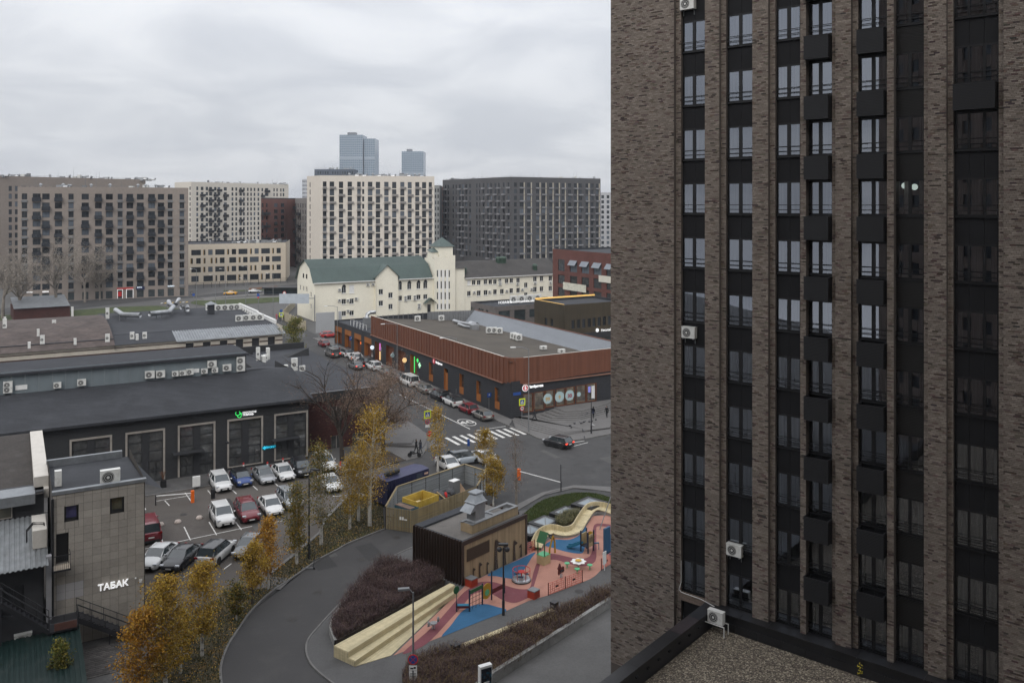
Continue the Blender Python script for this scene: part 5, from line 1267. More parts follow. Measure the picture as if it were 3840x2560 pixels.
q0, q1 = dp(11, 1390, 612, P1 - n_s * .3, uS), dp(11, 1390, 848, P1 - n_s * .3, uS); m_ = MB(); m_.box(V((q1.x, q1.y, max(q1.z, .3))), uS * .16, n_s * .1, (0, 0, q0.z - max(q1.z, .3))); m_.build('neon_strip', lit_green, sup)
def cross_sign(q, s_, u, n, mt, par):
 m_ = MB(); m_.box(q - u * s_ * .5 - V((0, 0, s_ * .17)), u * s_, n * .1, (0, 0, s_ * .34)); m_.box(q - u * s_ * .17 - V((0, 0, s_ * .5)) + n * .004, u * s_ * .34, n * .1, (0, 0, s_)); return m_.build('pharmacy_cross', mt, par)
cross_sign(dp(11, 1468, 740, P1 + n_s * .35, uS), .95, uS, n_s, M('lit_mint', (.6, 1, .7), .5, 0, emit=.5, ecol=(.5, 1, .6)), sup); cross_sign(dp(11, 1438, 670, P1 - n_s * .3, uS), .7, uS, n_s, lit_green, sup)
crown = []
def crown_run(O, u, L_, z0f, z1, step, turn):
 n = int(round(L_ / step)); s_ = L_ / n; no = nrm(u)
 for i in range(n):
  m_ = MB(); a = O + u * (i * s_); b = O + u * ((i + 1) * s_); k = 7; z0 = z0f(i * s_)
  for j in range(k):
   t0, t1 = j / k, (j + 1) / k; f_ = lambda t: .10 + .10 * sin(pi * t * .5) ** 2
   pa, pb = a.lerp(b, t0) + no * f_(t0), a.lerp(b, t1) + no * f_(t1)
   m_.quad(pa + V((0, 0, z0)), pb + V((0, 0, z0)), pb + V((0, 0, z1)), pa + V((0, 0, z1)))
   m_.quad(pa + V((0, 0, z1)), pb + V((0, 0, z1)), b * 0 + pb - no * (f_(t1) + .2) + V((0, 0, z1)), pa - no * (f_(t0) + .2) + V((0, 0, z1)))
  pe = b + no * .2; m_.quad(pe + V((0, 0, z0)), b + V((0, 0, z0)), b + V((0, 0, z1)), pe + V((0, 0, z1)))
  m_.build('crown_sheet', terra, sup)
P0c = P0 + A * 2.0
crown_run(P1, uS, 55.1, lambda s_: 5.15, 9.0, 1.15, 0)
cr_c = [P0c, P0c.lerp(P0, .55) + B * .25, P0 + A * .35 + B * .9, P0 + B * 2.2 + A * .0]
for i in range(3):
 a, b = cr_c[i], cr_c[i + 1]; crown_run(a, (b - a).normalized(), (b - a).length, lambda s_: 5.15, 9.0, 1.2, 0)
crown_run(P0 + B * 2.2, B, 23, lambda s_: 5.15 + .02 * s_, 9.0, 1.15, 0)
m_ = MB(); ub(m_, P1, uS, 0, 55, 5.0, 5.15, .0, .30); ub(m_, P0, B, 2, 25, 5.0, 5.15, 0, .30); m_.build('crown_soffit', M('soffit_copper', (.25, .13, .09), .6, .1), sup)
cap = MB(); ub(cap, P1, uS, 0, 55, 9.004, 9.04, -.12, .12); ub(cap, P0, B, 2.2, 25, 9.004, 9.04, -.12, .12); cap.build('crown_cap', M('cap_pale', (.5, .47, .42), .6, .1, 2), sup)
rr_ = lambda a, b, z: P0 + A * a + B * b + V((0, 0, z))
m_ = MB()
for i in range(8):
 b0, b1 = .1 + 21 * i / 8, .1 + 21 * (i + 1) / 8; zf = lambda b: 8.45 - .085 * b
 m_.quad(rr_(.3, b0, zf(b0)), rr_(.3, b1, zf(b1)), rr_(57.1, b1, zf(b1)), rr_(57.1, b0, zf(b0)))
m_.build('roof', felt_brown, sup)
slate = M('slate_screen', (.20, .215, .235), .8, .06, .3, fine=(5, .1))
m_ = MB(); m_.quad(rr_(0, 20.6, 6.6), rr_(0, 22.6, 9.0), rr_(54.5, 22.6, 9.0), rr_(54.5, 20.2, 6.6)); m_.quad(rr_(0, 22.65, 9.0), rr_(0, 22.65, 5), rr_(54.5, 22.65, 5), rr_(54.5, 22.65, 9.0)); m_.build('sloped_screen', slate, sup)
m_ = MB(); m_.box(rr_(0, 22.55, 9.0), B * .25, A * 54.5, (0, 0, .1)); m_.build('screen_cap', terra, sup)
bk = [P1 + B * .2, P1 + B * 12.6, rr_(54.5, 22.6, 0)]
for i in range(2):
 a, b = bk[i], bk[i + 1]; uu = (b - a).normalized(); L_ = (b - a).length; n_ = int(L_ / 1.1)
 m_ = MB(); m_.box(V((a.x, a.y, 5)), uu * L_, nrm(uu) * -.06, (0, 0, 3.95 if i else 3.75)); m_.build('rear_screen', metal_grey if i else felt2, sup)
 m_ = MB()
 for j in range(n_ + 1): m_.box(V((a.x, a.y, 6.9)) + uu * (L_ * j / n_) + nrm(uu) * .0, uu * .09, nrm(uu) * .12, (0, 0, 2.0))
 m_.build('screen_posts', galv if i else metal_grey, sup)
i = 0
for (x, y, lab) in ((1085, 305, 'white rooftop conditioner at the rear of the supermarket roof'), (910, 330, 'small lone conditioner on the brown supermarket roof'), (1470, 392, 'left of two open box conditioners on the supermarket roof'), (1510, 392, 'right of two open box conditioners on the supermarket roof'), (1435, 395, 'small white extractor standing near the two roof box conditioners'),
     (1612, 432, 'leftmost of three conditioners before the sloped slate screen'), (1632, 440, 'middle of three conditioners before the sloped slate screen'), (1652, 448, 'rightmost of three conditioners before the sloped slate screen'), (1832, 520, 'low white vent box near the front of the supermarket roof'), (1965, 540, 'long low white unit near the front of the supermarket roof')):
 q = g(4, x, y, 7.2); bb = (q - P0).dot(B); q.z = 8.45 - .085 * bb + .25; ac_unit(q, -A * .8 - B * .1, lab, 1.1, 1.0 if i < 8 else .5, .6); i += 1
du = thing('roof_ducts', 'tangle of bright ventilation ducts on the supermarket roof', 'ducts', g(4, 1270, 345, 7))
for pts_, r_ in ((((1180, 320), (1230, 335), (1290, 345), (1345, 362)), .35), (((1215, 345), (1260, 362), (1320, 372)), .28), (((1300, 338), (1350, 350)), .45)):
 m_ = MB(); m_.tube([g(4, x, y, 7.0) + V((0, 0, .6)) for x, y in pts_], r_, 8); m_.build('duct', galv, du, smooth=True)
m_ = MB(); m_.cb(g(4, 1330, 370, 7.0), 1.6, 1.2, 1.2, .4, True); m_.build('fan_box', galv, du)
du = thing('vent_chimney', 'square grey vent chimney with curved metal cowl on the low shop wing', 'vent', g(11, 690, 200, 5))
q = g(11, 690, 190, 5.0); m_ = MB(); m_.cb(q, 1.4, 1.4, 2.2, .5, True); m_.build('shaft', metal_grey, du)
m_ = MB(); m_.tube([q + V((0, 0, 2.2)), q + V((.1, 0, 2.9)), q + V((.7, .2, 3.3)), q + V((1.8, .6, 3.3))], .42, 10); m_.build('cowl', galv, du, smooth=True)
rl = thing('tubular_stand', 'white tubular frames standing on the low shop wing roof', 'frames', g(11, 540, 180, 5))
for j in range(5):
 q = g(11, 450 + 45 * j, 150 + 20 * j, 5.0); m_ = MB()
 m_.tube([q, q + V((0, 0, 1.1)), q + B * .8 + V((0, 0, 1.1)), q + B * .8], .045, 5); m_.build('frame', white_paint, rl)
# long dark hall facing the parking lot
hall_blk = M('hall_render', (.030, .031, .033), .85, .10, .3, fine=(7, .12), streak=((1, 1, 9), .08))
surround = M('surround_stone', (.30, .275, .245), .9, .12, 1, stain=((.17, .15, .13), .5, 1.2))
mull = M('mullion_dark', (.030, .031, .034), .6, 0)
hallglass = M('hall_glass', (.060, .062, .062), .04, .35, .5, spec=1.0, fine=(2, .2))
hall = thing('market_hall', 'long charcoal hall with clerestory roof and five tall framed windows', 'hall', FL)
LH = 36.0; PH0 = FL - B * LH; nH = nrm(B)
wsp = [(515, 1070, 820, 1290), (925, 1020, 1210, 1365), (1310, 968, 1580, 1355), (1673, 925, 1930, 1275), (2018, 885, 2260, 1195)]
hh_ = []
for i, q_ in enumerate(wsp):
 h = hole(3, *q_, PH0, B); zt = h[3]; hh_.append((h[0], h[1], .18 if i in (1, 2) else .5, min(zt, 6.4)))
mb = MB(); wall(mb, PH0, B, LH, 7.75, hh_, .3)
q = FL; mb.quad(q, q + A * 9, q + A * 9 + V((0, 0, 10)), q + V((0, 0, 7.75))); mb.quad(q + A * 9, q + A * 16, q + A * 16 + V((0, 0, 9.8)), q + A * 9 + V((0, 0, 10)))
mb.build('wall', hall_blk, hall)
for i, h in enumerate(hh_):
 a0, a1, z0, z1 = h
 m_ = MB(); ub(m_, PH0, B, a0 - .05, a0 + .16, z0, z1, -.05, .07); ub(m_, PH0, B, a1 - .16, a1 + .05, z0, z1, -.05, .07); ub(m_, PH0, B, a0 - .05, a1 + .05, z1, z1 + .22, -.05, .075)
 if z0 > .3: ub(m_, PH0, B, a0 - .05, a1 + .05, z0 - .12, z0, -.05, .09)
 m_.build('window_surround', surround, hall)
 fr_ = MB(); mid = (a0 + a1) / 2; ub(fr_, PH0, B, mid - .33, mid + .33, z0, z1, -.28, -.08)
 xs = ((a0 + .16, mid - .33), (mid + .33, a1 - .16))
 nz = 5
 for x0, x1 in xs:
  for j in range(nz + 1): zz = z0 + (z1 - z0) * j / nz; ub(fr_, PH0, B, x0, x1, max(zz - .05, z0), min(zz + .05, z1), -.27, -.14)
  for xx in (x0, x1 - .08): ub(fr_, PH0, B, xx, xx + .08, z0, z1, -.26, -.13)
  ub(fr_, PH0, B, (x0 + x1) / 2 - .03, (x0 + x1) / 2 + .03, z0, z0 + (z1 - z0) / nz * 1.6, -.255, -.15)
 wo = fr_.build('window', mull, hall)
 for x0, x1 in xs:
  for j in range(nz):
   m_ = MB(); zz, z2 = z0 + (z1 - z0) * j / nz + .05, z0 + (z1 - z0) * (j + 1) / nz - .05; o_ = PH0 + B * (x0 + .08) - nH * .2; w_ = x1 - x0 - .16; m_.quad(o_ + V((0, 0, zz)), o_ + B * w_ + V((0, 0, zz)), o_ + B * w_ + V((0, 0, z2)), o_ + V((0, 0, z2))); m_.build('pane', hallglass, wo)
for (x, y) in ((1375, 1225), (2085, 1125)):
 h = dp(3, x, y, PH0, B); m_ = MB(); m_.box(V((h.x, h.y, 3.0)) - B * 1.6, B * 3.4, nH * 1.1, (0, 0, .12)); m_.build('door_canopy', mull, hall)
m_ = MB(); qh = lambda x, d, z: PH0 + B * x + A * d + V((0, 0, z))
rs = [(-.7, 7.75), (8.9, 10.0)]
m_.quad(qh(-3, -.7, 7.75), qh(LH + .4, -.7, 7.75), qh(LH + .4, 8.9, 10), qh(-3, 8.9, 10)); m_.quad(qh(-3, -.7, 7.45), qh(LH + .4, -.7, 7.45), qh(LH + .4, -.7, 7.75), qh(-3, -.7, 7.75)); m_.quad(qh(LH + .4, -.7, 7.45), qh(LH + .4, 8.9, 9.7), qh(LH + .4, 8.9, 10), qh(LH + .4, -.7, 7.75))
m_.build('roof', felt, hall)
UM = on_line(PH0 + A * 8.9, B, S(3, 1805, 0)[0]); mon = M('clerestory_sheet', (.155, .185, .20), .7, .08, .4, streak=((.7, .7, .05), .10), stain=((.11, .13, .14), .4, .4))
nP = 26
for i in range(nP):
 m_ = MB(); w_ = (UM + 6) / nP; m_.box(qh(-6 + w_ * i + .01, 8.9, 9.95), B * (w_ - .02), A * .08, (0, 0, 2.6)); m_.build('clerestory_panel', mon, hall)
m_ = MB(); m_.box(qh(UM - .05, 8.9, 9.9), B * .1, A * 5.6, (0, 0, 2.6)); m_.build('clerestory_end', black_p, hall)
m_ = MB(); m_.quad(qh(-6, 8.45, 12.45), qh(UM + .3, 8.45, 12.45), qh(UM - .3, 14.9, 12.75), qh(-6, 14.9, 12.75)); m_.quad(qh(-6, 8.45, 12.2), qh(UM + .3, 8.45, 12.2), qh(UM + .3, 8.45, 12.45), qh(-6, 8.45, 12.45)); m_.quad(qh(UM + .3, 8.45, 12.2), qh(UM - .3, 14.9, 12.4), qh(UM - .3, 14.9, 12.75), qh(UM + .3, 8.45, 12.45)); m_.build('clerestory_roof', felt2, hall)
m_ = MB(); m_.quad(qh(UM, 8.9, 10.0), qh(LH + .4, 8.9, 10.0), qh(LH + .4, 22, 8.0), qh(UM, 22, 8.0)); m_.quad(qh(UM - .05, 9, 12.5), qh(UM + 3.5, 12, 10.2), qh(UM + 3.5, 15, 10.0), qh(UM - .05, 14.8, 12.7)); m_.build('rear_roof', felt2, hall)
m_ = MB()
for i in range(1, 10): d_ = -.7 + 9.6 * i / 10; z_ = 7.755 + 2.25 * i / 10; m_.quad(qh(-3, d_, z_ + .006), qh(LH + .4, d_, z_ + .006), qh(LH + .4, d_ + .1, z_ + .03), qh(-3, d_ + .1, z_ + .03))
m_.build('roof_seams', MATS['felt'], hall)
SG = lambda x, y: dp(3, x, y, PH0 + nH * .08, B)
put_text('ХВОСТАТАЯ', .27, SG(1833, 872), B, lit_white, hall, .03, bold=.012); put_text('ПОМОЩЬ', .27, SG(1825, 889), B, lit_white, hall, .03, bold=.012)
c = SG(1748, 880); m_ = MB(); m_.tube([c + B * (.26 * cos(a)) + V((0, 0, .26 * sin(a))) for a in [pi * .75 + i * pi * 1.55 / 12 for i in range(13)]], .045, 6)
c2 = SG(1760, 898); m_.tube([c2 + B * (.22 * cos(a)) + V((0, 0, .22 * sin(a))) for a in [pi * .9 + i * pi * 1.3 / 10 for i in range(11)]], .04, 6); c3 = SG(1772, 883); m_.ell(c3, .11, .07, .11, 8, 6); m_.build('neon_stethoscope', lit_green, hall)
p_ = SG(1978, 1130); m_ = MB(); m_.cb(p_ - nH * .03, 1.75, .08, .42, atan2(B.y, B.x)); sb_ = m_.build('sign_board', M('sign_teal', (.0, .10, .13), .5, 0), hall); put_text('НЕЙРОВЕТ', .30, p_ + nH * .03, B, lit_cyan, sb_, .02, bold=.012)
cross_sign(SG(1943, 1133) + nH * .05, .4, B, nH, lit_cyan, hall)
PC_ = PH0 + A * 8.85
for i, (x, y, tw, s_) in enumerate(((58, 672, 0, .8), (57, 708, 0, .8), (421, 675, 0, .7), (599, 655, 0, .8), (1099, 598, 0, .95), (1178, 594, 0, .9), (1286, 590, 0, .65), (1340, 585, 0, .65), (1393, 577, 0, .75), (1500, 571, 0, .65), (1577, 564, 0, .65), (1556, 520, 0, .95), (1666, 547, 0, .9), (1767, 523, 1, .9))):
 q = dp(3, x, y, PC_, B); hh = .62 * s_ / .8 if not tw else 1.6
 ac_unit(q - V((0, 0, hh / 2)), nH, 'white conditioner on the slate clerestory wall, %s from the left' % (ORD[i] if i < 15 else 'last'), 1.15 * s_, hh * 1.15, .36, bool(tw))
for i, (x, y, w_, h_) in enumerate(((157, 690, 1.2, .55), (1435, 568, .95, .5))):
 q = dp(3, x, y, PC_, B); m_ = MB(); m_.cb(q - V((0, 0, 0)), w_, .04, h_, atan2(B.y, B.x)); o_ = m_.build('vent_plate', white_paint, hall)
for nm, k_, px, py in (('left', 0, 1290, 1120), ('right', 1, 1695, 1240)):
 q0 = g(10, px, py, 8.6)
 for j, (dx, dy, hh, ww) in enumerate(((-.4, 1.2, 1.9, .5), (1.3, 1.0, 1.7, .6), (.5, .3, .9, .6), (.2, -.8, .9, 1.2)) if k_ == 0 else ((0, .3, 1.7, .8), (-1.0, -.1, .9, .6), (.9, -.5, .7, .7))):
  p = q0 + B * dx + A * dy
  ac_unit(p, (-B if j % 2 else nH), '%s unit of the %s conditioner cluster on the dark hall roof' % (('tallest left', 'tall right', 'small middle', 'broad front')[j] if k_ == 0 else ('tall centre', 'small left', 'small right')[j], nm), ww, hh, .45, False)
# annex of red brick at the street corner
ann = thing('brick_annex', 'dark red brick annex with flat black roof behind the bare trees', 'annex', AX)
maroon = M('maroon_brick', (.062, .023, .020), .9, .12, .4, fine=(5, .2), streak=((1, 1, 12), .15))
LA = 11.5; PA_ = AX - B * LA
hA = [hole(4, 278, 925, 360, 1010, PA_, B), hole(4, 435, 905, 520, 990, PA_, B), hole(4, 278, 1140, 360, 1250, PA_, B), hole(4, 435, 1120, 520, 1215, PA_, B)]
mb = MB(); wall(mb, PA_, B, LA, 6.4, hA, .25); wall(mb, AX, A, 36.6, 6.4, [], .2); mb.build('wall', maroon, ann)
for h in hA: put_win(ann, PA_, B, h, 'v', surround, hallglass, .22)
m_ = MB(); qa = lambda x, d, z: PA_ + B * x + A * d + V((0, 0, z))
m_.box(qa(-.3, -.3, 6.4), B * (LA + .6), A * 37.2, (0, 0, 1.1)); m_.build('parapet', hall_blk, ann)
m_ = MB(); m_.quad(qa(.1, .1, 7.505), qa(LA, .1, 7.505), qa(LA, 36.5, 7.505), qa(.1, 36.5, 7.505)); m_.build('roof', felt2, ann)
m_ = MB(); ub(m_, PA_, B, -.3, LA + .3, 7.5, 7.58, .15, .34); m_.build('edge_flashing', zinc, ann)
m_ = MB(); m_.box(qa(LA - 9.5, 35, 7.5), B * 9.5, A * .3, (0, 0, 1.0)); m_.box(qa(LA - 14, 33, 7.5), B * 5, A * .3, (0, 0, 1.3)); m_.build('upstand', hall_blk, ann)
m_ = MB(); c = g(10, 1740, 1062, 7.5); m_.add([c - B * 1.8, c + B * 1.8, c + B * 1.8 + A * .2 + V((0, 0, 1.2)), c + A * 2.4 - B * 1.8, c + A * 2.4 + B * 1.8], [(0, 1, 2), (1, 4, 2), (3, 0, 2), (4, 3, 2)]); m_.build('roof_hatch', hall_blk, ann)
# striped hall behind with curved brown roof
PN = V((-50, 187.6, 0)); LN = 66.0; PN0 = PN - B * LN
hN = thing('striped_hall', 'low hall with cream and brown striped wall, black felt and rusty curved roof', 'hall', PN)
strp = M('stripe_cream', (.50, .455, .385), .9, .08, .4, fine=(2, .06)); strb = M('stripe_brown', (.060, .036, .028), .85, .1, .5)
dk = [(lambda h: (h[0], h[1], .1, 3.2))(hole(10, x0, 800, x1, 900, PN0, B)) for x0, x1 in ((325, 425), (540, 640), (755, 850), (955, 1050), (1158, 1252), (1358, 1450))]
mb = MB(); wall(mb, PN0, B, LN, 3.9, dk, .35); wall(mb, PN, A, 40, 5.4, [], .2); mb.build('wall', strp, hN)
for h in dk: m_ = MB(); ub(m_, PN0, B, h[0], h[1], .1, 3.2, -.4, -.35); m_.build('gate_leaf', metal_dark, hN)
ed = [0.0] + [v for h in dk for v in h[:2]] + [LN]
for z0, z1 in ((3.05, 3.4), (2.2, 2.5), (1.2, 1.5)):
 for i in range(0, len(ed), 2): m_ = MB(); ub(m_, PN0, B, ed[i], ed[i + 1], z0, z1, 0, .025) if z1 < 3.2 else ub(m_, PN0, B, ed[i], ed[i + 1], z0 + .18, z1, 0, .025); m_.build('brown_band', strb, hN)
qn = lambda x, d, z: PN0 + B * x + A * d + V((0, 0, z))
XM = on_line(PN0, B, S(10, 200, 0)[0]); XR = on_line(PN0 + A * 12, B, S(3, 800, 0)[0])
m_ = MB(); n_ = 42   # corrugated metal lean-to roof
for i in range(n_):
 w_ = (LN + .6 - XM) / n_; x = XM + w_ * i; m_.box(qn(x, -.7, 3.75), B * (w_ * .5), A * 5.8 + V((0, 0, 1.45)), (0, 0, .07)); m_.box(qn(x + w_ * .5, -.7, 3.64), B * (w_ * .5), A * 5.8 + V((0, 0, 1.45)), (0, 0, .06))
m_.build('corrugated_roof', zinc, hN)
m_ = MB(); m_.quad(qn(XR, -.6, 3.95), qn(XM, -.6, 3.95), qn(XM, 5.1, 5.2), qn(XR, 5.1, 5.2)); m_.quad(qn(XR, 5.1, 5.25), qn(LN, 5.1, 5.25), qn(LN, 40, 5.7), qn(XR, 40, 5.7)); m_.quad(qn(XR, 5.1, 4.9), qn(LN, 5.1, 4.9), qn(LN, 5.1, 5.25), qn(XR, 5.1, 5.25)); m_.build('felt_roof', felt2, hN)
rust = M('rusty_roof', (.075, .058, .052), .85, .22, .25, streak=((.8, .8, .1), .28), stain=[((.13, .10, .09), .4, .35), ((.04, .03, .027), .5, .5)])
m_ = MB(); pf = [(-.6, 3.95), (2, 4.8), (6, 5.7), (11, 6.5), (17, 6.95), (24, 7.0), (32, 6.4), (40, 5.4)]
for i in range(len(pf) - 1): m_.quad(qn(-8, *pf[i]), qn(XR, *pf[i]), qn(XR, *pf[i + 1]), qn(-8, *pf[i + 1]))
m_.poly([qn(XR, d, z) for d, z in pf[::-1]] + [qn(XR, -.6, 3), qn(XR, 40, 3)][::1]); m_.build('curved_roof', rust, hN)
m_ = MB(); m_.box(qn(-8, 1.9, 4.82), B * (XR + 8), A * .5, (0, 0, .12)); m_.build('roof_seam', felt2, hN)
m_ = MB(); m_.box(qn(LN - .4, 5, 5.2), B * .45, A * 16, (0, 0, .9)); m_.box(qn(LN - .4, 21, 5.2), B * .45, A * 19, (0, 0, 1.15)); m_.build('white_coping', white_paint, hN)
ducts = [((850, 150), (900, 185), (1030, 190)), ((1100, 180), (1170, 170), (1240, 165), (1275, 125)), ((1240, 85), (1245, 105), (1290, 112), (1315, 70)), ((1330, 130), (1375, 125), (1380, 145))]
for i, (pts_, lab) in enumerate(zip(ducts, ('shiny ventilation duct beside the rusty roof, leftmost of four', 'shiny ventilation duct on black felt, second from the rusty roof', 'upright twin cowl duct on the black felt roof', 'short bent duct right of the twin cowls'))):
 t = thing('roof_duct', lab, 'duct', g(3, *pts_[0], 6), 0, 'ducts on the striped hall roof'); m_ = MB(); m_.tube([g(3, x, y, 6.0) + V((0, 0, .9)) for x, y in pts_], .55, 10); m_.build('duct', galv, t, smooth=True)
 m_ = MB(); c = g(3, *pts_[1], 6.0); [m_.cb(c + B * s_ + V((0, 0, -.4)), .12, .12, 1.2, 0, True) for s_ in (-.6, .6)]; m_.build('stand', metal_grey, t)
for i, (x, y) in enumerate(((1755, 185), (1810, 180), (1862, 178), (1910, 176))): ac_unit(g(3, x, y + 18, 5.5), nH, 'boxy conditioner in the front rooftop row of the striped hall, %s from left' % ORD[i], 1.5, 1.3, .6)
for i, (x, y) in enumerate(((1540, 105), (1607, 105), (1655, 103), (1702, 101), (1742, 99))): ac_unit(g(3, x, y + 20, 5.5), nH, 'open boxy conditioner in the rear rooftop row of the striped hall, %s from left' % ORD[i], 1.9, 1.4, .7)
for i in range(7): ac_unit(g(3, 1775 + 17 * i, 118 + 9 * i, 5.5), -B, 'conditioner lined along the white coping of the striped hall, %s from rear' % ORD[i], .9, .8, .4)
for i, (x, y, hh) in enumerate(((35, 270, 2.2), (45, 215, 1.3), (397, 238, 1.3), (290, 300, 1.1), (311, 357, 1.3), (540, 165, 2.0), (789, 172, 2.0), (562, 362, .9), (789, 342, 1.2), (225, 390, .9), (970, 322, 1.1), (1017, 328, .9), (1062, 318, 1.0))):
 ac_unit(g(3, x, y + 12, 6.0), -B if i % 2 else nH, 'upright white conditioner on the rusty curved roof, %s of the scattered ones' % ORD[i], .75, hh * 1.2, .45)
t = thing('roof_chimney', 'square black vent chimney on the felt roof', 'chimney', g(3, 1550, 150, 5.6)); m_ = MB(); m_.cb(g(3, 1550, 150, 5.6), 1.4, 1.4, 2.2, .5, True); m_.build('shaft', felt2, t); m_ = MB(); m_.lathe(g(3, 1550, 150, 5.6) + V((0, 0, 2.3)), [(1.6, 0), (.1, .7)], 4); m_.build('cap', zinc, t)
t = thing('garage_shed', 'small brick shed with pale metal roof under the bare trees', 'shed', g(3, 110, 200)); a_, b_ = g(3, 100, 205), g(3, 515, 178); uu = (b_ - a_).normalized(); L_ = (b_ - a_).length
m_ = MB(); m_.box(a_, uu * L_, -nrm(uu) * 14, (0, 0, 3.4)); m_.build('wall', maroon, t); m_ = MB(); m_.quad(a_ + V((0, 0, 3.4)) + nrm(uu) * .6, a_ + uu * L_ + V((0, 0, 3.4)) + nrm(uu) * .6, a_ + uu * L_ - nrm(uu) * 14.5 + V((0, 0, 5.2)), a_ - nrm(uu) * 14.5 + V((0, 0, 5.2))); m_.build('roof', zinc, t)
# buildings at the right behind the supermarket
brk_H = M('office_brick', (.125, .050, .040), .9, .10, .3, fine=(3, .14), streak=((1, 1, 8), .12)); slate_w = M('awning_slate', (.22, .24, .27), .7, .05)
def offset_fac(px, py, Y): p = DP(px, py, Y); return V((p.x, p.y, 0)), p.z
PO0, zO = offset_fac(*S(12, 1530, 118), 240); PO1 = PO0 - A * 40; uO = -A
cO = [(1600, 1690), (1762, 1860), (1920, 2022), (2083, 2190), (2258, 2345)]
hO = []
for i, (x0, x1) in enumerate(cO):
 for r_, (y0, y1) in enumerate(((262 + 16 * i, 430 + 18 * i - 10), (472 + 17 * i, 590 + 22 * i), (642 + 20 * i, 765 + 24 * i))): hO.append(hole(12, x0, y0, x1, y1, PO0, uO))
off = apartment('office_building', 'red brick office with slate awnings over tall upper windows', [PO0, PO1, PO1 + B * 30, PO0 + B * 30], zO, {0: [(h, 'grid', farglass if i % 3 else farglass_l) for i, h in enumerate(hO)]}, brk_H, 'office', felt2, frame=winframe_d)
nO = nrm(uO)
for i in range(1, 5):
 h = hO[3 * i]; m_ = MB(); o_ = PO0 + V((0, 0, 0)) + uO * h[0]; m_.quad(o_ + V((0, 0, h[3])), o_ + V((0, 0, h[3] - 1.3)) + nO * .9, o_ + uO * (h[1] - h[0]) + V((0, 0, h[3] - 1.3)) + nO * .9, o_ + uO * (h[1] - h[0]) + V((0, 0, h[3]))); m_.build('awning', slate_w, off)
m_ = MB(); h = hole(12, 1683, 590, 1995, 680, PO0, uO); ub(m_, PO0, uO, h[0], h[1], h[2] - .2, h[3], .3, .36); m_.build('banner', M('banner_cloth', (.62, .60, .50), .8, .15, .8, stain=((.25, .24, .22), .6, .9)), off)
m_ = MB(); h = hole(12, 2168, 485, 2330, 575, PO0, uO); ub(m_, PO0, uO, h[0], h[1], h[2], h[3], .3, .36); m_.build('banner', M('banner_plain', (.66, .63, .54), .8, .05), off)
PZc, zZ = offset_fac(*S(12, 1690, 880), 180); PZ0 = PZc + A * 12; PZ1 = PZc + B * 16
brz = M('bronze_clad', (.050, .038, .022), .55, .12, .4, streak=((4, 4, .1), .22), spec=.4)
hZ = [(lambda h: (h[0], h[1], h[2], h[3]))(hole(12, x, 1085 - i * 8, x + 42, 1205 - i * 8, PZc, B)) for i, x in enumerate((1785, 1860, 1930, 2005, 2070, 2140, 2210, 2280))]
hZ2 = [hole(12, 1420, 1055, 1455, 1150, PZ0, -A), hole(12, 1500, 1070, 1535, 1165, PZ0, -A)]
bz = apartment('bronze_pavilion', 'bronze clad shop pavilion with a yellow lit roof edge', [PZ0, PZc, PZ1, PZ1 + A * 12], zZ, {1: [(h, 'o', farglass) for h in hZ], 0: [(h, 'o', farglass) for h in hZ2]}, brz, 'shop', felt2)
m_ = MB(); glow = M('lit_amber', (1, .62, .18), .5, 0, emit=.3, ecol=(1, .6, .17)); m_.box(PZ0 + V((0, 0, zZ + .01)) + B * .2, B * 16, -A * .25, (0, 0, .3)); m_.build('light_strip', glow, bz); m_ = MB(); m_.box(PZc + V((0, 0, zZ + .01)) + A * .3, B * .12, A * 11, (0, 0, .08)); m_.build('light_strip', glow, bz)
q = dp(12, 2235, 1222, PZc + nrm(B) * .3, B); put_text('Неолайн', .75, q + B * .6, B, lit_white, bz); m_ = MB(); m_.disc(dp(12, 2135, 1222, PZc + nrm(B) * .3, B), nrm(B), .4, 18, .05); m_.build('sign_disc', lit_white, bz)
m_ = MB(); ub(m_, PZc, B, 1.5, 16, 3.4, 4.6, 0, .25); m_.build('fascia', metal_dark, bz)
for i in range(5): m_ = MB(); ub(m_, PZc, B, 2.5 + 2.6 * i, 4.5 + 2.6 * i, .2, 3.2, .01, .05); m_.build('shop_window', shopglass, bz)
PKc, zK = offset_fac(*S(12, 740, 905), 200); PK0 = PKc + A * 12; PK1 = PKc + B * 22
gbk = M('grey_brick', (.135, .120, .112), .9, .1, .4, fine=(3, .12), streak=((1, 1, 9), .12))
hK = [hole(12, 795, 960, 950, 1090, PKc, B), hole(12, 1008, 945, 1158, 1095, PKc, B), hole(12, 1213, 935, 1318, 1045, PKc, B)]; hK2 = [hole(12, 418, 905, 458, 970, PK0, -A), hole(12, 520, 930, 590, 975, PK0, -A), hole(12, 622, 950, 655, 990, PK0, -A)]
kb = apartment('grey_shop', 'grey brick shop with rooftop conditioners and a lit white sign', [PK0, PKc, PK1, PK1 + A * 12], zK, {1: [(h, 'o', shopglass) for h in hK], 0: [(h, 'o', shopglass) for h in hK2]}, gbk, 'shop', felt2)
q = dp(12, 880, 872, PKc + A * 1.2, B); q.z = zK + .7; put_text('НОВАЯ К', .8, q, B, lit_white, kb); q2_ = dp(12, 1080, 860, PKc + A * 1.2, B); q2_.z = zK + .7; put_text('| интеллектуальная среда', .62, q2_ + B * .8, B, lit_white, kb)
for i in range(4): ac_unit(PKc + B * (9 + 2.3 * i) + A * 7 + V((0, 0, zK - .3)), nrm(B), 'large conditioner on the grey brick shop roof, %s from left' % ORD[i], 1.8, 1.7, .7)
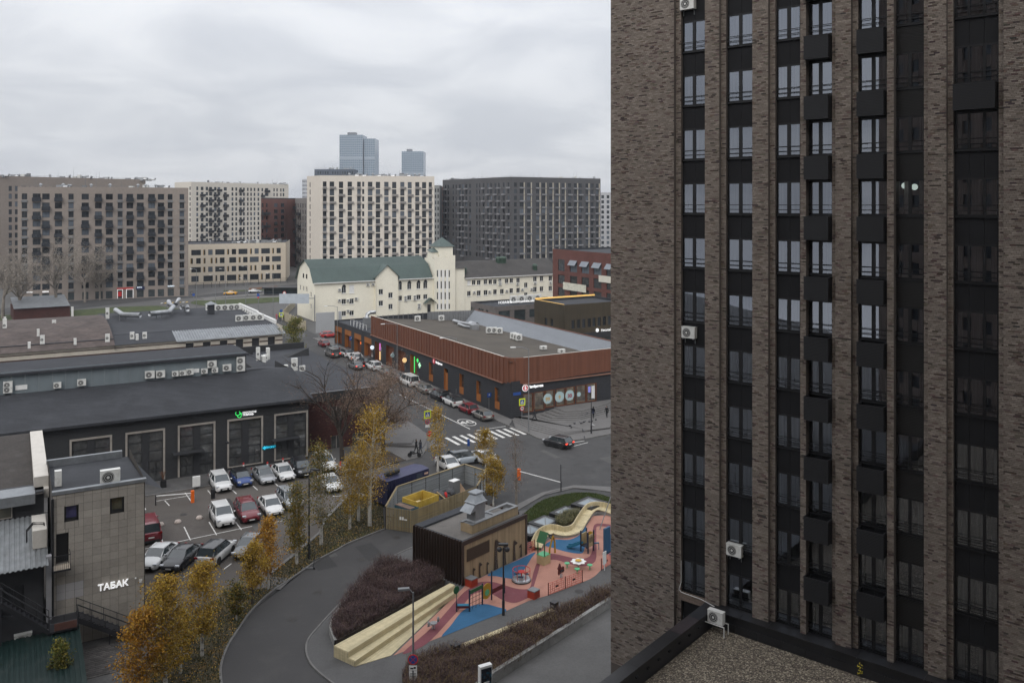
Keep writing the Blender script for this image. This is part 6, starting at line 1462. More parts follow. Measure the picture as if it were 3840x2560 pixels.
# beige tiled building lettered ТАБАК and its dark neighbour
PT = V((-27.7, 65, 0)); WTb = 6.15; PT0 = PT - B * WTb; nT = nrm(B); ZTB = 11.15
tob = thing('tobacco_shop', 'beige tiled building with illuminated white ТАБАК lettering', 'shop', PT)
tile_m = M('beige_tile', (.31, .285, .25), .8, .10, .5, fine=(6, .06), rnd=.10, stain=((.25, .228, .198), .35, 1.0))
tile_g = M('beige_tile_pale', (.36, .35, .35), .8, .06, .6); grout = M('tile_joint', (.06, .052, .045), .95, 0)
hT = [hole(13, 945, 1312, 1155, 1540, PT0, B), hole(13, 1620, 1197, 1825, 1420, PT0, B), hole(14, 550, 100, 672, 390, PT0, B)]
mb = MB(); wall(mb, PT0, B, WTb, ZTB, hT, .35); wall(mb, PT, A, 9.7, ZTB, [], .2); mb.quad(PT0 + A * 9.7, PT0, PT0 + V((0, 0, ZTB)), PT0 + A * 9.7 + V((0, 0, ZTB))); mb.build('wall', grout, tob)
tw_, th_ = WTb / 10.5, .565; nrow = int(ZTB / th_)
pale = hole(14, 587, 572, 845, 768, PT0, B)
for r_ in range(nrow + 1):
 for c in range(-1, 11):
  x0, x1 = max(0, tw_ * (c + .4)), min(WTb, tw_ * (c + 1.4)); z0, z1 = r_ * th_, min((r_ + 1) * th_, ZTB - .15)
  if x1 - x0 < .06 or z1 - z0 < .05: continue
  segs = [(x0, x1, z0, z1)]
  for h in hT:
   ns = []
   for s_ in segs:
    a0, a1, b0, b1 = s_
    if a1 <= h[0] or a0 >= h[1] or b1 <= h[2] or b0 >= h[3]: ns.append(s_); continue
    if a0 < h[0]: ns.append((a0, h[0], b0, b1))
    if a1 > h[1]: ns.append((h[1], a1, b0, b1))
    m0, m1 = max(a0, h[0]), min(a1, h[1])
    if b0 < h[2]: ns.append((m0, m1, b0, h[2]))
    if b1 > h[3]: ns.append((m0, m1, h[3], b1))
   segs = ns
  for a0, a1, b0, b1 in segs:
   if a1 - a0 < .05 or b1 - b0 < .05: continue
   m_ = MB(); ub(m_, PT0, B, a0 + .008, a1 - .008, b0 + .008, b1 - .008, .0, .022 + RN.random() * .006)
   m_.build('tile', tile_g if (pale[0] < (a0 + a1) / 2 < pale[1] and pale[2] < (b0 + b1) / 2 < pale[3]) else tile_m, tob)
m_ = MB(); ub(m_, PT0, B, -.05, WTb + .1, ZTB - .12, ZTB + .12, -.35, .08); m_.build('parapet_cap', zinc, tob)
qt = lambda x, d, z: PT0 + B * x + A * d + V((0, 0, z))
m_ = MB(); m_.quad(qt(0, .3, ZTB - .15), qt(WTb, .3, ZTB - .15), qt(WTb - .2, 9.5, ZTB - .6), qt(0, 9.5, ZTB - .6)); m_.build('roof', felt, tob)
m_ = MB(); m_.box(qt(-.1, 9.4, ZTB - .8), B * (WTb - .5), A * .35, (0, 0, .75)); m_.build('rear_parapet', zinc, tob)
m_ = MB(); m_.quad(qt(WTb, .2, ZTB - .3), qt(WTb + 1.3, .5, ZTB - 1.0), qt(WTb + .3, 9.4, ZTB - 1.0), qt(WTb - .2, 9.4, ZTB - .6)); m_.build('side_eave', felt2, tob)
for i, h in enumerate(hT[:2]):
 m_ = MB(); [ub(m_, PT0, B, *q_, -.34, -.1) for q_ in ((h[0], h[0] + .12, h[2], h[3]), (h[1] - .12, h[1], h[2], h[3]), (h[0], h[1], h[2], h[2] + .2), (h[0], h[1], h[3] - .06, h[3]))]; wo = m_.build('window', black_p, tob); m_ = MB(); ub(m_, PT0, B, h[0] + .12, h[1] - .12, h[2] + .2, h[3] - .06, -.3, -.26); m_.build('pane', M('violet_pane', (.06, .055, .14), .1, 0, spec=.7) if i == 0 else M('olive_pane', (.08, .08, .06), .1, .2, 2, spec=.7), wo)
h = hT[2]; m_ = MB(); ub(m_, PT0, B, h[0], h[1], h[2], h[3], -.36, -.3); m_.build('door', black_p, tob)
put_text('ТАБАК', .62, dp(14, 1108, 612, PT0 + nT * .1, B), B, lit_white, tob, .05, bold=.016)
q = dp(14, 1378, 565, PT0 + nT * .04, B); m_ = MB(); m_.cb(q, .22, .03, .25, atan2(B.y, B.x)); m_.build('notice', white_paint, tob)
m_ = MB(); m_.ell(dp(14, 1328, 540, PT0 + nT * .12, B), .07, .07, .07, 8, 6); m_.build('wall_camera', white_paint, tob)
ac_unit(g(13, 905, 1010, ZTB - .2), -B, 'upright conditioner on the left of the tobacco shop roof', .5, 1.1, .45); ac_unit(g(13, 1615, 965, ZTB - .2), nT, 'wide dark faced conditioner at the tobacco shop parapet', 1.35, 1.0, .5)
bp_ = dp(14, 590, 500, PT0, B); zz = hT[2][2] - .1; t = tob
m_ = MB(); ub(m_, PT0, B, hT[2][0] - .25, hT[2][1] + .1, zz - .12, zz, .02, 1.1); m_.build('platform', metal_dark, t); m_ = MB(); ub(m_, PT0, B, hT[2][0] - .2, hT[2][1] + .05, zz, zz + .03, .06, 1.05); m_.build('platform_boards', M('old_boards', (.42, .36, .29), .9, .2, 2, stain=((.2, .13, .08), .6, 3)), t)
m_ = MB()
for i in range(9): x = hT[2][0] - .2 + (hT[2][1] - hT[2][0] + .25) * i / 8; ub(m_, PT0, B, x, x + .025, zz, zz + 1.0, 1.03, 1.055)
ub(m_, PT0, B, hT[2][0] - .2, hT[2][1] + .08, zz + .98, zz + 1.03, 1.02, 1.07); ub(m_, PT0, B, hT[2][1] + .04, hT[2][1] + .08, zz + .98, zz + 1.03, .05, 1.02); m_.build('railing', metal_dark, t)
nb_ = thing('dark_workshop', 'dark rendered workshop with metal sheet roof left of the tiled building', 'building', PT0 - B * 4)
dkr = M('dark_render', (.048, .049, .053), .9, .15, .5, stain=((.08, .08, .085), .4, .6)); qd = lambda x, d, z: PT0 + B * x + A * d + V((0, 0, z))
hD = [(1.2, 2.6, .3, 2.6), (5.4, 6.9, .2, 2.9)]
mb = MB(); wall(mb, PT0 - B * 10, B, 9.4, 6.9, [(4.2, 6.0, .2, 2.9), (6.8, 8.2, 3.0, 5.0)], .3); mb.box(qd(-12, 5.0, 0), B * 11.6, A * 17, (0, 0, 10)); mb.box(qd(-10, .4, 0), B * 9.4, A * 4.6, (0, 0, 6.6)); mb.build('wall', dkr, nb_)
m_ = MB(); n_ = 34
for i in range(n_):
 w_ = 11.0 / n_; x = -11.3 + w_ * i; m_.box(qd(x, -1.3, 6.55), B * w_ * .55, A * 6.0 + V((0, 0, 1.75)), (0, 0, .06)); m_.box(qd(x + w_ * .55, -1.3, 6.50), B * w_ * .45, A * 6.0 + V((0, 0, 1.75)), (0, 0, .05))
m_.build('corrugated_roof', M('old_zinc', (.19, .20, .205), .5, .2, .8, metal=.3, streak=((2, 2, .3), .15), stain=((.2, .2, .2), .4, 1.2)), nb_)
m_ = MB(); m_.quad(qd(-12, 4.7, 9.9), qd(-.5, 4.7, 9.9), qd(-.5, 22, 10.6), qd(-12, 22, 10.6)); m_.build('upper_roof', M('brown_felt', (.042, .036, .032), .9, .2, .6, fine=(6, .2), stain=((.075, .07, .065), .4, .9)), nb_)
m_ = MB(); m_.box(qd(-1.05, 6.2, 9.5), B * 1.0, A * 15.5, (0, 0, 1.3)); m_.box(qd(-1.0, 5.5, 9.3), B * .95, A * .7, (0, 0, .7)); m_.build('coping', M('coping_cream', (.56, .53, .48), .8, .12, 1, stain=((.35, .32, .28), .4, 1)), nb_)
m_ = MB(); m_.box(qd(-1.25, .6, 7.2), B * .9, A * 3.6, (0, 0, 1.3)); m_.build('coping', MATS['coping_cream'], nb_)
m_ = MB(); m_.box(qd(-3.4, 4.4, 9.3), B * 2.4, A * 2.2, (0, 0, .75)); m_.build('roof_step', zinc, nb_)
put_win(nb_, qd(-10, 4.98, 0), B, (5.6, 7.5, 8.35, 9.5), 'o', surround, M('olive_pane2', (.09, .088, .07), .15, .1, spec=.6), -.05)
m_ = MB(); m_.box(qd(-.42, -.05, 0), B * .34, nT * .5, (0, 0, 6.9)); m_.build('pale_pier', M('pier_grey', (.26, .26, .27), .85, .12, .8), nb_)
m_ = MB(); m_.box(qd(-7.6, -.02, 3.2), B * 3.2, nT * .08, (0, 0, 3.0)); m_.build('dark_panel', panel_black, nb_)
m_ = MB(); [m_.tube([qd(-1.6, 2 - k_, 7.3), qd(-1.6, 2 - k_, 8.2), qd(-1.2, 1.9 - k_, 8.7), qd(-.5, 1.8 - k_, 8.6), qd(-.35, 1.8 - k_, 7.9)], .05, 6) for k_ in (0, .35)]; m_.build('cable_loop', black_p, nb_)
m_ = MB(); m_.tube([qd(-.02, -.12, .3), qd(-.02, -.12, 10.8)], .1, 8); m_.build('black_pipe', black_p, nb_)
ac_unit(dp(14, 225, 1135, PT0 + nT * .05, B) - V((0, 0, .4)), nT, 'upper conditioner on the dark workshop wall beside the stairs', 1.1, .85, .4); ac_unit(dp(14, 225, 1255, PT0 + nT * .05, B) - V((0, 0, .4)), nT, 'lower conditioner on the dark workshop wall beside the stairs', 1.1, .85, .4)
stt = thing('steel_stairs', 'black steel stairs with landing between workshop and tiled wall', 'stairs', qt(.5, -1.5, 0))
def flight(p0, p1, wdt, n, nm):
 for i in range(n):
  t0 = (i + .5) / n; p = p0.lerp(p1, t0); m_ = MB(); d = V((p1.x - p0.x, p1.y - p0.y, 0)).normalized(); m_.box(p, d * ((p1 - p0).length / n * .8), nT * wdt, (0, 0, .05)); m_.build('tread', metal_dark, stt)
 for s_ in (0, wdt): m_ = MB(); a_ = p0 + nT * s_; b_ = p1 + nT * s_; m_.add([a_ - V((0, 0, .25)), b_ - V((0, 0, .25)), b_ + V((0, 0, .12)), a_ + V((0, 0, .12))], [(0, 1, 2, 3)]); m_.add([a_ + nT * .05 - V((0, 0, .25)), b_ + nT * .05 - V((0, 0, .25)), b_ + nT * .05 + V((0, 0, .12)), a_ + nT * .05 + V((0, 0, .12))], [(3, 2, 1, 0)]); m_.build('stringer', metal_dark, stt)
 for s_ in (0, wdt):
  m_ = MB(); a_ = p0 + nT * s_; b_ = p1 + nT * s_
  for hh in (.55, 1.05): m_.tube([a_ + V((0, 0, hh)), b_ + V((0, 0, hh))], .028, 5)
  for i in range(5): p = a_.lerp(b_, i / 4); m_.tube([p, p + V((0, 0, 1.05))], .022, 5)
  m_.build('railing', metal_dark, stt)
flight(qt(1.5, -.25, 2.4), qt(5.1, -.25, .1), 1.2, 11, 'r'); flight(qt(-.3, -1.5, 2.4), qt(-3.2, -1.5, 5.0), 1.1, 11, 'l')
m_ = MB(); m_.box(qt(-.3, -.2, 2.3), B * 1.8, nT * 2.5, (0, 0, .1)); m_.box(qt(-6, -.2, 4.9), B * 2.9, nT * 2.4, (0, 0, .1)); m_.build('landing', metal_dark, stt)
m_ = MB()
for a_, b_ in ((qt(-.3, -2.7, 2.4), qt(1.5, -2.7, 2.4)), (qt(1.5, -2.7, 2.4), qt(1.5, -1.5, 2.4)), (qt(-6, -2.6, 5), qt(-3.1, -2.6, 5))):
 for hh in (.55, 1.05): m_.tube([a_ + V((0, 0, hh)), b_ + V((0, 0, hh))], .028, 5)
 for i in range(3): p = a_.lerp(b_, i / 2); m_.tube([p, p + V((0, 0, 1.05))], .022, 5)
for x, d in ((-.2, -2.6), (1.4, -2.6), (-5.8, -2.5), (-3.2, -2.5), (3.6, -1.4)): m_.tube([qt(x, d, 0), qt(x, d, 2.3 if x > -1 and x < 3 else (1.0 if x > 3 else 4.9))], .06, 6)
m_.build('posts_and_rails', metal_dark, stt)
m_ = MB(); m_.box(qt(.0, -2.72, 2.45), B * 1.4, nT * .04, (0, 0, .5)); m_.build('kick_panel', M('rust_panel', (.10, .045, .035), .8, .2, 3), stt)
gs = thing('green_canopy', 'dark green corrugated metal canopy at the lower left corner', 'canopy', qt(-2, -4, 0)); grn = M('green_sheet', (.006, .020, .018), .5, .12, .8, stain=((.05, .05, .045), .35, .8))
for i in range(42):
 w_ = .3; x = -11 + w_ * i; m_ = MB(); m_.box(qt(x, -2.0, 2.15), B * w_ * .5, nT * 9 - V((0, 0, .7)), (0, 0, .06)); m_.box(qt(x + w_ * .5, -2.0, 2.09), B * w_ * .5, nT * 9 - V((0, 0, .7)), (0, 0, .06)); m_.build('sheet', grn, gs)
sheet('yard', [qt(-8, 0, 0), qt(9, 0, 0), qt(9, -9, 0), qt(-8, -9, 0)], .008, M('yard_soil', (.03, .028, .027), .9, .2, .5))
yard = MB(); yard.quad(qt(1.2, -.1, .012), qt(8.2, -.1, .012), qt(8.2, -7.5, .012), qt(1.2, -7.5, .012)); yo = yard.build('paving', pave_dark, kind='structure')
pvm = M('paver', (.070, .064, .060), .85, .15, .6, fine=(7, .15), rnd=.3)
pm_ = MB(); pm_.box((-.19, -.12, 0), (.38, 0, 0), (0, .24, 0), (0, 0, .03)); pme = pm_.mesh('paver', pvm)
for i in range(17):
 for j in range(17): place(pme, 'paver', yo, qt(1.4 + .41 * i + (.2 if j % 2 else 0), -1.2 - .27 * j, .013 + RN.random() * .008), atan2(B.y, B.x))
# service shed with fins and giraffes
Cc = V((.644, .765, 0)).normalized(); Dd = V((-Cc.y, Cc.x, 0)); CA = atan2(Cc.y, Cc.x)
PS = V((-4.06, 72.1, 0)); LC, LD, ZS = 8.2, 5.9, 3.7
qs = lambda c, d, z=0.0: PS + Cc * c + Dd * d + V((0, 0, z))
clad = M('larch_clad', (.30, .225, .135), .8, .10, .5, streak=((3, 3, .2), .12), rnd=.10, stain=((.21, .16, .10), .35, .8)); fin_m = M('fin_brown', (.040, .024, .017), .6, .1, 1); roofgrey = M('roof_grey', (.13, .12, .11), .9, .16, .5, fine=(7, .1), stain=((.07, .065, .06), .5, .7))
shed = thing('service_shed', 'timber clad service shed with brown fins and painted giraffe silhouettes', 'shed', PS)
m_ = MB(); m_.box(qs(.05, .05), Cc * (LC - .1), Dd * (LD - .1), (0, 0, ZS - .2)); m_.build('core', black_p, shed)
n_ = 54
gr0 = [on_line(PS, Cc, S(8, x, 0)[0]) for x in (362, 668)]
for i in range(n_):
 c0, c1 = LC * i / n_, LC * (i + 1) / n_; m_ = MB(); m_.box(qs(c0 + .006, .05), Cc * (c1 - c0 - .012), -Dd * .045, (0, 0, ZS - .32)); m_.build('board', clad, shed)
m_ = MB(); m_.box(qs(-.05, .05, ZS - .32), Cc * (LC + .1), -Dd * .1, (0, 0, .36)); m_.box(qs(LC - .02, .06), Cc * .22, -Dd * .12, (0, 0, ZS + .04)); m_.build('fascia', fin_m, shed)
m_ = MB(); a0, a1 = gr0
m_.box(qs(a0, -.01, 1.9), Cc * (a1 - a0), -Dd * .03, (0, 0, 1.05)); gro = m_.build('vent_grille', M('grille_dark', (.12, .088, .056), .7, 0), shed)
for i in range(22): m_ = MB(); m_.box(qs(a0 + (a1 - a0) * i / 22, -.04, 1.92), Cc * ((a1 - a0) / 22 * .45), -Dd * .02, (0, 0, 1.0)); m_.build('bar', fin_m, gro)
for i in range(19):
 d = LD * i / 18; m_ = MB(); m_.box(qs(.05, d - .04), Dd * .07, -Cc * .28, (0, 0, ZS + .02)); m_.build('fin', fin_m, shed)
for i in range(9): d = LD * (i + .5) / 9; m_ = MB(); m_.box(qs(LC, d - .04), Dd * .07, Cc * .25, (0, 0, ZS + .02)); m_.build('fin', fin_m, shed)
m_ = MB(); m_.box(qs(.05, .05, ZS - .2), Cc * (LC - .1), Dd * (LD - .1), (0, 0, .08)); m_.build('roof', roofgrey, shed)
m_ = MB(); m_.box(qs(0, LD - .95, ZS - .12), Cc * LC, Dd * .95, (0, 0, .18)); m_.box(qs(.0, .02, ZS - .12), Cc * LC, Dd * .22, (0, 0, .14)); m_.box(qs(.02, .24, ZS - .12), Cc * .2, Dd * (LD - 1.2), (0, 0, .10)); m_.build('roof_edge', felt2, shed)
bx0, bx1, by0, by1 = 1.9, 8.05, .75, 2.1        # timber plant box on the roof
for i in range(24): c0 = bx0 + (bx1 - bx0) * i / 24; m_ = MB(); m_.box(qs(c0 + .005, by0, ZS - .1), Cc * ((bx1 - bx0) / 24 - .01), Dd * .04, (0, 0, .75)); m_.build('box_board', clad, shed)
for i in range(5): d0 = by0 + (by1 - by0) * i / 5; m_ = MB(); m_.box(qs(bx0, d0 + .045, ZS - .1), Dd * ((by1 - by0) / 5 - .01), Cc * .04, (0, 0, .75)); m_.build('box_board', clad, shed)
m_ = MB(); m_.box(qs(bx0 + .045, by0 + .045, ZS - .1), Cc * 3, Dd * (by1 - by0 - .05), (0, 0, .74)); m_.box(qs(bx0 + 3.04, by0 + .045, ZS - .1), Cc * 3.05, Dd * (by1 - by0 - .05), (0, 0, .35))
for q_ in ((bx0 - .05, bx1 + .05, by0 - .05, by0 + .22), (bx0 - .05, bx1 + .05, by1 - .25, by1 + .05), (bx1 - .3, bx1 + .05, by0 + .22, by1 - .25), (bx0 + 3.0, bx0 + 3.3, by0 + .22, by1 - .25)): m_.box(qs(q_[0], q_[2], ZS + .65), Cc * (q_[1] - q_[0]), Dd * (q_[3] - q_[2]), (0, 0, .06))
m_.build('box_cap', metal_grey, shed)
hc = qs(bx0 + 1.15, 1.4, ZS + .7); hood = thing('vent_hood', 'large galvanised ventilation hood on the shed roof box', 'ventilation hood', hc)
def frus(mb, c, s0, s1, z0, z1, ox=0.0):
 vs = [c + Cc * sx * s0[0] / 2 + Dd * sy * s0[1] / 2 + V((0, 0, z0)) for sx, sy in ((-1, -1), (1, -1), (1, 1), (-1, 1))] + [c + Cc * (sx * s1[0] / 2 + ox) + Dd * sy * s1[1] / 2 + V((0, 0, z1)) for sx, sy in ((-1, -1), (1, -1), (1, 1), (-1, 1))]
 mb.add(vs, [(0, 1, 5, 4), (1, 2, 6, 5), (2, 3, 7, 6), (3, 0, 4, 7), (4, 5, 6, 7), (3, 2, 1, 0)])
m_ = MB(); frus(m_, hc, (1.25, 1.05), (1.05, .9), 0, .1); frus(m_, hc, (1.05, .9), (1.05, .9), .1, .75); frus(m_, hc, (1.12, .97), (1.12, .97), .75, 1.25); m_.build('shaft', MATS['lampgrey'], hood)
m_ = MB(); frus(m_, hc, (1.35, 1.2), (1.2, 1.05), 1.25, 1.3); frus(m_, hc, (1.2, 1.05), (.7, .6), 1.3, 1.72); frus(m_, hc, (.7, .6), (.7, .6), 1.72, 1.8); frus(m_, hc, (.95, .85), (.9, .8), 1.84, 1.9); m_.build('cap', zinc, hood)
m_ = MB(); o_ = hc - Cc * .56
m_.add([o_ - Dd * .5 + V((0, 0, 1.22)), o_ + Dd * .5 + V((0, 0, 1.22)), o_ + Dd * .55 - Cc * .65 + V((0, 0, .75)), o_ - Dd * .55 - Cc * .65 + V((0, 0, .75)), o_ - Dd * .5 + V((0, 0, .8)), o_ + Dd * .5 + V((0, 0, .8))], [(0, 1, 2, 3), (0, 3, 4), (1, 5, 2), (3, 2, 5, 4)]); m_.build('louvre', zinc, hood); hood.scale = (1.15, 1.15, 1.3)
gir = M('giraffe_brown', (.045, .030, .022), .8, .1, 2); spot = M('giraffe_spot', (.20, .15, .10), .8, 0)
for i, (x, y0, y1, fl) in enumerate(((760, 0, 408, 1), (878, 38, 350, 1), (1008, 10, 292, 1), (1102, 58, 240, -1), (456, 388, 552, 1), (540, 314, 524, 1), (642, 308, 470, 1))):
 b_ = dp(8, x, y1, PS - Dd * .055, Cc); t_ = dp(8, x, y0, PS - Dd * .055, Cc); hh = t_.z - max(b_.z, .03); b_ = V((b_.x, b_.y, max(b_.z, .03))); s_ = hh / 3.0
 m_ = MB(); pts = [(-.26, 0), (.30, 0), (.22, .5), (.17, 1.5), (.14, 2.15), (.62 * fl if fl > 0 else .12, 2.25), (.60 if fl > 0 else .1, 2.45), (.22, 2.75), (.10, 3.0), (.04, 2.78), (-.06, 3.0), (-.14, 2.7), (-.17, 1.6), (-.2, .6)]
 if fl < 0: pts = [(-p[0], p[1]) for p in [(-.26, 0), (.30, 0), (.22, .5), (.17, 1.5), (.14, 2.15), (.62, 2.25), (.60, 2.45), (.22, 2.75), (.10, 3.0), (.04, 2.78), (-.06, 3.0), (-.14, 2.7), (-.17, 1.6), (-.2, .6)]][::-1]
 m_.poly([b_ + Cc * p[0] * s_ * 1.15 + V((0, 0, p[1] * s_)) for p in pts]); go = m_.build('giraffe_silhouette', gir, shed)
 m_ = MB()
 for k in range(9): c_ = b_ - Dd * .004 + Cc * RN.uniform(-.12, .14) * s_ + V((0, 0, (.2 + .2 * k) * s_)); m_.disc(c_, -Dd, .05 * s_, 6)
 m_.build('spots', spot, go)
# waste yard with slatted fence
FY = [G(1446, 1983), G(1548, 1998), V((-3.66, 90.9, 0)), V((-2.9, 96, 0)), V((-5.4, 98.5, 0)), V((-12.1, 90.7, 0))]
wy = thing('slatted_fence', 'timber slat fence with corrugated inner lining round the waste yard', 'fence', FY[0])
slat_m = M('slat_wood', (.25, .20, .115), .8, .12, .5, rnd=.15); corr = M('lining_zinc', (.30, .315, .32), .6, .1, .5, metal=.3, streak=((.1, .1, 14), .2))
sl_ = MB(); sl_.box((-.055, -.02, .05), (.11, 0, 0), (0, .04, 0), (0, 0, 2.15)); slm = sl_.mesh('slat', slat_m)
for i in (0, 1, 2):
 a_, b_ = FY[i], FY[i + 1]; L_ = (b_ - a_).length; uu = (b_ - a_).normalized(); n_ = int(L_ / .17)
 if i == 2: continue
 for j in range(n_): place(slm, 'slat', wy, a_ + uu * (L_ * (j + .5) / n_), atan2(uu.y, uu.x))
 m_ = MB(); [m_.box(a_ - nrm(uu) * .04 + V((0, 0, z)), uu * L_, -nrm(uu) * .05, (0, 0, .1)) for z in (.3, 1.2, 2.0)]; m_.build('rail', metal_dark, wy)
for i in (2, 3, 4, 5):
 a_, b_ = FY[i], FY[(i + 1) % 6]; L_ = (b_ - a_).length; uu = (b_ - a_).normalized(); nn = nrm(uu); n_ = max(1, int(round(L_ / 1.9)))
 for j in range(n_):
  m_ = MB(); k_ = 16
  for r_ in range(k_): m_.box(a_ + uu * (L_ * j / n_ + .04) + V((0, 0, .1 + 2.1 * r_ / k_)), uu * (L_ / n_ - .08), -nn * (.03 if r_ % 2 else .05), (0, 0, 2.1 / k_))
  m_.build('lining_sheet', corr, wy)
 for j in range(n_ + 1): m_ = MB(); m_.cb(a_ + uu * (L_ * j / n_), .08, .1, 2.25, atan2(uu.y, uu.x), True); m_.build('post', metal_dark, wy)
 m_ = MB(); m_.box(a_ + V((0, 0, 2.2)) + nn * .08, uu * L_, -nn * .2, (0, 0, .07)); m_.build('top_board', slat_m, wy)
m_ = MB(); gm_ = FY[0].lerp(FY[1], .45); uu = (FY[1] - FY[0]).normalized()
for k in range(3): m_.box(FY[0] + uu * (1.55 + .26 * k) + nrm(uu) * .03 + V((0, 0, 1.15)), uu * (.2 if k < 2 else .3), nrm(uu) * .01, (0, 0, .3 if k < 2 else .12))
m_.build('notices', white_paint, wy)
wi = lambda a, b, z=0.0: FY[1] + (FY[2] - FY[1]).normalized() * a + nrm((FY[2] - FY[1]).normalized()) * -b + V((0, 0, z))
uy = (FY[2] - FY[1]).normalized(); ny = -nrm(uy); ay = atan2(uy.y, uy.x)
yel_p = M('skip_yellow', (.52, .36, .06), .6, .2, .8, stain=((.25, .15, .06), .6, 1.2)); blu_p = M('skip_blue', (.030, .085, .12), .6, .15, .8); rust_i = M('skip_rust', (.16, .11, .085), .9, .25, 1.5)
def open_box(t, o, u, n, L_, W_, z0, z1, th, mo, mi_):
 m_ = MB(); m_.box(o + V((0, 0, z0)), u * L_, n * th, (0, 0, z1 - z0)); m_.box(o + n * (W_ - th) + V((0, 0, z0)), u * L_, n * th, (0, 0, z1 - z0)); m_.box(o + n * th + V((0, 0, z0)), u * th, n * (W_ - 2 * th), (0, 0, z1 - z0)); m_.box(o + n * th + u * (L_ - th) + V((0, 0, z0)), u * th, n * (W_ - 2 * th), (0, 0, z1 - z0)); m_.build('side', mo, t)
 m_ = MB(); m_.box(o + n * th + u * th + V((0, 0, z0)), u * (L_ - 2 * th), n * (W_ - 2 * th), (0, 0, .3)); m_.build('floor', mi_, t)
 m_ = MB(); [m_.box(o - n * .05 + u * (L_ * k / 4) + V((0, 0, z0)), u * .07, n * .05, (0, 0, z1 - z0)) for k in range(5)]; m_.build('rib', mo, t)
sk_ = thing('waste_skip', 'yellow open skip with rusty inside and a board in it', 'skip', wi(1.2, .6), 0); open_box(sk_, wi(1.3, .7), uy, ny, 2.9, 2.2, .75, 2.5, .07, yel_p, rust_i)
m_ = MB(); m_.box(wi(1.55, 1.0, 1.75), uy * 1.7, ny * 1.5, (0, 0, .06)); m_.build('board', wood_light, sk_); m_ = MB(); m_.box(wi(1.5, .9, .1), uy * 2.5, ny * 1.8, (0, 0, .64)); m_.build('chassis', metal_dark, sk_)
sk2 = thing('waste_container', 'blue steel container with brown lid beside the yard gate', 'container', wi(.2, 1.0)); open_box(sk2, wi(.08, .5), uy, ny, 1.1, 2.2, .1, 2.1, .06, blu_p, rust_i); m_ = MB(); m_.box(wi(.12, .55, 2.12), uy * .7, ny * 2.1, (0, 0, .06)); m_.build('lid', rust_i, sk2)
rb_ = random.Random(4); bagm = M('bag_black', (.018, .018, .021), .35, .2, 2, spec=.6)
for i in range(7):
 t = thing('rubbish_bag', 'black rubbish bag in the waste yard heap, %s from the yellow skip' % ORD[i], 'rubbish bag', wi(4.2 + .55 * (i % 4), 1.4 + .6 * (i // 4)), 0, 'black rubbish bags'); m_ = MB(); c = wi(4.75 + .6 * (i % 4), 1.3 + .9 * (i // 4), 1.5 + .3 * (i % 2)); m_.ell(c, .62, .52, .6, 10, 7); m_.lathe(c - V((0, 0, c.z)), [(.55, 0), (.6, c.z - .2)], 8)
 m_.v = [tuple(V(p) + V((rb_.uniform(-.05, .05),) * 3)) for p in m_.v]; m_.ell(c + V((0, 0, .48)), .12, .12, .14, 6, 4); m_.build('sack', bagm, t, smooth=False)
t = thing('old_fridge', 'grey upright fridge abandoned in the waste yard', 'fridge', wi(6.6, .7)); m_ = MB(); m_.box(wi(7.1, 1.3), uy * .95, ny * .7, (0, 0, 2.9)); m_.build('body', metal_grey, t); m_ = MB(); m_.box(wi(7.12, 1.26, .1), uy * .91, ny * .035, (0, 0, 2.75)); m_.build('door', MATS['lampgrey'], t); m_ = MB(); m_.box(wi(7.08, 1.28, 2.9), uy * .99, ny * .75, (0, 0, .05)); m_.build('top', white_paint, t)
t = thing('cardboard_sheet', 'brown cardboard sheets leaning at the far end of the waste yard', 'cardboard', wi(8, .8)); m_ = MB(); m_.add([wi(7.7, 1.2, 1.2), wi(8.9, 1.0, 1.4), wi(8.5, 1.9, 2.6), wi(7.9, 1.7, 2.2)], [(0, 1, 2, 3)]); m_.add([wi(7.5, 2.0), wi(8.9, 1.6), wi(8.2, 2.2, 2.1)], [(0, 1, 2)]); m_.build('sheet', M('cardboard', (.32, .22, .14), .9, .2, 2), t)
t = thing('scrap_planks', 'loose planks and a red white plastic piece among rubbish bags', 'scrap', wi(4, .4)); m_ = MB(); m_.tube([wi(4.7, 1.4, 2.5), wi(5.4, .35, 1.5)], .09, 4); m_.tube([wi(5.0, 1.6, 1.2), wi(5.8, 1.8, 1.7)], .04, 4); m_.tube([wi(5.9, 1.9, .2), wi(5.9, 1.9, 1.7), wi(4.6, 1.9, 1.7), wi(4.6, 1.9, 1.0)], .035, 4); m_.build('plank', clad, t); m_ = MB(); m_.ell(wi(5.5, .9, 2.0), .2, .2, .4, 8, 6); m_.build('plastic_piece', red_sign, t); m_ = MB(); m_.box(wi(4.0, .3, 1.2), uy * .9, ny * .5, (0, 0, .6)); m_.build('crate', clad, t)
gen = thing('generator_container', 'navy blue generator container with black exhaust silencer on its roof', 'container', V((-13, 90.2, 0))); navy = M('navy_paint', (.016, .018, .058), .5, .12, .6, stain=((.05, .05, .08), .35, .8)); o_ = V((-13.1, 90.3, 0)); gq = lambda c, d, z=0: o_ + Cc * c + Dd * d + V((0, 0, z))
m_ = MB(); m_.box(gq(0, 0, .35), Cc * 6.1, Dd * 2.4, (0, 0, 2.5)); m_.build('body', navy, gen); m_ = MB(); [m_.box(gq(.15 + .3 * i, -.03, .5), Cc * .14, Dd * .03, (0, 0, 2.2)) for i in range(13)]; m_.build('ribs', navy, gen)
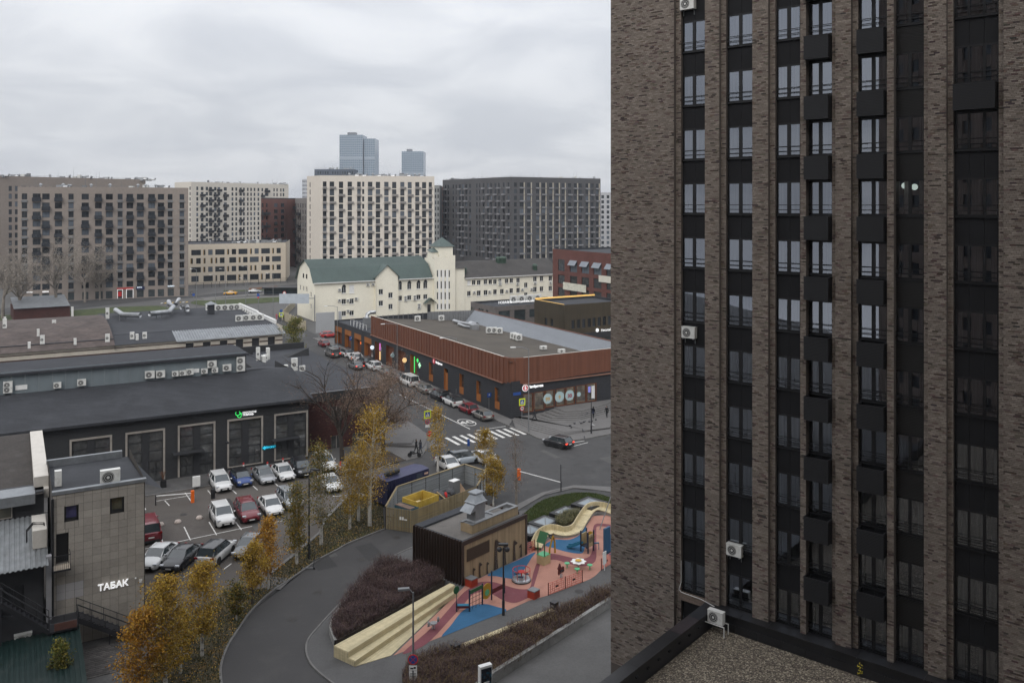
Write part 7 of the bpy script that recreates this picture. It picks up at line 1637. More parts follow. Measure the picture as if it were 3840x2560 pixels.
m_ = MB(); m_.add([gq(-.05, -.05, 2.85), gq(6.15, -.05, 2.85), gq(6.15, 1.2, 3.0), gq(-.05, 1.2, 3.0), gq(6.15, 2.45, 2.85), gq(-.05, 2.45, 2.85)], [(0, 1, 2, 3), (3, 2, 4, 5)]); m_.build('roof', M('navy_roof', (.045, .047, .10), .5, .15, .6), gen)
m_ = MB(); m_.tube([gq(.5, .9, 3.25), gq(.6, .9, 3.3), gq(2.4, .9, 3.3), gq(2.5, .9, 3.25)], [.15, .28, .28, .15], 12); m_.build('silencer', M('silencer', (.03, .03, .03), .6, .1), gen, smooth=True)
m_ = MB(); m_.box(gq(4.2, -.04, .6), Cc * .9, Dd * .035, (0, 0, 2.0)); m_.build('door', M('navy_door', (.04, .05, .075), .5, .1), gen); m_ = MB(); m_.box(gq(5.4, -.04, 2.3), Cc * .55, Dd * .03, (0, 0, .2)); m_.build('sticker', M('sticker', (.6, .4, .3), .6, .3, 5), gen); m_ = MB(); [m_.cb(gq(x, y, 0), .5, .3, .35, CA, True) for x in (.6, 5.5) for y in (.3, 2.1)]; m_.build('skids', metal_dark, gen)
# planting beds, timber terrace
shr = M('shrub_twig', (1, 1, 1), .9, 0, attr=True)
def shrub_bed(name, lab, poly, n, z, h0, h1, seed, cols, extra=None):
 r = random.Random(seed); mb = MB(); x0, x1 = min(p.x for p in poly), max(p.x for p in poly); y0, y1 = min(p.y for p in poly), max(p.y for p in poly); k = 0
 while k < n:
  p = V((r.uniform(x0, x1), r.uniform(y0, y1), z))
  if not in_poly(p, poly): continue
  k += 1; hm = .75 + .35 * sin(p.x * 1.3 + 2 * sin(p.y * .9)) * sin(p.y * 1.1 + 1); h_ = r.uniform(h0, h1) * hm; a = r.random() * 6.28; d = V((cos(a), sin(a), 0)) * .012
  l_ = V((r.uniform(-.45, .45), r.uniform(-.45, .45), 1)) * h_; mb.col = r.choice(cols)
  mb.add([p - d, p + d, p + l_], [(0, 1, 2)])
  for j in range(3):
   q = p + l_ * r.uniform(.35, .95); a2 = r.random() * 6.28; e_ = V((cos(a2), sin(a2), r.uniform(.3, 1.3))) * r.uniform(.06, .16); s_ = V((-sin(a2), cos(a2), 0)) * .014; mb.add([q - s_, q + s_, q + e_], [(0, 1, 2)])
   if r.random() < .5: f_ = V((cos(a2 + 1), sin(a2 + 1), .3)) * .03; w_ = V((-sin(a2 + 1), cos(a2 + 1), 0)) * .02; c_ = q + e_; mb.quad(c_ - f_, c_ - w_, c_ + f_, c_ + w_)
 return mb.build(name, shr, kind='stuff', label=lab, cat='shrubs')
pcols = [(.075, .042, .045), (.055, .032, .034), (.10, .058, .056), (.085, .050, .042), (.045, .028, .030), (.12, .085, .06)]
bed1 = smooth_pts(gl(6, ((285, 1250), (275, 1190), (320, 1090), (440, 930), (600, 760), (700, 710), (820, 720), (940, 760), (1060, 815), (1112, 862))), 3) + gl(6, ((700, 1105), (310, 1310)))
slab('planter', bed1, -.01, .5, soil_m)
kerb(bed1[:-2], .18, .58, concrete, name='planter_wall'); kerb([bed1[-1], bed1[0]], .2, .58, concrete, name='planter_wall')
shrub_bed('shrubs', 'dark purple leafless shrubs filling the planter behind the timber terrace', bed1, 11000, .5, .5, 1.05, 31, pcols)
bed2 = smooth_pts(gl(6, ((800, 1560), (830, 1480), (900, 1420), (1050, 1385), (1280, 1345), (1600, 1215), (1930, 1082), (2200, 955), (2400, 880))), 3) + gl(6, ((2500, 930), (2352, 1000), (2000, 1230), (1700, 1425), (1470, 1570), (1250, 1740), (850, 1740)))
slab('planter', bed2, -.01, .35, soil_m)
shrub_bed('shrubs', 'brown purple leafless hedge along the lower concrete wall', bed2, 15000, .35, .45, .95, 32, pcols + [(.13, .085, .035), (.16, .11, .04)])
kerb(gl(6, ((2520, 905), (2352, 990), (2000, 1222), (1700, 1415), (1470, 1562), (1250, 1730))), .3, .75, concrete, name='retaining_wall')
eb = gl(6, ((1270, 1350), (1600, 1218), (1930, 1085)));
for i in range(46):
 p = eb[0].lerp(eb[2], i / 46); q = eb[0].lerp(eb[2], (i + .92) / 46); d = (q - p).normalized(); m_ = MB(); m_.box(V((p.x, p.y, .1)), q - p, V((-d.y, d.x, 0)) * .5, (0, 0, .42));
 if i == 0: edge = thing('timber_edging', 'pale timber bench edging along the lower hedge', 'bench', p)
 m_.build('board', wood_light, edge)
kerb(gl(6, ((2210, 950), (2352, 895), (2450, 850))), .3, .5, concrete, name='planter_wall')
ter = thing('timber_terrace', 'pale yellow timber seating terrace with three stepped tiers', 'terrace bench', g(6, 300, 1385)); wl2 = M('terrace_wood', (.54, .465, .29), .75, .1, .7, streak=((2.5, 2.5, 20), .10), rnd=.10)
i0, i1 = G(1253, 2464), G(1687, 2224); tdir = (i1 - i0).normalized(); tn = V((tdir.y, -tdir.x, 0))
lines = [(0.0, 0.0, .85), (1.45, .55, .85), (1.46, .56, .45), (2.15, .85, .45), (2.16, .86, .08)]
LT = (i1 - i0).length
def tboard(a0, a1, b0, b1, z0, z1, nm='board'):
 m_ = MB(); p = [i0 + tn * a0, i0 + tn * a1, i1 + tn * b1, i1 + tn * b0]; m_.prism(p, z0, z1); m_.build(nm, wl2, ter)
for w0, w1, v0, v1, z, nB_ in ((0, 1.45, 0, .55, .85, 11), (1.46, 2.15, .56, .85, .45, 6)):
 for j in range(nB_): t0, t1 = j / nB_, (j + .86) / nB_; tboard(w0 + (w1 - w0) * t0, w0 + (w1 - w0) * t1, v0 + (v1 - v0) * t0, v0 + (v1 - v0) * t1, z - .05, z)
for w, v, z0, z1, n_ in ((1.40, .53, .43, .8, 5), (2.10, .83, .06, .4, 4)):
 for j in range(n_): a_, b_ = z0 + (z1 - z0) * j / n_, z0 + (z1 - z0) * (j + .9) / n_; tboard(w, w + .04, v, v + .03, a_, b_, 'riser_board')
o2 = [g(6, 720, 1372), g(6, 1172, 945)]; st2, en2 = i0 + tn * 2.16, i1 + tn * .86
for j in range(12):
 t0, t1 = j / 12, (j + .86) / 12; m_ = MB(); pa, pb = st2.lerp(o2[0], t0), st2.lerp(o2[0], t1); pc, pd = en2.lerp(o2[1], t1), en2.lerp(o2[1], t0); m_.prism([pa, pb, pc, pd], .02, .10); m_.build('board', wl2, ter)
for j in range(18): t0, t1 = 2.1 * j / 18, 2.1 * (j + .82) / 18; m_ = MB(); zt = .8 if t0 < 1.4 else .4; m_.box(i0 - tdir * .03 + tn * t0, tn * (t1 - t0), tdir * .03, (0, 0, zt)); m_.build('end_board', wl2, ter)
# playground surface
pinkm = M('rubber_pink', (.385, .195, .148), .95, .10, .3, fine=(14, .10), stain=[((.20, .10, .075), .5, .5), ((.42, .21, .15), .4, .8)]); mauve = M('rubber_mauve', (.165, .052, .062), .95, .14, .4, fine=(14, .10), stain=((.22, .09, .10), .4, .9)); blue_r = M('rubber_blue', (.028, .105, .205), .95, .14, .4, fine=(14, .10), stain=((.05, .13, .22), .4, .7))
edge_l = [(910, 980), (1200, 850), (1335, 812), (1470, 772), (1930, 597), (2040, 550), (2110, 505), (2150, 465), (2185, 430), (2420, 290)]
pink = [g(6, 735, 1372), g(8, -5, 1345)] + gl(8, edge_l) + gl(6, ((2450, 330), (2200, 345), (2140, 440), (2060, 490), (1900, 490), (1800, 570), (1715, 600))) + [qs(LC, -.12), qs(.1, -.12), g(6, 1175, 945)]
sheet('playground_surface', pink, .072, pinkm)
sheet('playground_stripe', smooth_pts(gl(6, ((800, 1355), (980, 1200), (1100, 1080), (1230, 930), (1290, 880), (1360, 835), (1450, 828), (1540, 850), (1620, 875), (1690, 885), (1740, 870), (1760, 780), (1790, 690), (1815, 690), (1790, 790), (1765, 870), (1745, 930), (1690, 965), (1620, 985), (1540, 965), (1470, 925), (1380, 905), (1310, 930), (1240, 1010), (1140, 1120), (1010, 1260), (900, 1330))), 3, True), .077, mauve)
sheet('playground_stripe', smooth_pts(gl(8, ((1385, 205), (1560, 212), (1750, 255), (1900, 282), (2035, 240), (2070, 100), (2075, -120), (2130, -200), (2350, -180), (2350, -150), (2150, -165), (2120, -100), (2122, 250), (2065, 345), (1950, 380), (1760, 350), (1580, 292), (1440, 290), (1375, 245))), 3, True), .077, mauve)
sheet('playground_patch', smooth_pts(gl(8, ((640, 500), (870, 380), (1080, 285), (1290, 190), (1240, 270), (1140, 430), (1040, 545), (900, 540), (760, 515))), 3, True), .082, blue_r)
sheet('playground_patch', smooth_pts(gl(8, ((20, 1335), (150, 1180), (280, 1010), (410, 925), (530, 897), (640, 897), (770, 932), (905, 985), (600, 1108), (200, 1268))), 3, True), .082, blue_r)
sheet('playground_patch', smooth_pts(gl(6, ((1850, 560), (1920, 520), (2030, 520), (2110, 480), (2148, 420), (2152, 500), (2135, 605), (2090, 622), (1990, 605), (1910, 580))), 3, True), .082, blue_r)
sheet('playground_patch', gl(6, ((2293, 490), (2400, 470), (2400, 620), (2335, 640), (2300, 620))), .082, blue_r)
# playground equipment
redp = M('play_red', (.42, .022, .018), .45, .05); grnp = M('play_green', (.02, .10, .035), .5, .05); ylwp = M('play_yellow', (.42, .24, .025), .5, .08); mint = M('play_mint', (.10, .42, .20), .5, .05); dkp = M('play_dark', (.02, .028, .05), .5, 0); slb = M('play_blue', (.02, .16, .26), .4, .05); ply = M('play_ply', (.42, .33, .18), .7, .1, 2); dred = M('play_darkred', (.09, .014, .014), .5, .1); steel = M('play_steel', (.42, .43, .45), .35, .1, 2, metal=.6)
Zg = .08
c = g(8, 1105, 575); t = thing('roundabout', 'red and grey children roundabout with hand rails', 'roundabout', c); c.z = Zg
m_ = MB(); m_.lathe(c, [(.80, .02), (.80, .10), (.76, .20), (.62, .26), (0.01, .26)], 28); m_.build('platform', steel, t, smooth=False); m_ = MB(); m_.lathe(c, [(.82, .03), (.84, .07), (.82, .11)], 28, False); m_.build('rim', black_p, t)
m_ = MB(); m_.tube([c + V((.74 * cos(a), .74 * sin(a), .95)) for a in [2 * pi * i / 24 for i in range(25)]], .03, 6, False); [m_.tube([c + V((.70 * cos(a), .70 * sin(a), .2)), c + V((.74 * cos(a), .74 * sin(a), .95))], .025, 6) for a in [2 * pi * i / 6 for i in range(6)]]; m_.build('hand_rail', redp, t); m_ = MB(); m_.lathe(c, [(.05, .2), (.05, .75), (.30, .76), (.30, .80), (.01, .82)], 16); m_.build('wheel', redp, t)
for i in range(3): a = 2 * pi * i / 3 + .4; m_ = MB(); m_.cb(c + V((.48 * cos(a), .48 * sin(a), .5)), .45, .28, .05, a + pi / 2); m_.build('seat', dkp, t)
c = g(8, 1400, 350, Zg); t = thing('play_house', 'toy crane playhouse with green gabled frame and yellow boom', 'playhouse', c); m_ = MB(); m_.box(c - Cc * .1 - Dd * .2, Cc * 1.0 * .9, Dd * .05, (0, 0, .75)); m_.box(c - Cc * .1 + Dd * .6, Cc * .9, Dd * .05, (0, 0, .75)); m_.box(c - Cc * .1 - Dd * .15, Dd * .75, Cc * .05, (0, 0, .75)); m_.build('wall', ply, t); m_ = MB(); m_.box(c - Cc * .1 - Dd * .2 + V((0, 0, .76)), Cc * .95, Dd * .9, (0, 0, .05)); m_.build('deck', mint, t)
m_ = MB(); [m_.tube([c + Dd * d + V((0, 0, .7)), c + Dd * d + V((0, 0, 2.0)), c + Cc * .45 + Dd * d + V((0, 0, 2.7)), c + Cc * .9 + Dd * d + V((0, 0, 2.1))], .06, 6) for d in (-.15, .6)]; m_.build('frame', grnp, t); m_ = MB(); m_.quad(c - Cc * .1 - Dd * .25 + V((0, 0, 1.9)), c - Cc * .1 + Dd * .7 + V((0, 0, 1.9)), c + Cc * .45 + Dd * .7 + V((0, 0, 2.75)), c + Cc * .45 - Dd * .25 + V((0, 0, 2.75))); m_.build('roof_panel', grnp, t)
m_ = MB(); m_.tube([c + Cc * .8 - Dd * .1, c + Cc * .8 - Dd * .1 + V((0, 0, 1.2)), c + Cc * 1.3 - Dd * .1 + V((0, 0, 2.2)), c + Cc * 1.55 - Dd * .1 + V((0, 0, 1.6)), c + Cc * 1.6 - Dd * .1 + V((0, 0, .6))], .09, 6); m_.build('boom', ylwp, t); m_ = MB(); m_.tube([c + Cc * .5 + V((0, 0, 2.6)), c + Cc * 1.3 + V((0, 0, 2.2))], .07, 6); m_.build('cross_beam', dkp, t)
c = g(8, 2010, 165, Zg); t = thing('slide_tower', 'small playhouse with blue slide and plywood walls', 'slide', c); m_ = MB(); m_.box(c - Cc * .45 - Dd * .3 + V((0, 0, .5)), Cc * .9, Dd * .06, (0, 0, 1.1)); m_.box(c - Cc * .45 + Dd * .45 + V((0, 0, .5)), Cc * .9, Dd * .06, (0, 0, 1.1)); m_.build('wall', ply, t); m_ = MB(); [m_.box(c - Cc * (.2 - .3 * k) - Dd * .31 + V((0, 0, .9)), Cc * .12, -Dd * .01, (0, 0, .5)) for k in range(2)]; m_.build('window_slot', black_p, t)
m_ = MB(); [m_.cb(c + Cc * sx + Dd * sy, .1, .1, 1.9, CA, True) for sx in (-.45, .45) for sy in (-.3, .5)]; m_.build('post', dkp, t); m_ = MB(); m_.box(c - Cc * .45 - Dd * .25 + V((0, 0, .5)), Cc * .9, Dd * .7, (0, 0, .06)); m_.build('deck', dkp, t)
sd_ = (g(8, 1820, 145) - c); sd_.z = 0; sd_.normalize(); sn = V((-sd_.y, sd_.x, 0)); p = [c + sd_ * .4 + V((0, 0, .75)), c + sd_ * 1.0 + V((0, 0, .45)), c + sd_ * 1.6 + V((0, 0, .15)), c + sd_ * 2.0 + V((0, 0, .1))]; m_ = MB()
for i in range(3):
 m_.quad(p[i] - sn * .25, p[i + 1] - sn * .25, p[i + 1] + sn * .25, p[i] + sn * .25)
 for s_ in (-1, 1): m_.box(p[i] + sn * s_ * .25, p[i + 1] - p[i], sn * .04, (0, 0, .22))
m_.build('chute', slb, t); m_ = MB(); m_.tube([c + Cc * .4 + V((0, 0, .6)), c + Cc * 1.0 - Dd * .5 + V((0, 0, .6))], .07, 6); m_.cb(c + Cc * 1.0 - Dd * .5, .06, .06, .6, 0, True); m_.build('side_beam', slb, t); m_ = MB(); m_.disc(c + Cc * .48 + V((0, 0, 1.3)), Cc, .4, 16, .05); m_.build('round_panel', ylwp, t)
c = g(8, 1878, 400, Zg); t = thing('flower_table', 'white daisy shaped play table with four green stools', 'play table', c); m_ = MB(); n_ = 64; m_.prism([c + V(((.62 + .07 * cos(8 * a)) * cos(a), (.62 + .07 * cos(8 * a)) * sin(a), 0)) for a in [2 * pi * i / n_ for i in range(n_)]], .68, .73, True); m_.build('top', white_paint, t); m_ = MB(); m_.lathe(c, [(.28, .735), (.28, .75), (.01, .76)], 18); m_.build('flower_heart', M('play_amber', (.55, .30, .02), .5, 0), t); m_ = MB(); m_.tube([c, c + V((0, 0, .68))], .06, 8); m_.build('leg', steel, t)
for i in range(4): a = pi / 4 + pi / 2 * i + .6; s_ = c + V((1.0 * cos(a), 1.0 * sin(a), 0)); m_ = MB(); m_.lathe(s_, [(.05, 0), (.05, .36), (.24, .37), (.24, .42), (.01, .43)], 14); m_.build('stool', mint, t)
c = g(8, 1645, 525, Zg); t = thing('spring_horse', 'dark red spring rocker shaped like a horse', 'spring rocker', c); m_ = MB(); hp = [(-.45, .45), (-.3, .35), (-.1, .42), (.15, .38), (.32, .3), (.42, .5), (.38, .75), (.5, .95), (.38, 1.05), (.22, 1.28), (.1, 1.2), (.02, .95), (-.1, .85), (-.3, .9), (-.42, .75)]
q_ = [c + Cc * -x * 1.0 + V((0, 0, z)) for x, z in hp]; b_ = [p + Dd * .06 for p in q_]; k_ = len(q_); m_.add(q_ + b_, [tuple(range(k_)), tuple(range(2 * k_ - 1, k_ - 1, -1))] + [(i, k_ + i, k_ + (i + 1) % k_, (i + 1) % k_) for i in range(k_)]); m_.build('horse_plate', dred, t); m_ = MB(); m_.tube([c + V((.1 * cos(i * .9), .1 * sin(i * .9), .02 + i * .011)) for i in range(34)], .02, 5); m_.build('spring', steel, t); m_ = MB(); m_.cb(c + V((0, 0, .62)), .4, .3, .06, CA); m_.build('saddle', black_p, t)
c = g(6, 1030, 1172, Zg); t = thing('spring_seesaw', 'grey spring seesaw with two seats on the mauve path', 'seesaw', c); m_ = MB(); m_.box(c - Cc * .6 - Dd * .06 + V((0, 0, .4)), Cc * 1.2, Dd * .12, (0, 0, .06)); m_.build('beam', steel, t); m_ = MB(); m_.tube([c + V((.1 * cos(i * .9), .1 * sin(i * .9), .02 + i * .011)) for i in range(34)], .02, 5); m_.build('spring', steel, t); m_ = MB(); [m_.ell(c + Cc * s_ * .5 + V((0, 0, .58)), .1, .18, .2, 8, 6) for s_ in (-1, 1)]; m_.build('seat', MATS['lampgrey'], t); m_ = MB(); m_.disc(c + V((0, 0, .5)), (0, 0, 1), .28, 14, .05); m_.build('foot_plate', MATS['lampgrey'], t)
c0, c1 = g(8, 400, 992), g(8, 575, 900); t = thing('climbing_frame', 'climbing net frame with green top and yellow round panel', 'climbing frame', c0); uu = (c1 - c0).normalized(); L_ = (c1 - c0).length
m_ = MB(); [m_.cb(p, .12, .12, 1.75, 0, True) for p in (c0, c1)]; p2 = c1 + uu * 1.1; m_.cb(p2, .12, .12, 2.4, 0, True); p3 = p2 + uu * 1.6; m_.cb(p3, .1, .1, 1.3, 0, True); m_.build('post', dkp, t); m_ = MB(); m_.box(c0 + V((0, 0, 1.4)), uu * L_, nrm(uu) * .06, (0, 0, .28)); m_.build('top_panel', grnp, t)
m_ = MB(); [m_.tube([c0 + V((0, 0, z)), c1 + V((0, 0, z))], .018, 5) for z in (.3, .65, 1.0)]; [m_.tube([c0 + uu * L_ * k / 4 + V((0, 0, .1)), c0 + uu * L_ * k / 4 + V((0, 0, 1.4))], .018, 5) for k in (1, 2, 3)]; m_.build('net', black_p, t); m_ = MB(); m_.disc(c1 + uu * .55 + V((0, 0, .95)), nrm(uu), .62, 20, .05); m_.build('round_panel', ylwp, t); m_ = MB(); m_.disc(c1 + uu * .55 + nrm(uu) * .03 + V((0, 0, .85)), nrm(uu), .25, 14, .03); m_.build('leaf_panel', mint, t); m_ = MB(); m_.box(p2 + V((0, 0, .55)), uu * 1.6, nrm(uu) * .06, (0, 0, .35)); m_.build('bridge', dred, t)
bb = g(8, 225, 995); m_ = MB(); m_.cb(bb, .1, .1, .75, 0, True); m_.cb(bb + V((0, 0, .75)), .05, .05, .75, 0, True); m_.build('post', dkp, t); m_ = MB(); m_.disc(bb + V((0, 0, 1.75)), nrm(uu), .3, 14, .05); m_.build('leaf_sign', grnp, t); d_ = (c0 - bb); m_ = MB(); m_.box(bb + V((0, 0, .45)), d_ * .95, nrm(d_.normalized()) * -.35, (0, 0, .07)); m_.build('balance_beam', slb, t); m_ = MB(); m_.box(bb + V((0, 0, .33)), d_ * .95, nrm(d_.normalized()) * .05, (0, 0, .15)); m_.build('beam_trim', dred, t)
for x, y, s_, lab in ((425, 640, .75, 'red cube planter box against the shed corner'), (1270, 800, .72, 'red cube planter box at the pink surface edge')):
 c = g(8, x, y); t = thing('cube_box', lab, 'planter box', c, 0, 'red cube boxes'); m_ = MB(); m_.cb(c, s_, s_, s_ * .9, CA, True); m_.build('body', M('box_red' + lab[-3:], (.30, .035, .015), .6, .15, 2), t); m_ = MB(); m_.cb(c + V((0, 0, s_ * .9)), s_ * 1.04, s_ * 1.04, .07, CA, True); m_.build('lid', MATS['metal_grey'], t)
for k_, x, y, lab in ((8, 1550, 1020, 'black square litter bin beside the hedge, nearer the climbing frame'), (6, 1192, 1385, 'black square litter bin at the hedge near the lamp post')):
 c = g(k_, x, y); t = thing('litter_bin', lab, 'litter bin', c, 0, 'black square bins'); m_ = MB(); m_.cb(c, .48, .48, .95, CA, True); m_.build('body', black_p, t); m_ = MB(); m_.cb(c + V((0, 0, .95)), .52, .52, .05, CA, True); m_.build('lid', metal_dark, t); m_ = MB(); m_.cb(c - Cc * .245 + V((0, 0, .72)), .02, .3, .12, CA); m_.build('slot', metal_grey, t)
pf_m = M('fence_coral', (.52, .12, .085), .5, .05)
def play_fence(pts, lab):
 t = thing('low_fence', lab, 'fence', pts[0], 0, 'coral playground fences')
 for i in range(len(pts) - 1):
  a_, b_ = pts[i], pts[i + 1]; uu = (b_ - a_).normalized(); L_ = (b_ - a_).length; m_ = MB()
  [m_.tube([a_ + V((0, 0, z)), b_ + V((0, 0, z))], .025, 5) for z in (.12, .3, .48, .66, .84, 1.0)]
  m_.build('rails', pf_m, t); m_ = MB(); [m_.tube([a_ + uu * L_ * k / 8 + V((0, 0, .12 if k % 2 else .3)), a_ + uu * L_ * k / 8 + V((0, 0, .84 if k % 2 else 1.0))], .018, 4) for k in range(1, 8)]; m_.build('bars', pf_m, t); m_ = MB(); m_.box(a_ + uu * (L_ / 2 - .15) + V((0, 0, .5)), uu * .3, nrm(uu) * .03, (0, 0, .12)); m_.build('badge', black_p, t)
 for p in pts: m_ = MB(); m_.cb(p, .07, .07, 1.08, 0, True); m_.build('post', dred, t)
play_fence(gl(8, ((1470, 772), (1700, 680), (1930, 592))), 'coral metal fence panels along the pink surface, longest of three'); play_fence(gl(8, ((2190, 430), (2330, 330), (2480, 240))), 'coral metal fence at the brick tower edge'); play_fence(gl(8, ((1170, 212), (1285, 165))), 'short coral fence between shed and wavy bench')
c = g(8, 2232, 435); t = thing('info_stand', 'white information stand by the coral fence', 'sign', c); m_ = MB(); m_.cb(c, .5, .3, .05, CA, True); m_.build('base', white_paint, t); m_ = MB(); m_.cb(c + V((0, 0, .05)), .06, .06, .6, CA, True); m_.cb(c + V((0, 0, .6)), .5, .05, 1.1, CA, True); m_.build('board', white_paint, t)
c = G(2276, 2075); t = thing('blue_panel', 'blue padded playground panel next to the brick tower', 'panel', c); m_ = MB(); m_.cb(c, .9, .2, 2.4, CA, True); m_.build('board', M('pad_blue', (.03, .09, .17), .6, .1), t); m_ = MB(); m_.cb(c, 1.0, .4, .12, CA, True); m_.build('foot', metal_dark, t)
c = g(6, 2250, 445); t = thing('swing_frame', 'grey swing frame legs beside the wavy bench', 'swing', c); m_ = MB(); ap_ = c + V((1.2, .8, 3.0)); [m_.tube([q_, ap_], .05, 6) for q_ in (c, c + V((1.5, 1.8, 0)))]; m_.tube([ap_, ap_ + V((2.5, -1.0, 0))], .05, 6); m_.build('frame', lampgrey, t); m_ = MB(); [m_.tube([ap_ + V((x, -.4 * x, 0)), ap_ + V((x, -.4 * x, -2.4))], .015, 4) for x in (.8, 1.2)]; m_.build('chains', metal_grey, t); m_ = MB(); m_.cb(ap_ + V((1, -.4, -2.42)), .45, .2, .05, 0); m_.build('seat', black_p, t)
wv = smooth_pts(gl(6, ((1790, 600), (1830, 530), (1900, 492), (1990, 498), (2080, 470), (2130, 400), (2185, 335), (2250, 320), (2360, 345), (2480, 400))), 10); wb2 = thing('wavy_bench', 'undulating pale timber bench snaking behind the playground', 'bench', wv[0])
l_, r_ = strip_pts(wv, .45, -.45)
for i in range(len(wv) - 1):
 if (l_[i + 1] - l_[i]).length < .01: continue
 hz_ = .42 + .12 * sin(i * .12); f_ = .9; m_ = MB(); p = [l_[i], l_[i].lerp(l_[i + 1], f_), r_[i].lerp(r_[i + 1], f_), r_[i]]; m_.prism(p, hz_ - .08, hz_); m_.build('slat', wood_light, wb2)
 m_ = MB(); q_ = l_[i].lerp(l_[i + 1], f_); d_ = (q_ - l_[i]); nn_ = V((-d_.y, d_.x, 0)).normalized(); m_.box(l_[i] + V((0, 0, .05)), d_, nn_ * .09, (0, 0, hz_ + .45)); m_.build('back_slat', wood_light, wb2)
m_ = MB(); l2, r2 = strip_pts(wv, .3, -.38)
for i in range(len(wv) - 1): m_.quad(r2[i], r2[i + 1], r2[i + 1] + V((0, 0, .34)), r2[i] + V((0, 0, .34)))
m_.build('plinth', concrete, wb2)
slab('planting_bed', gl(6, ((1905, 430), (2010, 345), (2115, 335), (2060, 430), (1990, 470), (1930, 460))), -.01, .5, soil_m)
shrub_bed('shrubs', 'dry pale shrubs in the bed between skylights and wavy bench', gl(6, ((1915, 430), (2010, 355), (2105, 345), (2050, 430), (1990, 460))), 1500, .5, .3, .8, 40, [(.16, .14, .06), (.10, .10, .04), (.2, .18, .1), (.05, .06, .03)])
sky_g = M('skylight_glass', (.24, .28, .31), .12, .1, .6, spec=.8)
for i, (x, y, sx, lab) in enumerate(((2178, 285, 3.1, 'farthest'), (2005, 352, 2.7, 'second farthest'), (1850, 425, 2.7, 'third'), (1740, 490, 2.4, 'nearest partly hidden'))):
 c = g(6, x, y, .0); t = thing('pyramid_skylight', '%s glazed pyramid skylight on a black kerb' % lab, 'skylight', c, 0, 'pyramid skylights'); m_ = MB(); m_.cb(c, sx, sx * .85, .6, CA, True); m_.build('kerb', black_p, t)
 vs = [c + Cc * a_ * sx * .31 + Dd * b_ * sx * .27 + V((0, 0, .605)) for a_, b_ in ((-1, -1), (1, -1), (1, 1), (-1, 1))]; ap_ = c + V((0, 0, 1.05))
 for k in range(4): m_ = MB(); m_.add([vs[k], vs[(k + 1) % 4], ap_], [(0, 1, 2)]); m_.build('pane', sky_g, t)
 m_ = MB(); [m_.tube([v, ap_], .04, 4) for v in vs]; [m_.tube([vs[k], vs[(k + 1) % 4]], .05, 4) for k in range(4)]; m_.build('glazing_bars', lampgrey, t)
# vehicles
PAINT = {}
def paint(n, c, metal=0.0):
 if n not in PAINT: PAINT[n] = M('paint_' + n, c, .28 if not metal else .32, .04, .8, metal=metal, coat=.7, fine=(9, .03), stain=((c[0] * .6, c[1] * .6, c[2] * .6), .12, 1.5))
 return PAINT[n]
car_glass = M('car_glass', (.035, .045, .05), .03, .2, 1.0, spec=1.0); head_l = M('head_lamp', (.55, .57, .6), .1, 0, spec=.9); tail_l = M('tail_lamp', (.22, .012, .012), .2, 0); plate_m = M('plate', (.6, .6, .58), .6, 0); trimm = M('car_trim', (.02, .02, .021), .6, 0)
CARS = {   # L, W, H, belt, xd (rear glass foot), xc (roof rear), xb (roof front), xa (screen foot), hood z, tail z, tyre r
 'sedan': (4.65, 1.82, 1.45, .93, -1.65, -.95, .35, 1.15, .86, .98, .32), 'hatch': (4.1, 1.75, 1.48, .95, -1.98, -1.5, .35, 1.1, .9, .95, .31), 'suv': (4.55, 1.88, 1.68, 1.05, -2.15, -1.75, .4, 1.12, 1.02, 1.05, .36),
 'wagon': (4.75, 1.86, 1.58, 1.0, -2.3, -1.85, .4, 1.15, .94, 1.0, .34), 'van': (4.9, 1.9, 1.98, 1.12, -2.42, -2.3, 1.35, 1.85, 1.08, 1.12, .33), 'minivan': (5.2, 1.98, 1.9, 1.12, -2.5, -2.3, .9, 1.75, 1.08, 1.12, .36)}
CM = {}
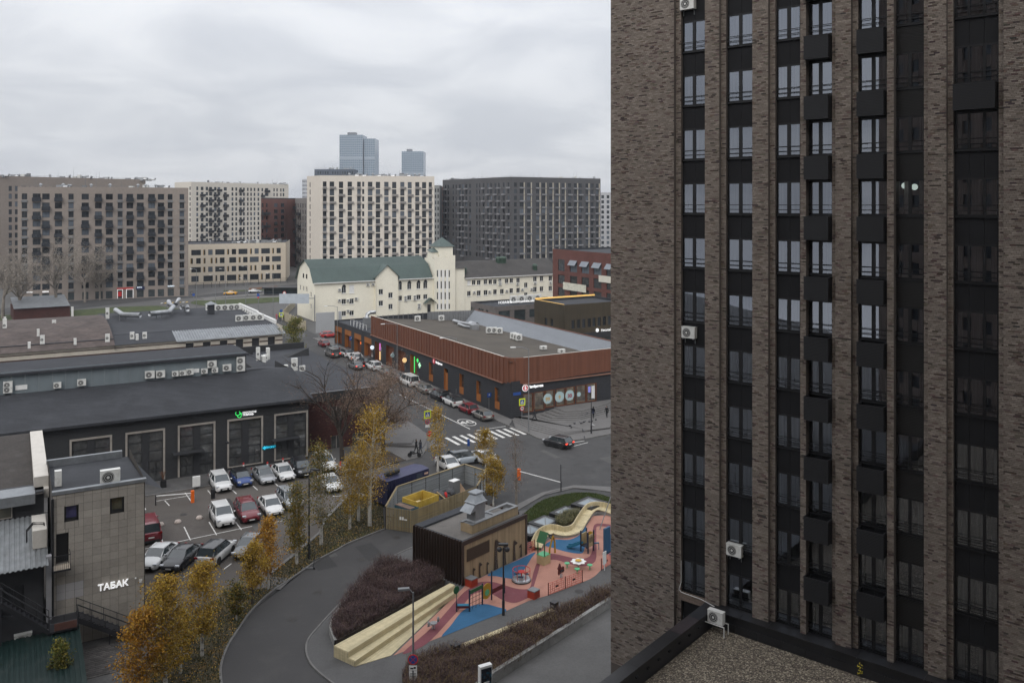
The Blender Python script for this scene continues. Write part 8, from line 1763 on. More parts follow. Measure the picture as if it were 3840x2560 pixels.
def car_meshes(k):
 if k in CM: return CM[k]
 L, W, Hh, bl, xd, xc, xb, xa, hz_, tz, tr = CARS[k]; h2 = L / 2; w2 = W / 2; cl = .2
 st = [(-h2, .80, .42, tz - .12), (-h2 + .08, .90, .34, tz - .03), (-h2 + .35, .965, cl, tz), (xd, .985, cl, max(tz, bl)), ((xd + xa) / 2, 1, cl, bl), (xa - .1, 1, cl, bl), (xa + .15, .995, cl, max(hz_, bl - .06)), (h2 - .75, .975, cl, hz_ - .02), (h2 - .3, .92, .22, hz_ - .10), (h2 - .07, .80, .3, hz_ - .24), (h2, .66, .38, hz_ - .34)]
 mb = MB(); rows = []
 for x, wf, zb, zt in st:
  w = w2 * wf; zm = zb + (zt - zb) * .55; half = [(0, zt + .035), (w * .55, zt + .025), (w * .86, zt - .012), (w * .965, zt - .07), (w, zm), (w * .985, zb + .12), (w * .9, zb)]
  ring = [(x, -y, z) for y, z in half[::-1]] + [(x, y, z) for y, z in half[1:]]; b = len(mb.v); mb.v += ring; rows.append(list(range(b, b + len(ring))))
 for i in range(len(rows) - 1):
  for j in range(12): mb.f.append((rows[i][j], rows[i + 1][j], rows[i + 1][j + 1], rows[i][j + 1])); mb.m.append(0); mb.c.append(None)
 for r_, s_ in ((rows[0], 1), (rows[-1], -1)): mb.f.append(tuple(r_[::s_])); mb.m.append(0); mb.c.append(None)
 R_ = {'body': mb.mesh('body', None, True)}
 wb_, wr = w2 * .93, w2 * .74; zr = Hh; q = lambda x, y, z: V((x, y, z)); zb = bl + .02; za = max(hz_, bl - .04) + .02; zd = max(tz, bl) + .0
 Fb, Ft, Rb, Rt = (xa, wb_ * .93, za), (xb, wr, zr - .05), (xd, wb_ * .93, zd), (xc, wr, zr - .05)
 m = lambda p, s_: q(p[0], p[1] * s_, p[2])
 s1 = MB(); s1.quad(m(Fb, 1), m(Ft, 1), m(Ft, -1), m(Fb, -1)); R_['windscreen'] = s1.mesh('windscreen', car_glass)
 s1 = MB(); s1.quad(m(Rb, -1), m(Rt, -1), m(Rt, 1), m(Rb, 1)); R_['rear_window'] = s1.mesh('rear_window', car_glass)
 for s_ in (1, -1):
  s1 = MB(); p = [m(Rb, s_), m((xd + .1, wb_, zb), s_), m((xa - .25, wb_, zb), s_), m(Fb, s_), m(Ft, s_), m(Rt, s_)]; s1.poly(p if s_ < 0 else p[::-1]); R_['side%d' % s_] = s1.mesh('side_window', car_glass)
 rf = MB(); n = 6
 for i in range(n):
  for j in range(6):
   def P_(a, b): x = xc + (xb - xc) * a / n; y = -wr + 2 * wr * b / 6; e = 1 - abs(2 * b / 6 - 1) ** 3; l_ = sin(pi * a / n) ** .5 if 0 < a < n else 0; return (x, y, zr - .05 + .05 * e * (.5 + .5 * l_))
   rf.quad(P_(i, j), P_(i + 1, j), P_(i + 1, j + 1), P_(i, j + 1))
 for s_ in (1, -1):
  for a, b, r_ in ((Fb, Ft, .045), (Ft, Rt, .045), (Rt, Rb, .06)): rf.tube([m(a, s_), m(b, s_)], r_, 5)
  xm = (xd + xa) / 2 - .1; rf.tube([q(xm, wb_ * s_, zb), q(min(max(xm, xc), xb), wr * s_, zr - .06)], .045, 5)
  if k in ('van', 'minivan', 'wagon', 'suv'): xm = xd + (xa - xd) * .2; rf.tube([q(xm, wb_ * s_, zb), q(max(xm, xc), wr * s_, zr - .06)], .06, 5)
 R_['roof'] = rf.mesh('roof', None, True)
 ty = MB(); ty.add([], [])
 prof = [(tr * .62, -.1), (tr * .96, -.11), (tr, -.07), (tr, .07), (tr * .96, .11), (tr * .62, .1)]; nn = 18
 for r_, y in prof: ty.v += [(r_ * cos(2 * pi * j / nn), y, r_ * sin(2 * pi * j / nn)) for j in range(nn)]
 for i in range(5):
  for j in range(nn): ty.f.append((i * nn + j, i * nn + (j + 1) % nn, (i + 1) * nn + (j + 1) % nn, (i + 1) * nn + j)); ty.m.append(0); ty.c.append(None)
 R_['wheel'] = ty.mesh('wheel', tyre); ri = MB()
 for s_ in (1, -1):
  ri.disc((0, .07 * s_, 0), (0, s_, 0), tr * .3, 10)
  for j in range(5): a = 2 * pi * j / 5; c = V((cos(a), 0, sin(a))); e_ = V((-sin(a), 0, cos(a))) * tr * .13; o_ = V((0, .085 * s_, 0)); p = [o_ + c * tr * .1 - e_, o_ + c * tr * .66 - e_, o_ + c * tr * .66 + e_, o_ + c * tr * .1 + e_]; ri.poly(p if s_ < 0 else p[::-1])
 R_['rim'] = ri.mesh('rim', rimm)
 ar = MB(); wx = L * .29
 for s_ in (1, -1):
  for x in (wx, -wx): ar.disc((x, (w2 * .985 + .01) * s_, tr + .02), (0, s_, 0), tr * 1.13, 18)
  ar.box((-wx, w2 * .97 * s_ - (.0 if s_ > 0 else .02), .17), (2 * wx, 0, 0), (0, .02, 0), (0, 0, .12))
 ar.box((h2 - .06, -w2 * .5, .38), (.07, 0, 0), (0, w2, 0), (0, 0, .2)); ar.box((-h2 - .02, -w2 * .7, .28), (.08, 0, 0), (0, w2 * 1.4, 0), (0, 0, .16)); R_['trim'] = ar.mesh('trim', trimm)
 for nm, x0, ym, mt, zt in (('headlight', h2 - .28, .78, head_l, hz_ - .22), ('taillight', -h2 - .015, .80, tail_l, tz - .2)):
  for s_ in (1, -1): b_ = MB(); b_.box((x0, w2 * ym * s_ - .17, zt), (.2 if x0 > 0 else .12, 0, 0), (0, .34, 0), (0, 0, .12 if x0 > 0 else .15)); R_[nm + str(s_)] = b_.mesh(nm, mt)
 for s_ in (1, -1): b_ = MB(); b_.ell((xa - .28, (w2 + .09) * s_, bl + .1), .09, .11, .075, 8, 6); R_['mirror%d' % s_] = b_.mesh('mirror', None, True)
 b_ = MB(); b_.box((h2 - .02, -.26, .42), (.05, 0, 0), (0, .52, 0), (0, 0, .11)); b_.box((-h2 - .035, -.26, .62), (.03, 0, 0), (0, .52, 0), (0, 0, .11)); R_['plate'] = b_.mesh('number_plate', plate_m)
 CM[k] = R_; return R_
PRT = [('body', 'body'), ('roof', 'roof'), ('windscreen', 'windscreen'), ('rear_window', 'rear_window'), ('side1', 'side_window'), ('side-1', 'side_window'), ('trim', 'trim'), ('headlight1', 'headlight'), ('headlight-1', 'headlight'), ('taillight1', 'taillight'), ('taillight-1', 'taillight'), ('mirror1', 'mirror'), ('mirror-1', 'mirror'), ('plate', 'number_plate')]
def car(kind, pm, pos, head, label, group='parked cars', cat='car', roofm=None, braking=False, far=False, z=.0):
 R_ = car_meshes(kind); t = thing('parked_car' if group else 'moving_car', label, cat, V((pos.x, pos.y, z)), atan2(head.y, head.x), group)
 for key, nm in PRT:
  if far and nm in ('mirror', 'number_plate'): continue
  o = place(R_[key], nm, t, local=True)
  if nm in ('body', 'roof', 'mirror'):
   if not R_[key].materials: R_[key].materials.append(None)
   o.material_slots[0].link = 'OBJECT'; o.material_slots[0].material = roofm if (roofm and nm == 'roof') else pm
  if braking and nm == 'taillight': o.material_slots[0].link = 'OBJECT'; o.material_slots[0].material = red_lamp
 L, W, tr = CARS[kind][0], CARS[kind][1], CARS[kind][10]
 for x in (L * .29, -L * .29):
  for y in (W / 2 - .1, -W / 2 + .1):
   w_ = place(R_['wheel'], 'wheel', t, (x, y, tr), local=True)
   if not far: place(R_['rim'], 'rim', w_)
 return t
WH, SI, BK, GR, RD, BE = paint('white', (.62, .62, .61)), paint('silver', (.36, .37, .38), .5), paint('black', (.016, .016, .018)), paint('grey', (.14, .145, .15), .4), paint('red', (.15, .012, .02)), paint('beige', (.22, .205, .185), .4)
BL, CW = paint('blue', (.022, .055, .20), .3), paint('carmine', (.20, .014, .02))
mA = -A
cz = lambda k, x, y: g(k, x, y)
for kd, pm, k, x, y, lab, rm in (('wagon', WH, 3, 1630, 1440, 'white estate car with roof rails, first of the row before the dark hall', None), ('hatch', BL, 3, 1785, 1408, 'blue crossover with black roof parked before the dark hall', BK), ('sedan', SI, 3, 1952, 1385, 'silver older sedan parked before the dark hall', None), ('sedan', WH, 3, 2095, 1362, 'white sleek sedan parked before the dark hall', None), ('suv', BK, 3, 2230, 1335, 'black car half hidden by a golden birch before the dark hall', None), ('suv', WH, 4, 245, 1392, 'white sport utility car nearest the maroon annex', None),
        ('suv', WH, 5, 1645, 400, 'white sport utility car, leftmost in the middle parking row', None), ('suv', RD, 5, 1830, 368, 'dark red sport utility car in the middle parking row', None), ('sedan', WH, 5, 2005, 322, 'white sedan right of the dark red car', None), ('suv', SI, 5, 2145, 275, 'silver blue estate behind a birch in the middle parking row', None), ('sedan', WH, 6, 285, 150, 'white sedan nearest the navy container, behind birches', None)):
 car(kd, pm, cz(k, x, y) + A * .8, mA + V((RN.uniform(-.03, .03), 0, 0)), lab, 'cars in the parking lot', roofm=rm)
hd3 = V((-.06, -1, 0))
car('sedan', WH, cz(5, 1165, 680), hd3, 'white sedan beside the beige tiled building', 'cars in the parking lot'); car('sedan', BK, cz(5, 1335, 690), V((-.12, -1, 0)), 'black sedan right of the white one in the near parking row', 'cars in the parking lot')
car('suv', WH, cz(5, 1590, 655), V((.15, 1, 0)), 'white coupe crossover with black glass roof in the near row', 'cars in the parking lot', roofm=BK); car('sedan', GR, cz(5, 1835, 600), hd3, 'dark grey car behind the golden birches in the near row', 'cars in the parking lot'); car('minivan', RD, cz(5, 1085, 485), A, 'dark red people carrier cut off by the tiled building', 'cars in the parking lot')
sb_ = 4.45
for kd, pm, x, y, lab, rm in (('hatch', BE, 1400, 1018, 'beige grey hatchback, nearest parked car before the zebra crossing', None), ('hatch', CW, 1305, 968, 'small dark red hatchback parked along the shop', None), ('suv', WH, 1198, 915, 'white sport utility car with black roof along the shop', BK), ('wagon', BK, 1085, 872, 'black estate with raised boot lid along the shop', None), ('sedan', BE, 980, 822, 'beige sedan parked ahead of the black estate', None), ('van', WH, 890, 768, 'white passenger van parked along the shop', None), ('sedan', GR, 788, 728, 'grey sedan parked ahead of the white van', None), ('sedan', BE, 708, 692, 'old dull saloon under the twigs of the bare tree', None), ('suv', WH, 628, 652, 'white crossover near the pharmacy cross', None),
                              ('suv', BK, 560, 618, 'black boxy off roader along the shop', None), ('suv', WH, 490, 588, 'white crossover with orange side stripe', None), ('suv', WH, 415, 556, 'white crossover with dark roof far up the street', BK), ('sedan', BK, 320, 518, 'black sedan far up the street', None), ('hatch', CW, 253, 482, 'dark red hatchback far up the street behind the green tree', None)):
 p = cz(4, x, y); a_ = (p - CL).dot(A); c_ = car(kd, pm, ST(a_, sb_ + RN.uniform(-.15, .1)), A + B * RN.uniform(-.03, .03), lab, 'cars parked along the shop street', roofm=rm)
 if 'boot' in lab:
  m_ = MB(); m_.add([(-2.2, -.7, 1.45), (-2.2, .7, 1.45), (-3.0, .7, 1.95), (-3.0, -.7, 1.95)], [(0, 1, 2, 3)]); m_.box((-3.0, -.7, 1.9), (.8, 0, -.45), (0, 1.4, 0), (0, 0, .05)); place(m_.mesh('boot_lid', BK), 'boot_lid', c_, local=True)
 if 'stripe' in lab: m_ = MB(); [m_.box((-.9, s_ * .945 - .01, .45), (.5, 0, 0), (0, .02, 0), (0, 0, .6)) for s_ in (-1, 1)]; place(m_.mesh('stripe', orange_p), 'stripe', c_, local=True)
car('hatch', paint('scarlet', (.45, .03, .03)), cz(4, 262, 420), B, 'bright red car at the far end of the low shop wing', 'cars parked along the shop street')
car('sedan', GR, cz(4, 460, 650), A, 'dark grey sedan driving up the street with lit brake lamps', None, braking=True); car('minivan', paint('taupe', (.09, .08, .075), .3), cz(4, 288, 562), A, 'brown grey minivan driving with a red light bar', None, braking=True)
car('hatch', BK, cz(4, 1945, 1222), V((-.75, .66, 0)), 'black rounded crossover turning in front of the plaza', None, braking=True)
car('suv', paint('ice', (.42, .47, .52)), cz(4, 1255, 1345), B, 'pale blue car with glass roof behind the waste yard', 'cars behind the waste yard', roofm=car_glass); car('sedan', WH, cz(4, 1140, 1385), -A, 'white car between navy container and golden birch', 'cars behind the waste yard'); car('sedan', WH, cz(4, 1405, 1340), V((.6, -.8, 0)), 'white sedan behind the yellow birch at the junction', 'cars behind the waste yard')
car('sedan', paint('taxi', (.65, .32, .02)), cz(10, 885, 285), V((-1, -.12, 0)), 'orange taxi on the far avenue', 'cars on the far avenue', far=True); car('sedan', SI, cz(10, 1195, 262), V((1, .15, 0)), 'silver sedan on the far avenue', 'cars on the far avenue', far=True); car('hatch', WH, cz(10, 1712, 238), V((1, .15, 0)), 'white car nose behind the dark bus shelter', 'cars on the far avenue', far=True)
c = cz(10, 1585, 285); t = thing('bus_shelter', 'dark glazed bus shelter on the far avenue', 'bus shelter', c); m_ = MB(); m_.cb(c + V((0, 0, 2.3)), 16, 3, .4, .12, True); m_.build('roof', metal_dark, t); m_ = MB(); m_.cb(c + V((0, 1.2, .2)), 15.5, .15, 2.1, .12, True); m_.build('glass_wall', M('shelter_glass', (.03, .045, .06), .1, .1, spec=.8), t); m_ = MB(); [m_.cb(c + V((x, 0, 0)), .2, .2, 2.4, .12, True) for x in (-7, 0, 7)]; m_.build('post', metal_dark, t)
for i, (x, y, lab) in enumerate(((1808, 915, 'white car mostly hidden under gold leaves, nearest the path'),)):
 pass
# trees
bark_b = M('birch_bark', (.50, .48, .44), .8, .2, 3, stain=((.04, .035, .03), .9, 4.0)); bark_d = M('bark_dark', (.045, .036, .030), .95, .25, 3, bump=.4); bark_g = M('bark_grey', (.20, .175, .15), .95, .2, 2)
GOLD = [(.45, .285, .035), (.50, .33, .04), (.36, .21, .03), (.46, .33, .06), (.28, .17, .03)]; AMB = [(.50, .26, .03), (.44, .21, .024), (.52, .31, .04), (.34, .17, .024)]; OLV = [(.15, .135, .03), (.10, .105, .025), (.25, .18, .03), (.32, .20, .028), (.08, .085, .022)]; YEL = [(.44, .28, .022), (.36, .21, .02), (.40, .29, .045), (.26, .16, .025)]; GRN = [(.11, .13, .025), (.16, .165, .03), (.20, .185, .04), (.08, .095, .02), (.28, .22, .04)]; TWG = [(.34, .30, .25), (.27, .24, .20), (.40, .36, .30)]; DRY = [(.24, .165, .12), (.30, .21, .15), (.19, .125, .095), (.34, .25, .18)]; BRN = [(.15, .09, .065), (.19, .12, .085), (.11, .066, .05), (.22, .15, .10)]
def tree(base, h, spread, cols, label, seed, n=5200, asp=.62, bark=None, kind='birch', group='autumn birches', ls=.078, low=.22, name='birch_tree', dens=.68):
 r = random.Random(seed); t = thing(name, label, 'tree', base, r.random() * 6, group)
 lean = V((r.uniform(-.04, .04), r.uniform(-.04, .04), 0)) * h; tk = MB(); tr = .016 * h + .03 if kind == 'birch' else .022 * h + .06
 top = .97 if kind == 'birch' else .45
 tp = [V((0, 0, h * top * i / 6)) + lean * (i / 6) ** 2 + V((r.uniform(-.03, .03), r.uniform(-.03, .03), 0)) * h * .1 * (i > 0) for i in range(7)]
 tk.tube(tp, [tr * (1 - .82 * i / 6) if kind == 'birch' else tr * (1 - .35 * i / 6) for i in range(7)], 7); ends = []
 def limb(p, d, L_, rad, depth):
  pts = [p]; q = p.copy(); dd = d.copy(); k_ = 4
  for i in range(k_):
   dd = (dd + V((r.uniform(-.22, .22), r.uniform(-.22, .22), r.uniform(-.12, .2) - (.16 * i if kind == 'birch' and depth else 0)))).normalized(); q = q + dd * L_ / k_; pts.append(q.copy())
  tk.tube(pts, [rad * (1 - .75 * i / k_) for i in range(k_ + 1)], 4 if depth else 5, False)
  for i, w in enumerate(pts[1:]): ends.append((w, (i + 1) / k_))
  if depth < (2 if kind != 'birch' else 1):
   for _ in range(4 if kind != 'birch' else 4): i = r.randrange(1, k_ + 1); a = r.random() * 6.28; e_ = (dd + V((cos(a), sin(a), r.uniform(-.2, .5))) * .9).normalized(); limb(pts[i], e_, L_ * r.uniform(.4, .62), rad * .5, depth + 1)
 nl = 24 if kind == 'birch' else 8
 for i in range(nl):
  f = (low + (top - low) * ((i + r.random()) / nl)) if kind == 'birch' else r.uniform(.55, 1.0)
  z = f * (1 if kind == 'birch' else top); k_ = min(int(z / top * 6), 5); p = tp[k_].lerp(tp[k_ + 1], z / top * 6 - k_); a = i * 2.4 + r.random(); fz = (z - low) / (top - low) if kind == 'birch' else 0
  if kind == 'birch': L_ = spread * (.35 + .75 * sin(pi * min(1, max(.05, 1 - fz)) ** .9) ** .8) * (.5 + .8 * r.random()); limb(p, V((cos(a), sin(a), .35 + .9 * fz)).normalized(), L_ * (1 - .45 * fz), tr * .35 * (1 - .6 * fz), 0)
  else: limb(p, V((cos(a), sin(a), r.uniform(.6, 2.2))).normalized(), h * .52 * r.uniform(.8, 1.15), tr * .5, 0)
 tk.build('trunk', bark or bark_b, None).parent = t
 n = int(n * (1.3 if kind == 'birch' else 1))
 if n:
  cr = MB(); sg = .040 * h if kind == 'birch' else .05 * h; dull = [(c[0] * .55, c[1] * .55, c[2] * .6) for c in cols]; E_ = [e for e in ends if e[1] > .2]; ph = [r.random() for _ in E_]
  for i in range(n):
   j = r.randrange(len(E_)); w, _ = E_[j]
   if ph[j] > dens: continue
   p = w + V((r.gauss(0, sg), r.gauss(0, sg), r.gauss(-sg * .35, sg * .9))); s_ = ls * r.uniform(.6, 1.25); a = r.random() * 6.28; b = r.uniform(-1, 1)
   d = V((cos(a), sin(a), b)).normalized() * s_; e_ = d.cross(V((r.uniform(-1, 1), r.uniform(-1, 1), r.uniform(-1, 1)))).normalized() * s_ * asp; cr.col = r.choice(cols if ph[j] * 7 % 1 < .7 else dull); cr.quad(p - d, p - e_, p + d, p + e_)
  o = cr.build('crown', leaf_attr, None); o.parent = t
 return t
def tz(base, k, x, ytop): return H - (S(k, x, ytop)[1] - HOR) * base.y / F
def bt(k, x, y, ytop, wpx, cols, lab, seed, **kw):
 b = g(k, x, y); h = tz(b, k, x, ytop); sp = wpx / ZO[k][2] * b.y / F / 2; return tree(b, h, sp, cols, lab, seed, **kw)
bt(5, 1485, 1372, 690, 330, GOLD, 'golden birch with white trunk at the drive bend', 1, n=7500); bt(5, 1738, 1112, 860, 250, OLV, 'low olive birch between two golden ones by the drive', 2, n=3800); bt(5, 1853, 992, 560, 270, GOLD, 'golden birch with dark trunk before the grey car', 3, n=5500, bark=bark_d); bt(5, 1972, 882, 345, 200, AMB, 'slender amber birch beside the paved path', 4, n=4800)
bt(5, 2182, 697, 100, 230, OLV, 'olive green birch left of the black lamp post', 5, n=5000); bt(6, 205, 555, -190, 260, OLV, 'olive birch right of the black lamp post', 6, n=5500); bt(6, 25, 692, 250, 120, GOLD, 'small golden birch close to the drive kerb', 16, n=2200); bt(6, 415, 442, -90, 250, YEL, 'thin yellow birch on the leafy lawn', 7, n=3600); bt(6, 480, 380, -200, 230, YEL, 'middling yellow birch behind the thin one on the lawn', 18, n=3000); bt(6, 562, 418, -440, 380, GOLD, 'tall sparse golden birch next to the waste yard fence', 8, n=7500)
bt(5, 1010, 1760, 1055, 330, AMB, 'amber birch at the bottom edge, leftmost of the golden row', 9, n=7500); bt(5, 1215, 1650, 800, 400, GOLD, 'broad golden birch second from left at the bottom', 10, n=10000); bt(5, 1330, 1500, 1050, 260, YEL, 'shorter yellow birch behind the broad golden one', 19, n=3500)
bt(14, 600, 1660, 1175, 270, GRN, 'small green yellow tree before the green canopy', 11, n=5000, name='young_tree', bark=bark_d, ls=.075); bt(14, -30, 1700, 1400, 130, GRN, 'green treetop poking in at the left bottom corner', 17, n=1500, name='young_tree', bark=bark_d)
bt(4, 1062, 1405, 925, 180, GOLD, 'pale golden birch before the zebra crossing', 12, n=2600, dens=.75, ls=.09); bt(4, 1412, 1405, 1110, 200, YEL, 'yellow birch hiding the white sedan at the junction', 13, n=4200); bt(6, 1470, 265, -60, 250, YEL, 'dense yellow birch right behind the ventilation hood', 14, n=6500); bt(6, 1640, 305, -280, 180, BRN, 'almost bare reddish birch by the barrier', 15, n=1500, ls=.05, bark=bark_g)
b = g(4, 660, 1300); tree(b, tz(b, 4, 660, 690), 5, DRY, 'spreading dark tree with dry brown leaves at the annex corner', 21, n=34000, bark=bark_d, kind='x', group='bare trees', ls=.085, asp=.4, name='bare_tree'); b = g(4, 357, 1332); tree(b, tz(b, 4, 357, 690), 4, BRN, 'leafless dark tree with thin twigs before the maroon wall', 22, n=5000, bark=bark_d, kind='x', group='bare trees', ls=.14, asp=.12, name='bare_tree')
b = ST(62, -7.6); tree(b, tz(b, 4, 160, 285), 2.6, GRN, 'green leafed tree at the street beside the dark roof', 23, n=5500, bark=bark_d, group='street trees', ls=.13, name='street_tree', low=.12)
for i, (x, y, yt, lab) in enumerate(((20, 1165, 660, 'leafless poplar at the far left picture edge'), (150, 1150, 690, 'leafless poplar left of the shed roof'), (415, 1130, 640, 'largest leafless poplar before the taupe block'), (625, 1045, 650, 'leafless poplar right of the shed'), (735, 1030, 740, 'thin leafless tree before the shop fronts'))):
 b = g(1, x, y); tree(b, tz(b, 1, x, yt), 6, TWG, lab, 30 + i, n=4800, bark=bark_g, kind='x', ls=.42, asp=.07, group='bare poplars', name='bare_tree')
# lamps, signs, barriers, people, birds
def lamp(k, x, y, ztop, arm, label, mat=lampgrey, group='street lamps', base=None):
 b = base or g(k, x, y); t = thing('street_lamp', label, 'lamp post', b, 0, group); m_ = MB(); m_.tube([b, b + V((0, 0, 1.2))], .11, 8); m_.tube([b + V((0, 0, 1.2)), b + V((0, 0, ztop))], [.08, .05], 8); m_.build('pole', mat, t)
 e = b + V((0, 0, ztop))
 if arm.length > .01: m_ = MB(); m_.tube([e - V((0, 0, .1)), e + arm * .5 + V((0, 0, .25)), e + arm + V((0, 0, .3))], .045, 6); m_.build('arm', mat, t)
 m_ = MB(); m_.cb(e + arm * 1.12 + V((0, 0, .26)), .75, .28, .13, atan2(arm.y, arm.x) if arm.length > .01 else 0); m_.build('lamp_head', white_paint if mat is lampgrey else mat, t); return t
tzz = lambda k, x, y, yt: (lambda b: tz(b, k, x, yt))(g(k, x, y))
lamp(7, 405, 1195, tzz(7, 405, 1195, -360), -B * 1.9 + A * .6, 'tall grey street lamp before the shop corner'); lamp(11, 1135, 832, tzz(11, 1135, 832, 140), -B * 2.6, 'grey street lamp in the middle of the shop street'); lamp(11, 2008, 1192, tzz(11, 2008, 1192, 345), -B * 2.4, 'grey street lamp behind the white car with black roof'); lamp(11, 255, 452, tzz(11, 255, 452, -120), -B * 2.4, 'grey street lamp at the far low shop wing')
lamp(5, 2272, 660, 7.9, V((.5, -.2, 0)), 'black lamp post between two olive birches', metal_dark, 'courtyard lamps'); t = lamp(0, 0, 0, 6.3, V((-.55, -.1, 0)), 'dark lamp post with no stopping sign at the bottom', MATS['metal_grey'], 'courtyard lamps', V((-6.54, 57, 0))); lamp(8, 860, 1042, 5.3, V((0, 0, 0)), 'dark lamp post with spotlights by the blue patch', metal_dark, 'courtyard lamps'); lamp(3, 1665, 1350, 3.9, V((.2, -.3, 0)), 'slim black lamp before the hall windows', metal_dark, 'courtyard lamps')
lamp(7, 1555, 1215, tzz(7, 1555, 1215, 600), V((0, 0, 0)), 'slim black post lamp on the plaza', metal_dark, 'courtyard lamps')
c = g(8, 860, 1042) + V((0, 0, 5.3)); [MB().ell(c + V((x, -.1, -.1)), .22, .2, .2, 8, 6).build('spotlight', metal_dark, bpy.data.objects['street_lamp.006']) for x in (-.3, .3)]
for i, (x, y, h_) in enumerate(((460, 470, 12), (825, 405, 11), (1080, 400, 8), (1425, 640, 13), (1100, 300, 10), (1240, 480, 6), (700, 400, 9))): lamp(10, x, y, h_, V((-1.5, .2, 0)), 'tall thin lamp pole on the far avenue, %s' % ('far left', 'centre left', 'behind the hall roof', 'at the street mouth', 'beside the silver sedan', 'carrying a blue sign', 'before the taxi')[i], lampgrey, 'avenue poles')
def sign(base, h, items, lab, u=V((1, 0, 0))):
 t = thing('road_sign', lab, 'road sign', base, 0, 'road signs'); m_ = MB(); m_.tube([base, base + V((0, 0, h))], .04, 6); m_.build('post', lampgrey, t); n = nrm(u); z = h
 for it in items:
  s_ = it[1]; c = base + n * .06 + V((0, 0, z - s_ / 2)); m_ = MB()
  if it[0] in ('sq', 'rect'):
   w_ = s_ if it[0] == 'sq' else it[4]; m_.box(c - u * w_ / 2 - V((0, 0, s_ / 2)), u * w_, n * .03, (0, 0, s_)); o = m_.build('plate', it[2], t)
   if it[3] is not None: m_ = MB(); k_ = .68; m_.box(c + n * .032 - u * w_ * k_ / 2 - V((0, 0, s_ * k_ / 2)), u * w_ * k_, n * .004, (0, 0, s_ * k_)); m_.build('panel', it[3], o)
   if it[0] == 'sq' and it[3] is blue_sign: m_ = MB(); a = c + n * .04; m_.add([a - u * s_ * .27 - V((0, 0, s_ * .24)), a + u * s_ * .27 - V((0, 0, s_ * .24)), a + V((0, 0, s_ * .27))], [(0, 1, 2)]); m_.build('triangle', white_paint, o); m_ = MB(); a = a + n * .004; m_.tube([a - V((0, 0, s_ * .15)) - u * .05 * s_, a, a - V((0, 0, s_ * .15)) + u * .06 * s_], .03 * s_, 4); m_.tube([a, a + V((0, 0, s_ * .1))], .035 * s_, 4); m_.build('walker', black_p, o)
  else:
   m_.disc(c + n * .03, n, s_ / 2, 20, .03); o = m_.build('plate', it[2], t); m_ = MB(); m_.disc(c + n * .036, n, s_ / 2 * .74, 20, .004); m_.build('panel', it[3], o)
   if it[0] == 'x': m_ = MB(); [m_.box(c + n * .042 - (u * q + V((0, 0, 1))).normalized() * s_ * .36 - u * .04, (u * q + V((0, 0, 1))).normalized() * s_ * .72, u * .08, n * .004) for q in (1, -1)]; m_.build('cross', red_sign, o)
   if it[0] == 'bar': m_ = MB(); m_.box(c + n * .042 - u * s_ * .33 - V((0, 0, .05 * s_)), u * s_ * .66, n * .004, (0, 0, .14 * s_)); m_.build('bar', white_paint, o)
  if len(it) > 5 or (it[0] == 'o' and len(it) > 4): put_text(it[-1], s_ * .55, c + n * .045, u, black_p if it[0] == 'o' else white_paint, t, .003, bold=.01)
  z -= s_ + .05
 return t
sign(g(4, 985, 1240), 5.0, [('sq', 1.0, yellow_sign, blue_sign), ('x', .7, red_sign, blue_sign), ('rect', .35, white_paint, None, .65)], 'crossing sign over no stopping disc beside the steps', B); sign(g(4, 997, 1235), 2.3, [('bar', .75, red_sign, red_sign)], 'red no entry disc behind the pale birch', B)
sign(g(7, 280, 1110), 4.3, [('sq', 1.0, yellow_sign, blue_sign), ('o', .7, red_sign, white_paint, '40')], 'yellow framed crossing sign above a 40 limit disc', B); sign(g(4, 1438, 965), 2.9, [('rect', .7, blue_sign, None, .7, 'P')], 'blue parking sign near the beige hatchback', B); sign(g(11, 458, 530), 3.2, [('rect', .9, blue_sign, None, .8, 'P')], 'blue parking sign before the low shop wing', B)
sign(g(4, 1288, 1345), 3.0, [('rect', .85, blue_sign, None, .3)], 'narrow blue sign post at the pale blue car'); sign(g(10, 1528, 640), 3.6, [('o', .8, blue_sign, blue_sign), ('sq', 1.1, yellow_sign, blue_sign)], 'yellow crossing sign far up by the beige wall'); sign(g(10, 425, 385), 3.0, [('o', .9, blue_sign, blue_sign)], 'round blue sign before the school'); sign(g(10, 1568, 470), 5.5, [('o', 1.0, red_sign, white_paint), ('o', .9, red_sign, blue_sign)], 'pair of round signs at the avenue corner'); sign(g(10, 1238, 480), 5.0, [('rect', .9, blue_sign, None, .8), ('o', .5, red_sign, red_sign)], 'blue arrow sign over red disc on the avenue lawn')
ls = bpy.data.objects['street_lamp.005']; nn = V((0, -1, 0)); b = V((-6.54, 57, 0)); u = V((1, 0, 0))
m_ = MB(); m_.disc(b + nn * .1 + V((0, 0, 1.9)), nn, .34, 24, .03); so_ = m_.build('no_stopping_sign', red_sign, ls); m_ = MB(); m_.disc(b + nn * .104 + V((0, 0, 1.9)), nn, .27, 24, .004); m_.build('panel', blue_sign, so_); m_ = MB(); [m_.box(b + nn * .11 + V((0, 0, 1.9)) - (u * q + V((0, 0, 1))).normalized() * .26 - u * .025, (u * q + V((0, 0, 1))).normalized() * .52, u * .05, nn * .004) for q in (1, -1)]; m_.build('cross', red_sign, so_)
for z0, h_ in ((1.17, .32), (.25, .86)): m_ = MB(); m_.box(b + nn * .06 - u * .26 + V((0, 0, z0)), u * .52, nn * .03, (0, 0, h_)); m_.build('notice_plate', white_paint, ls)
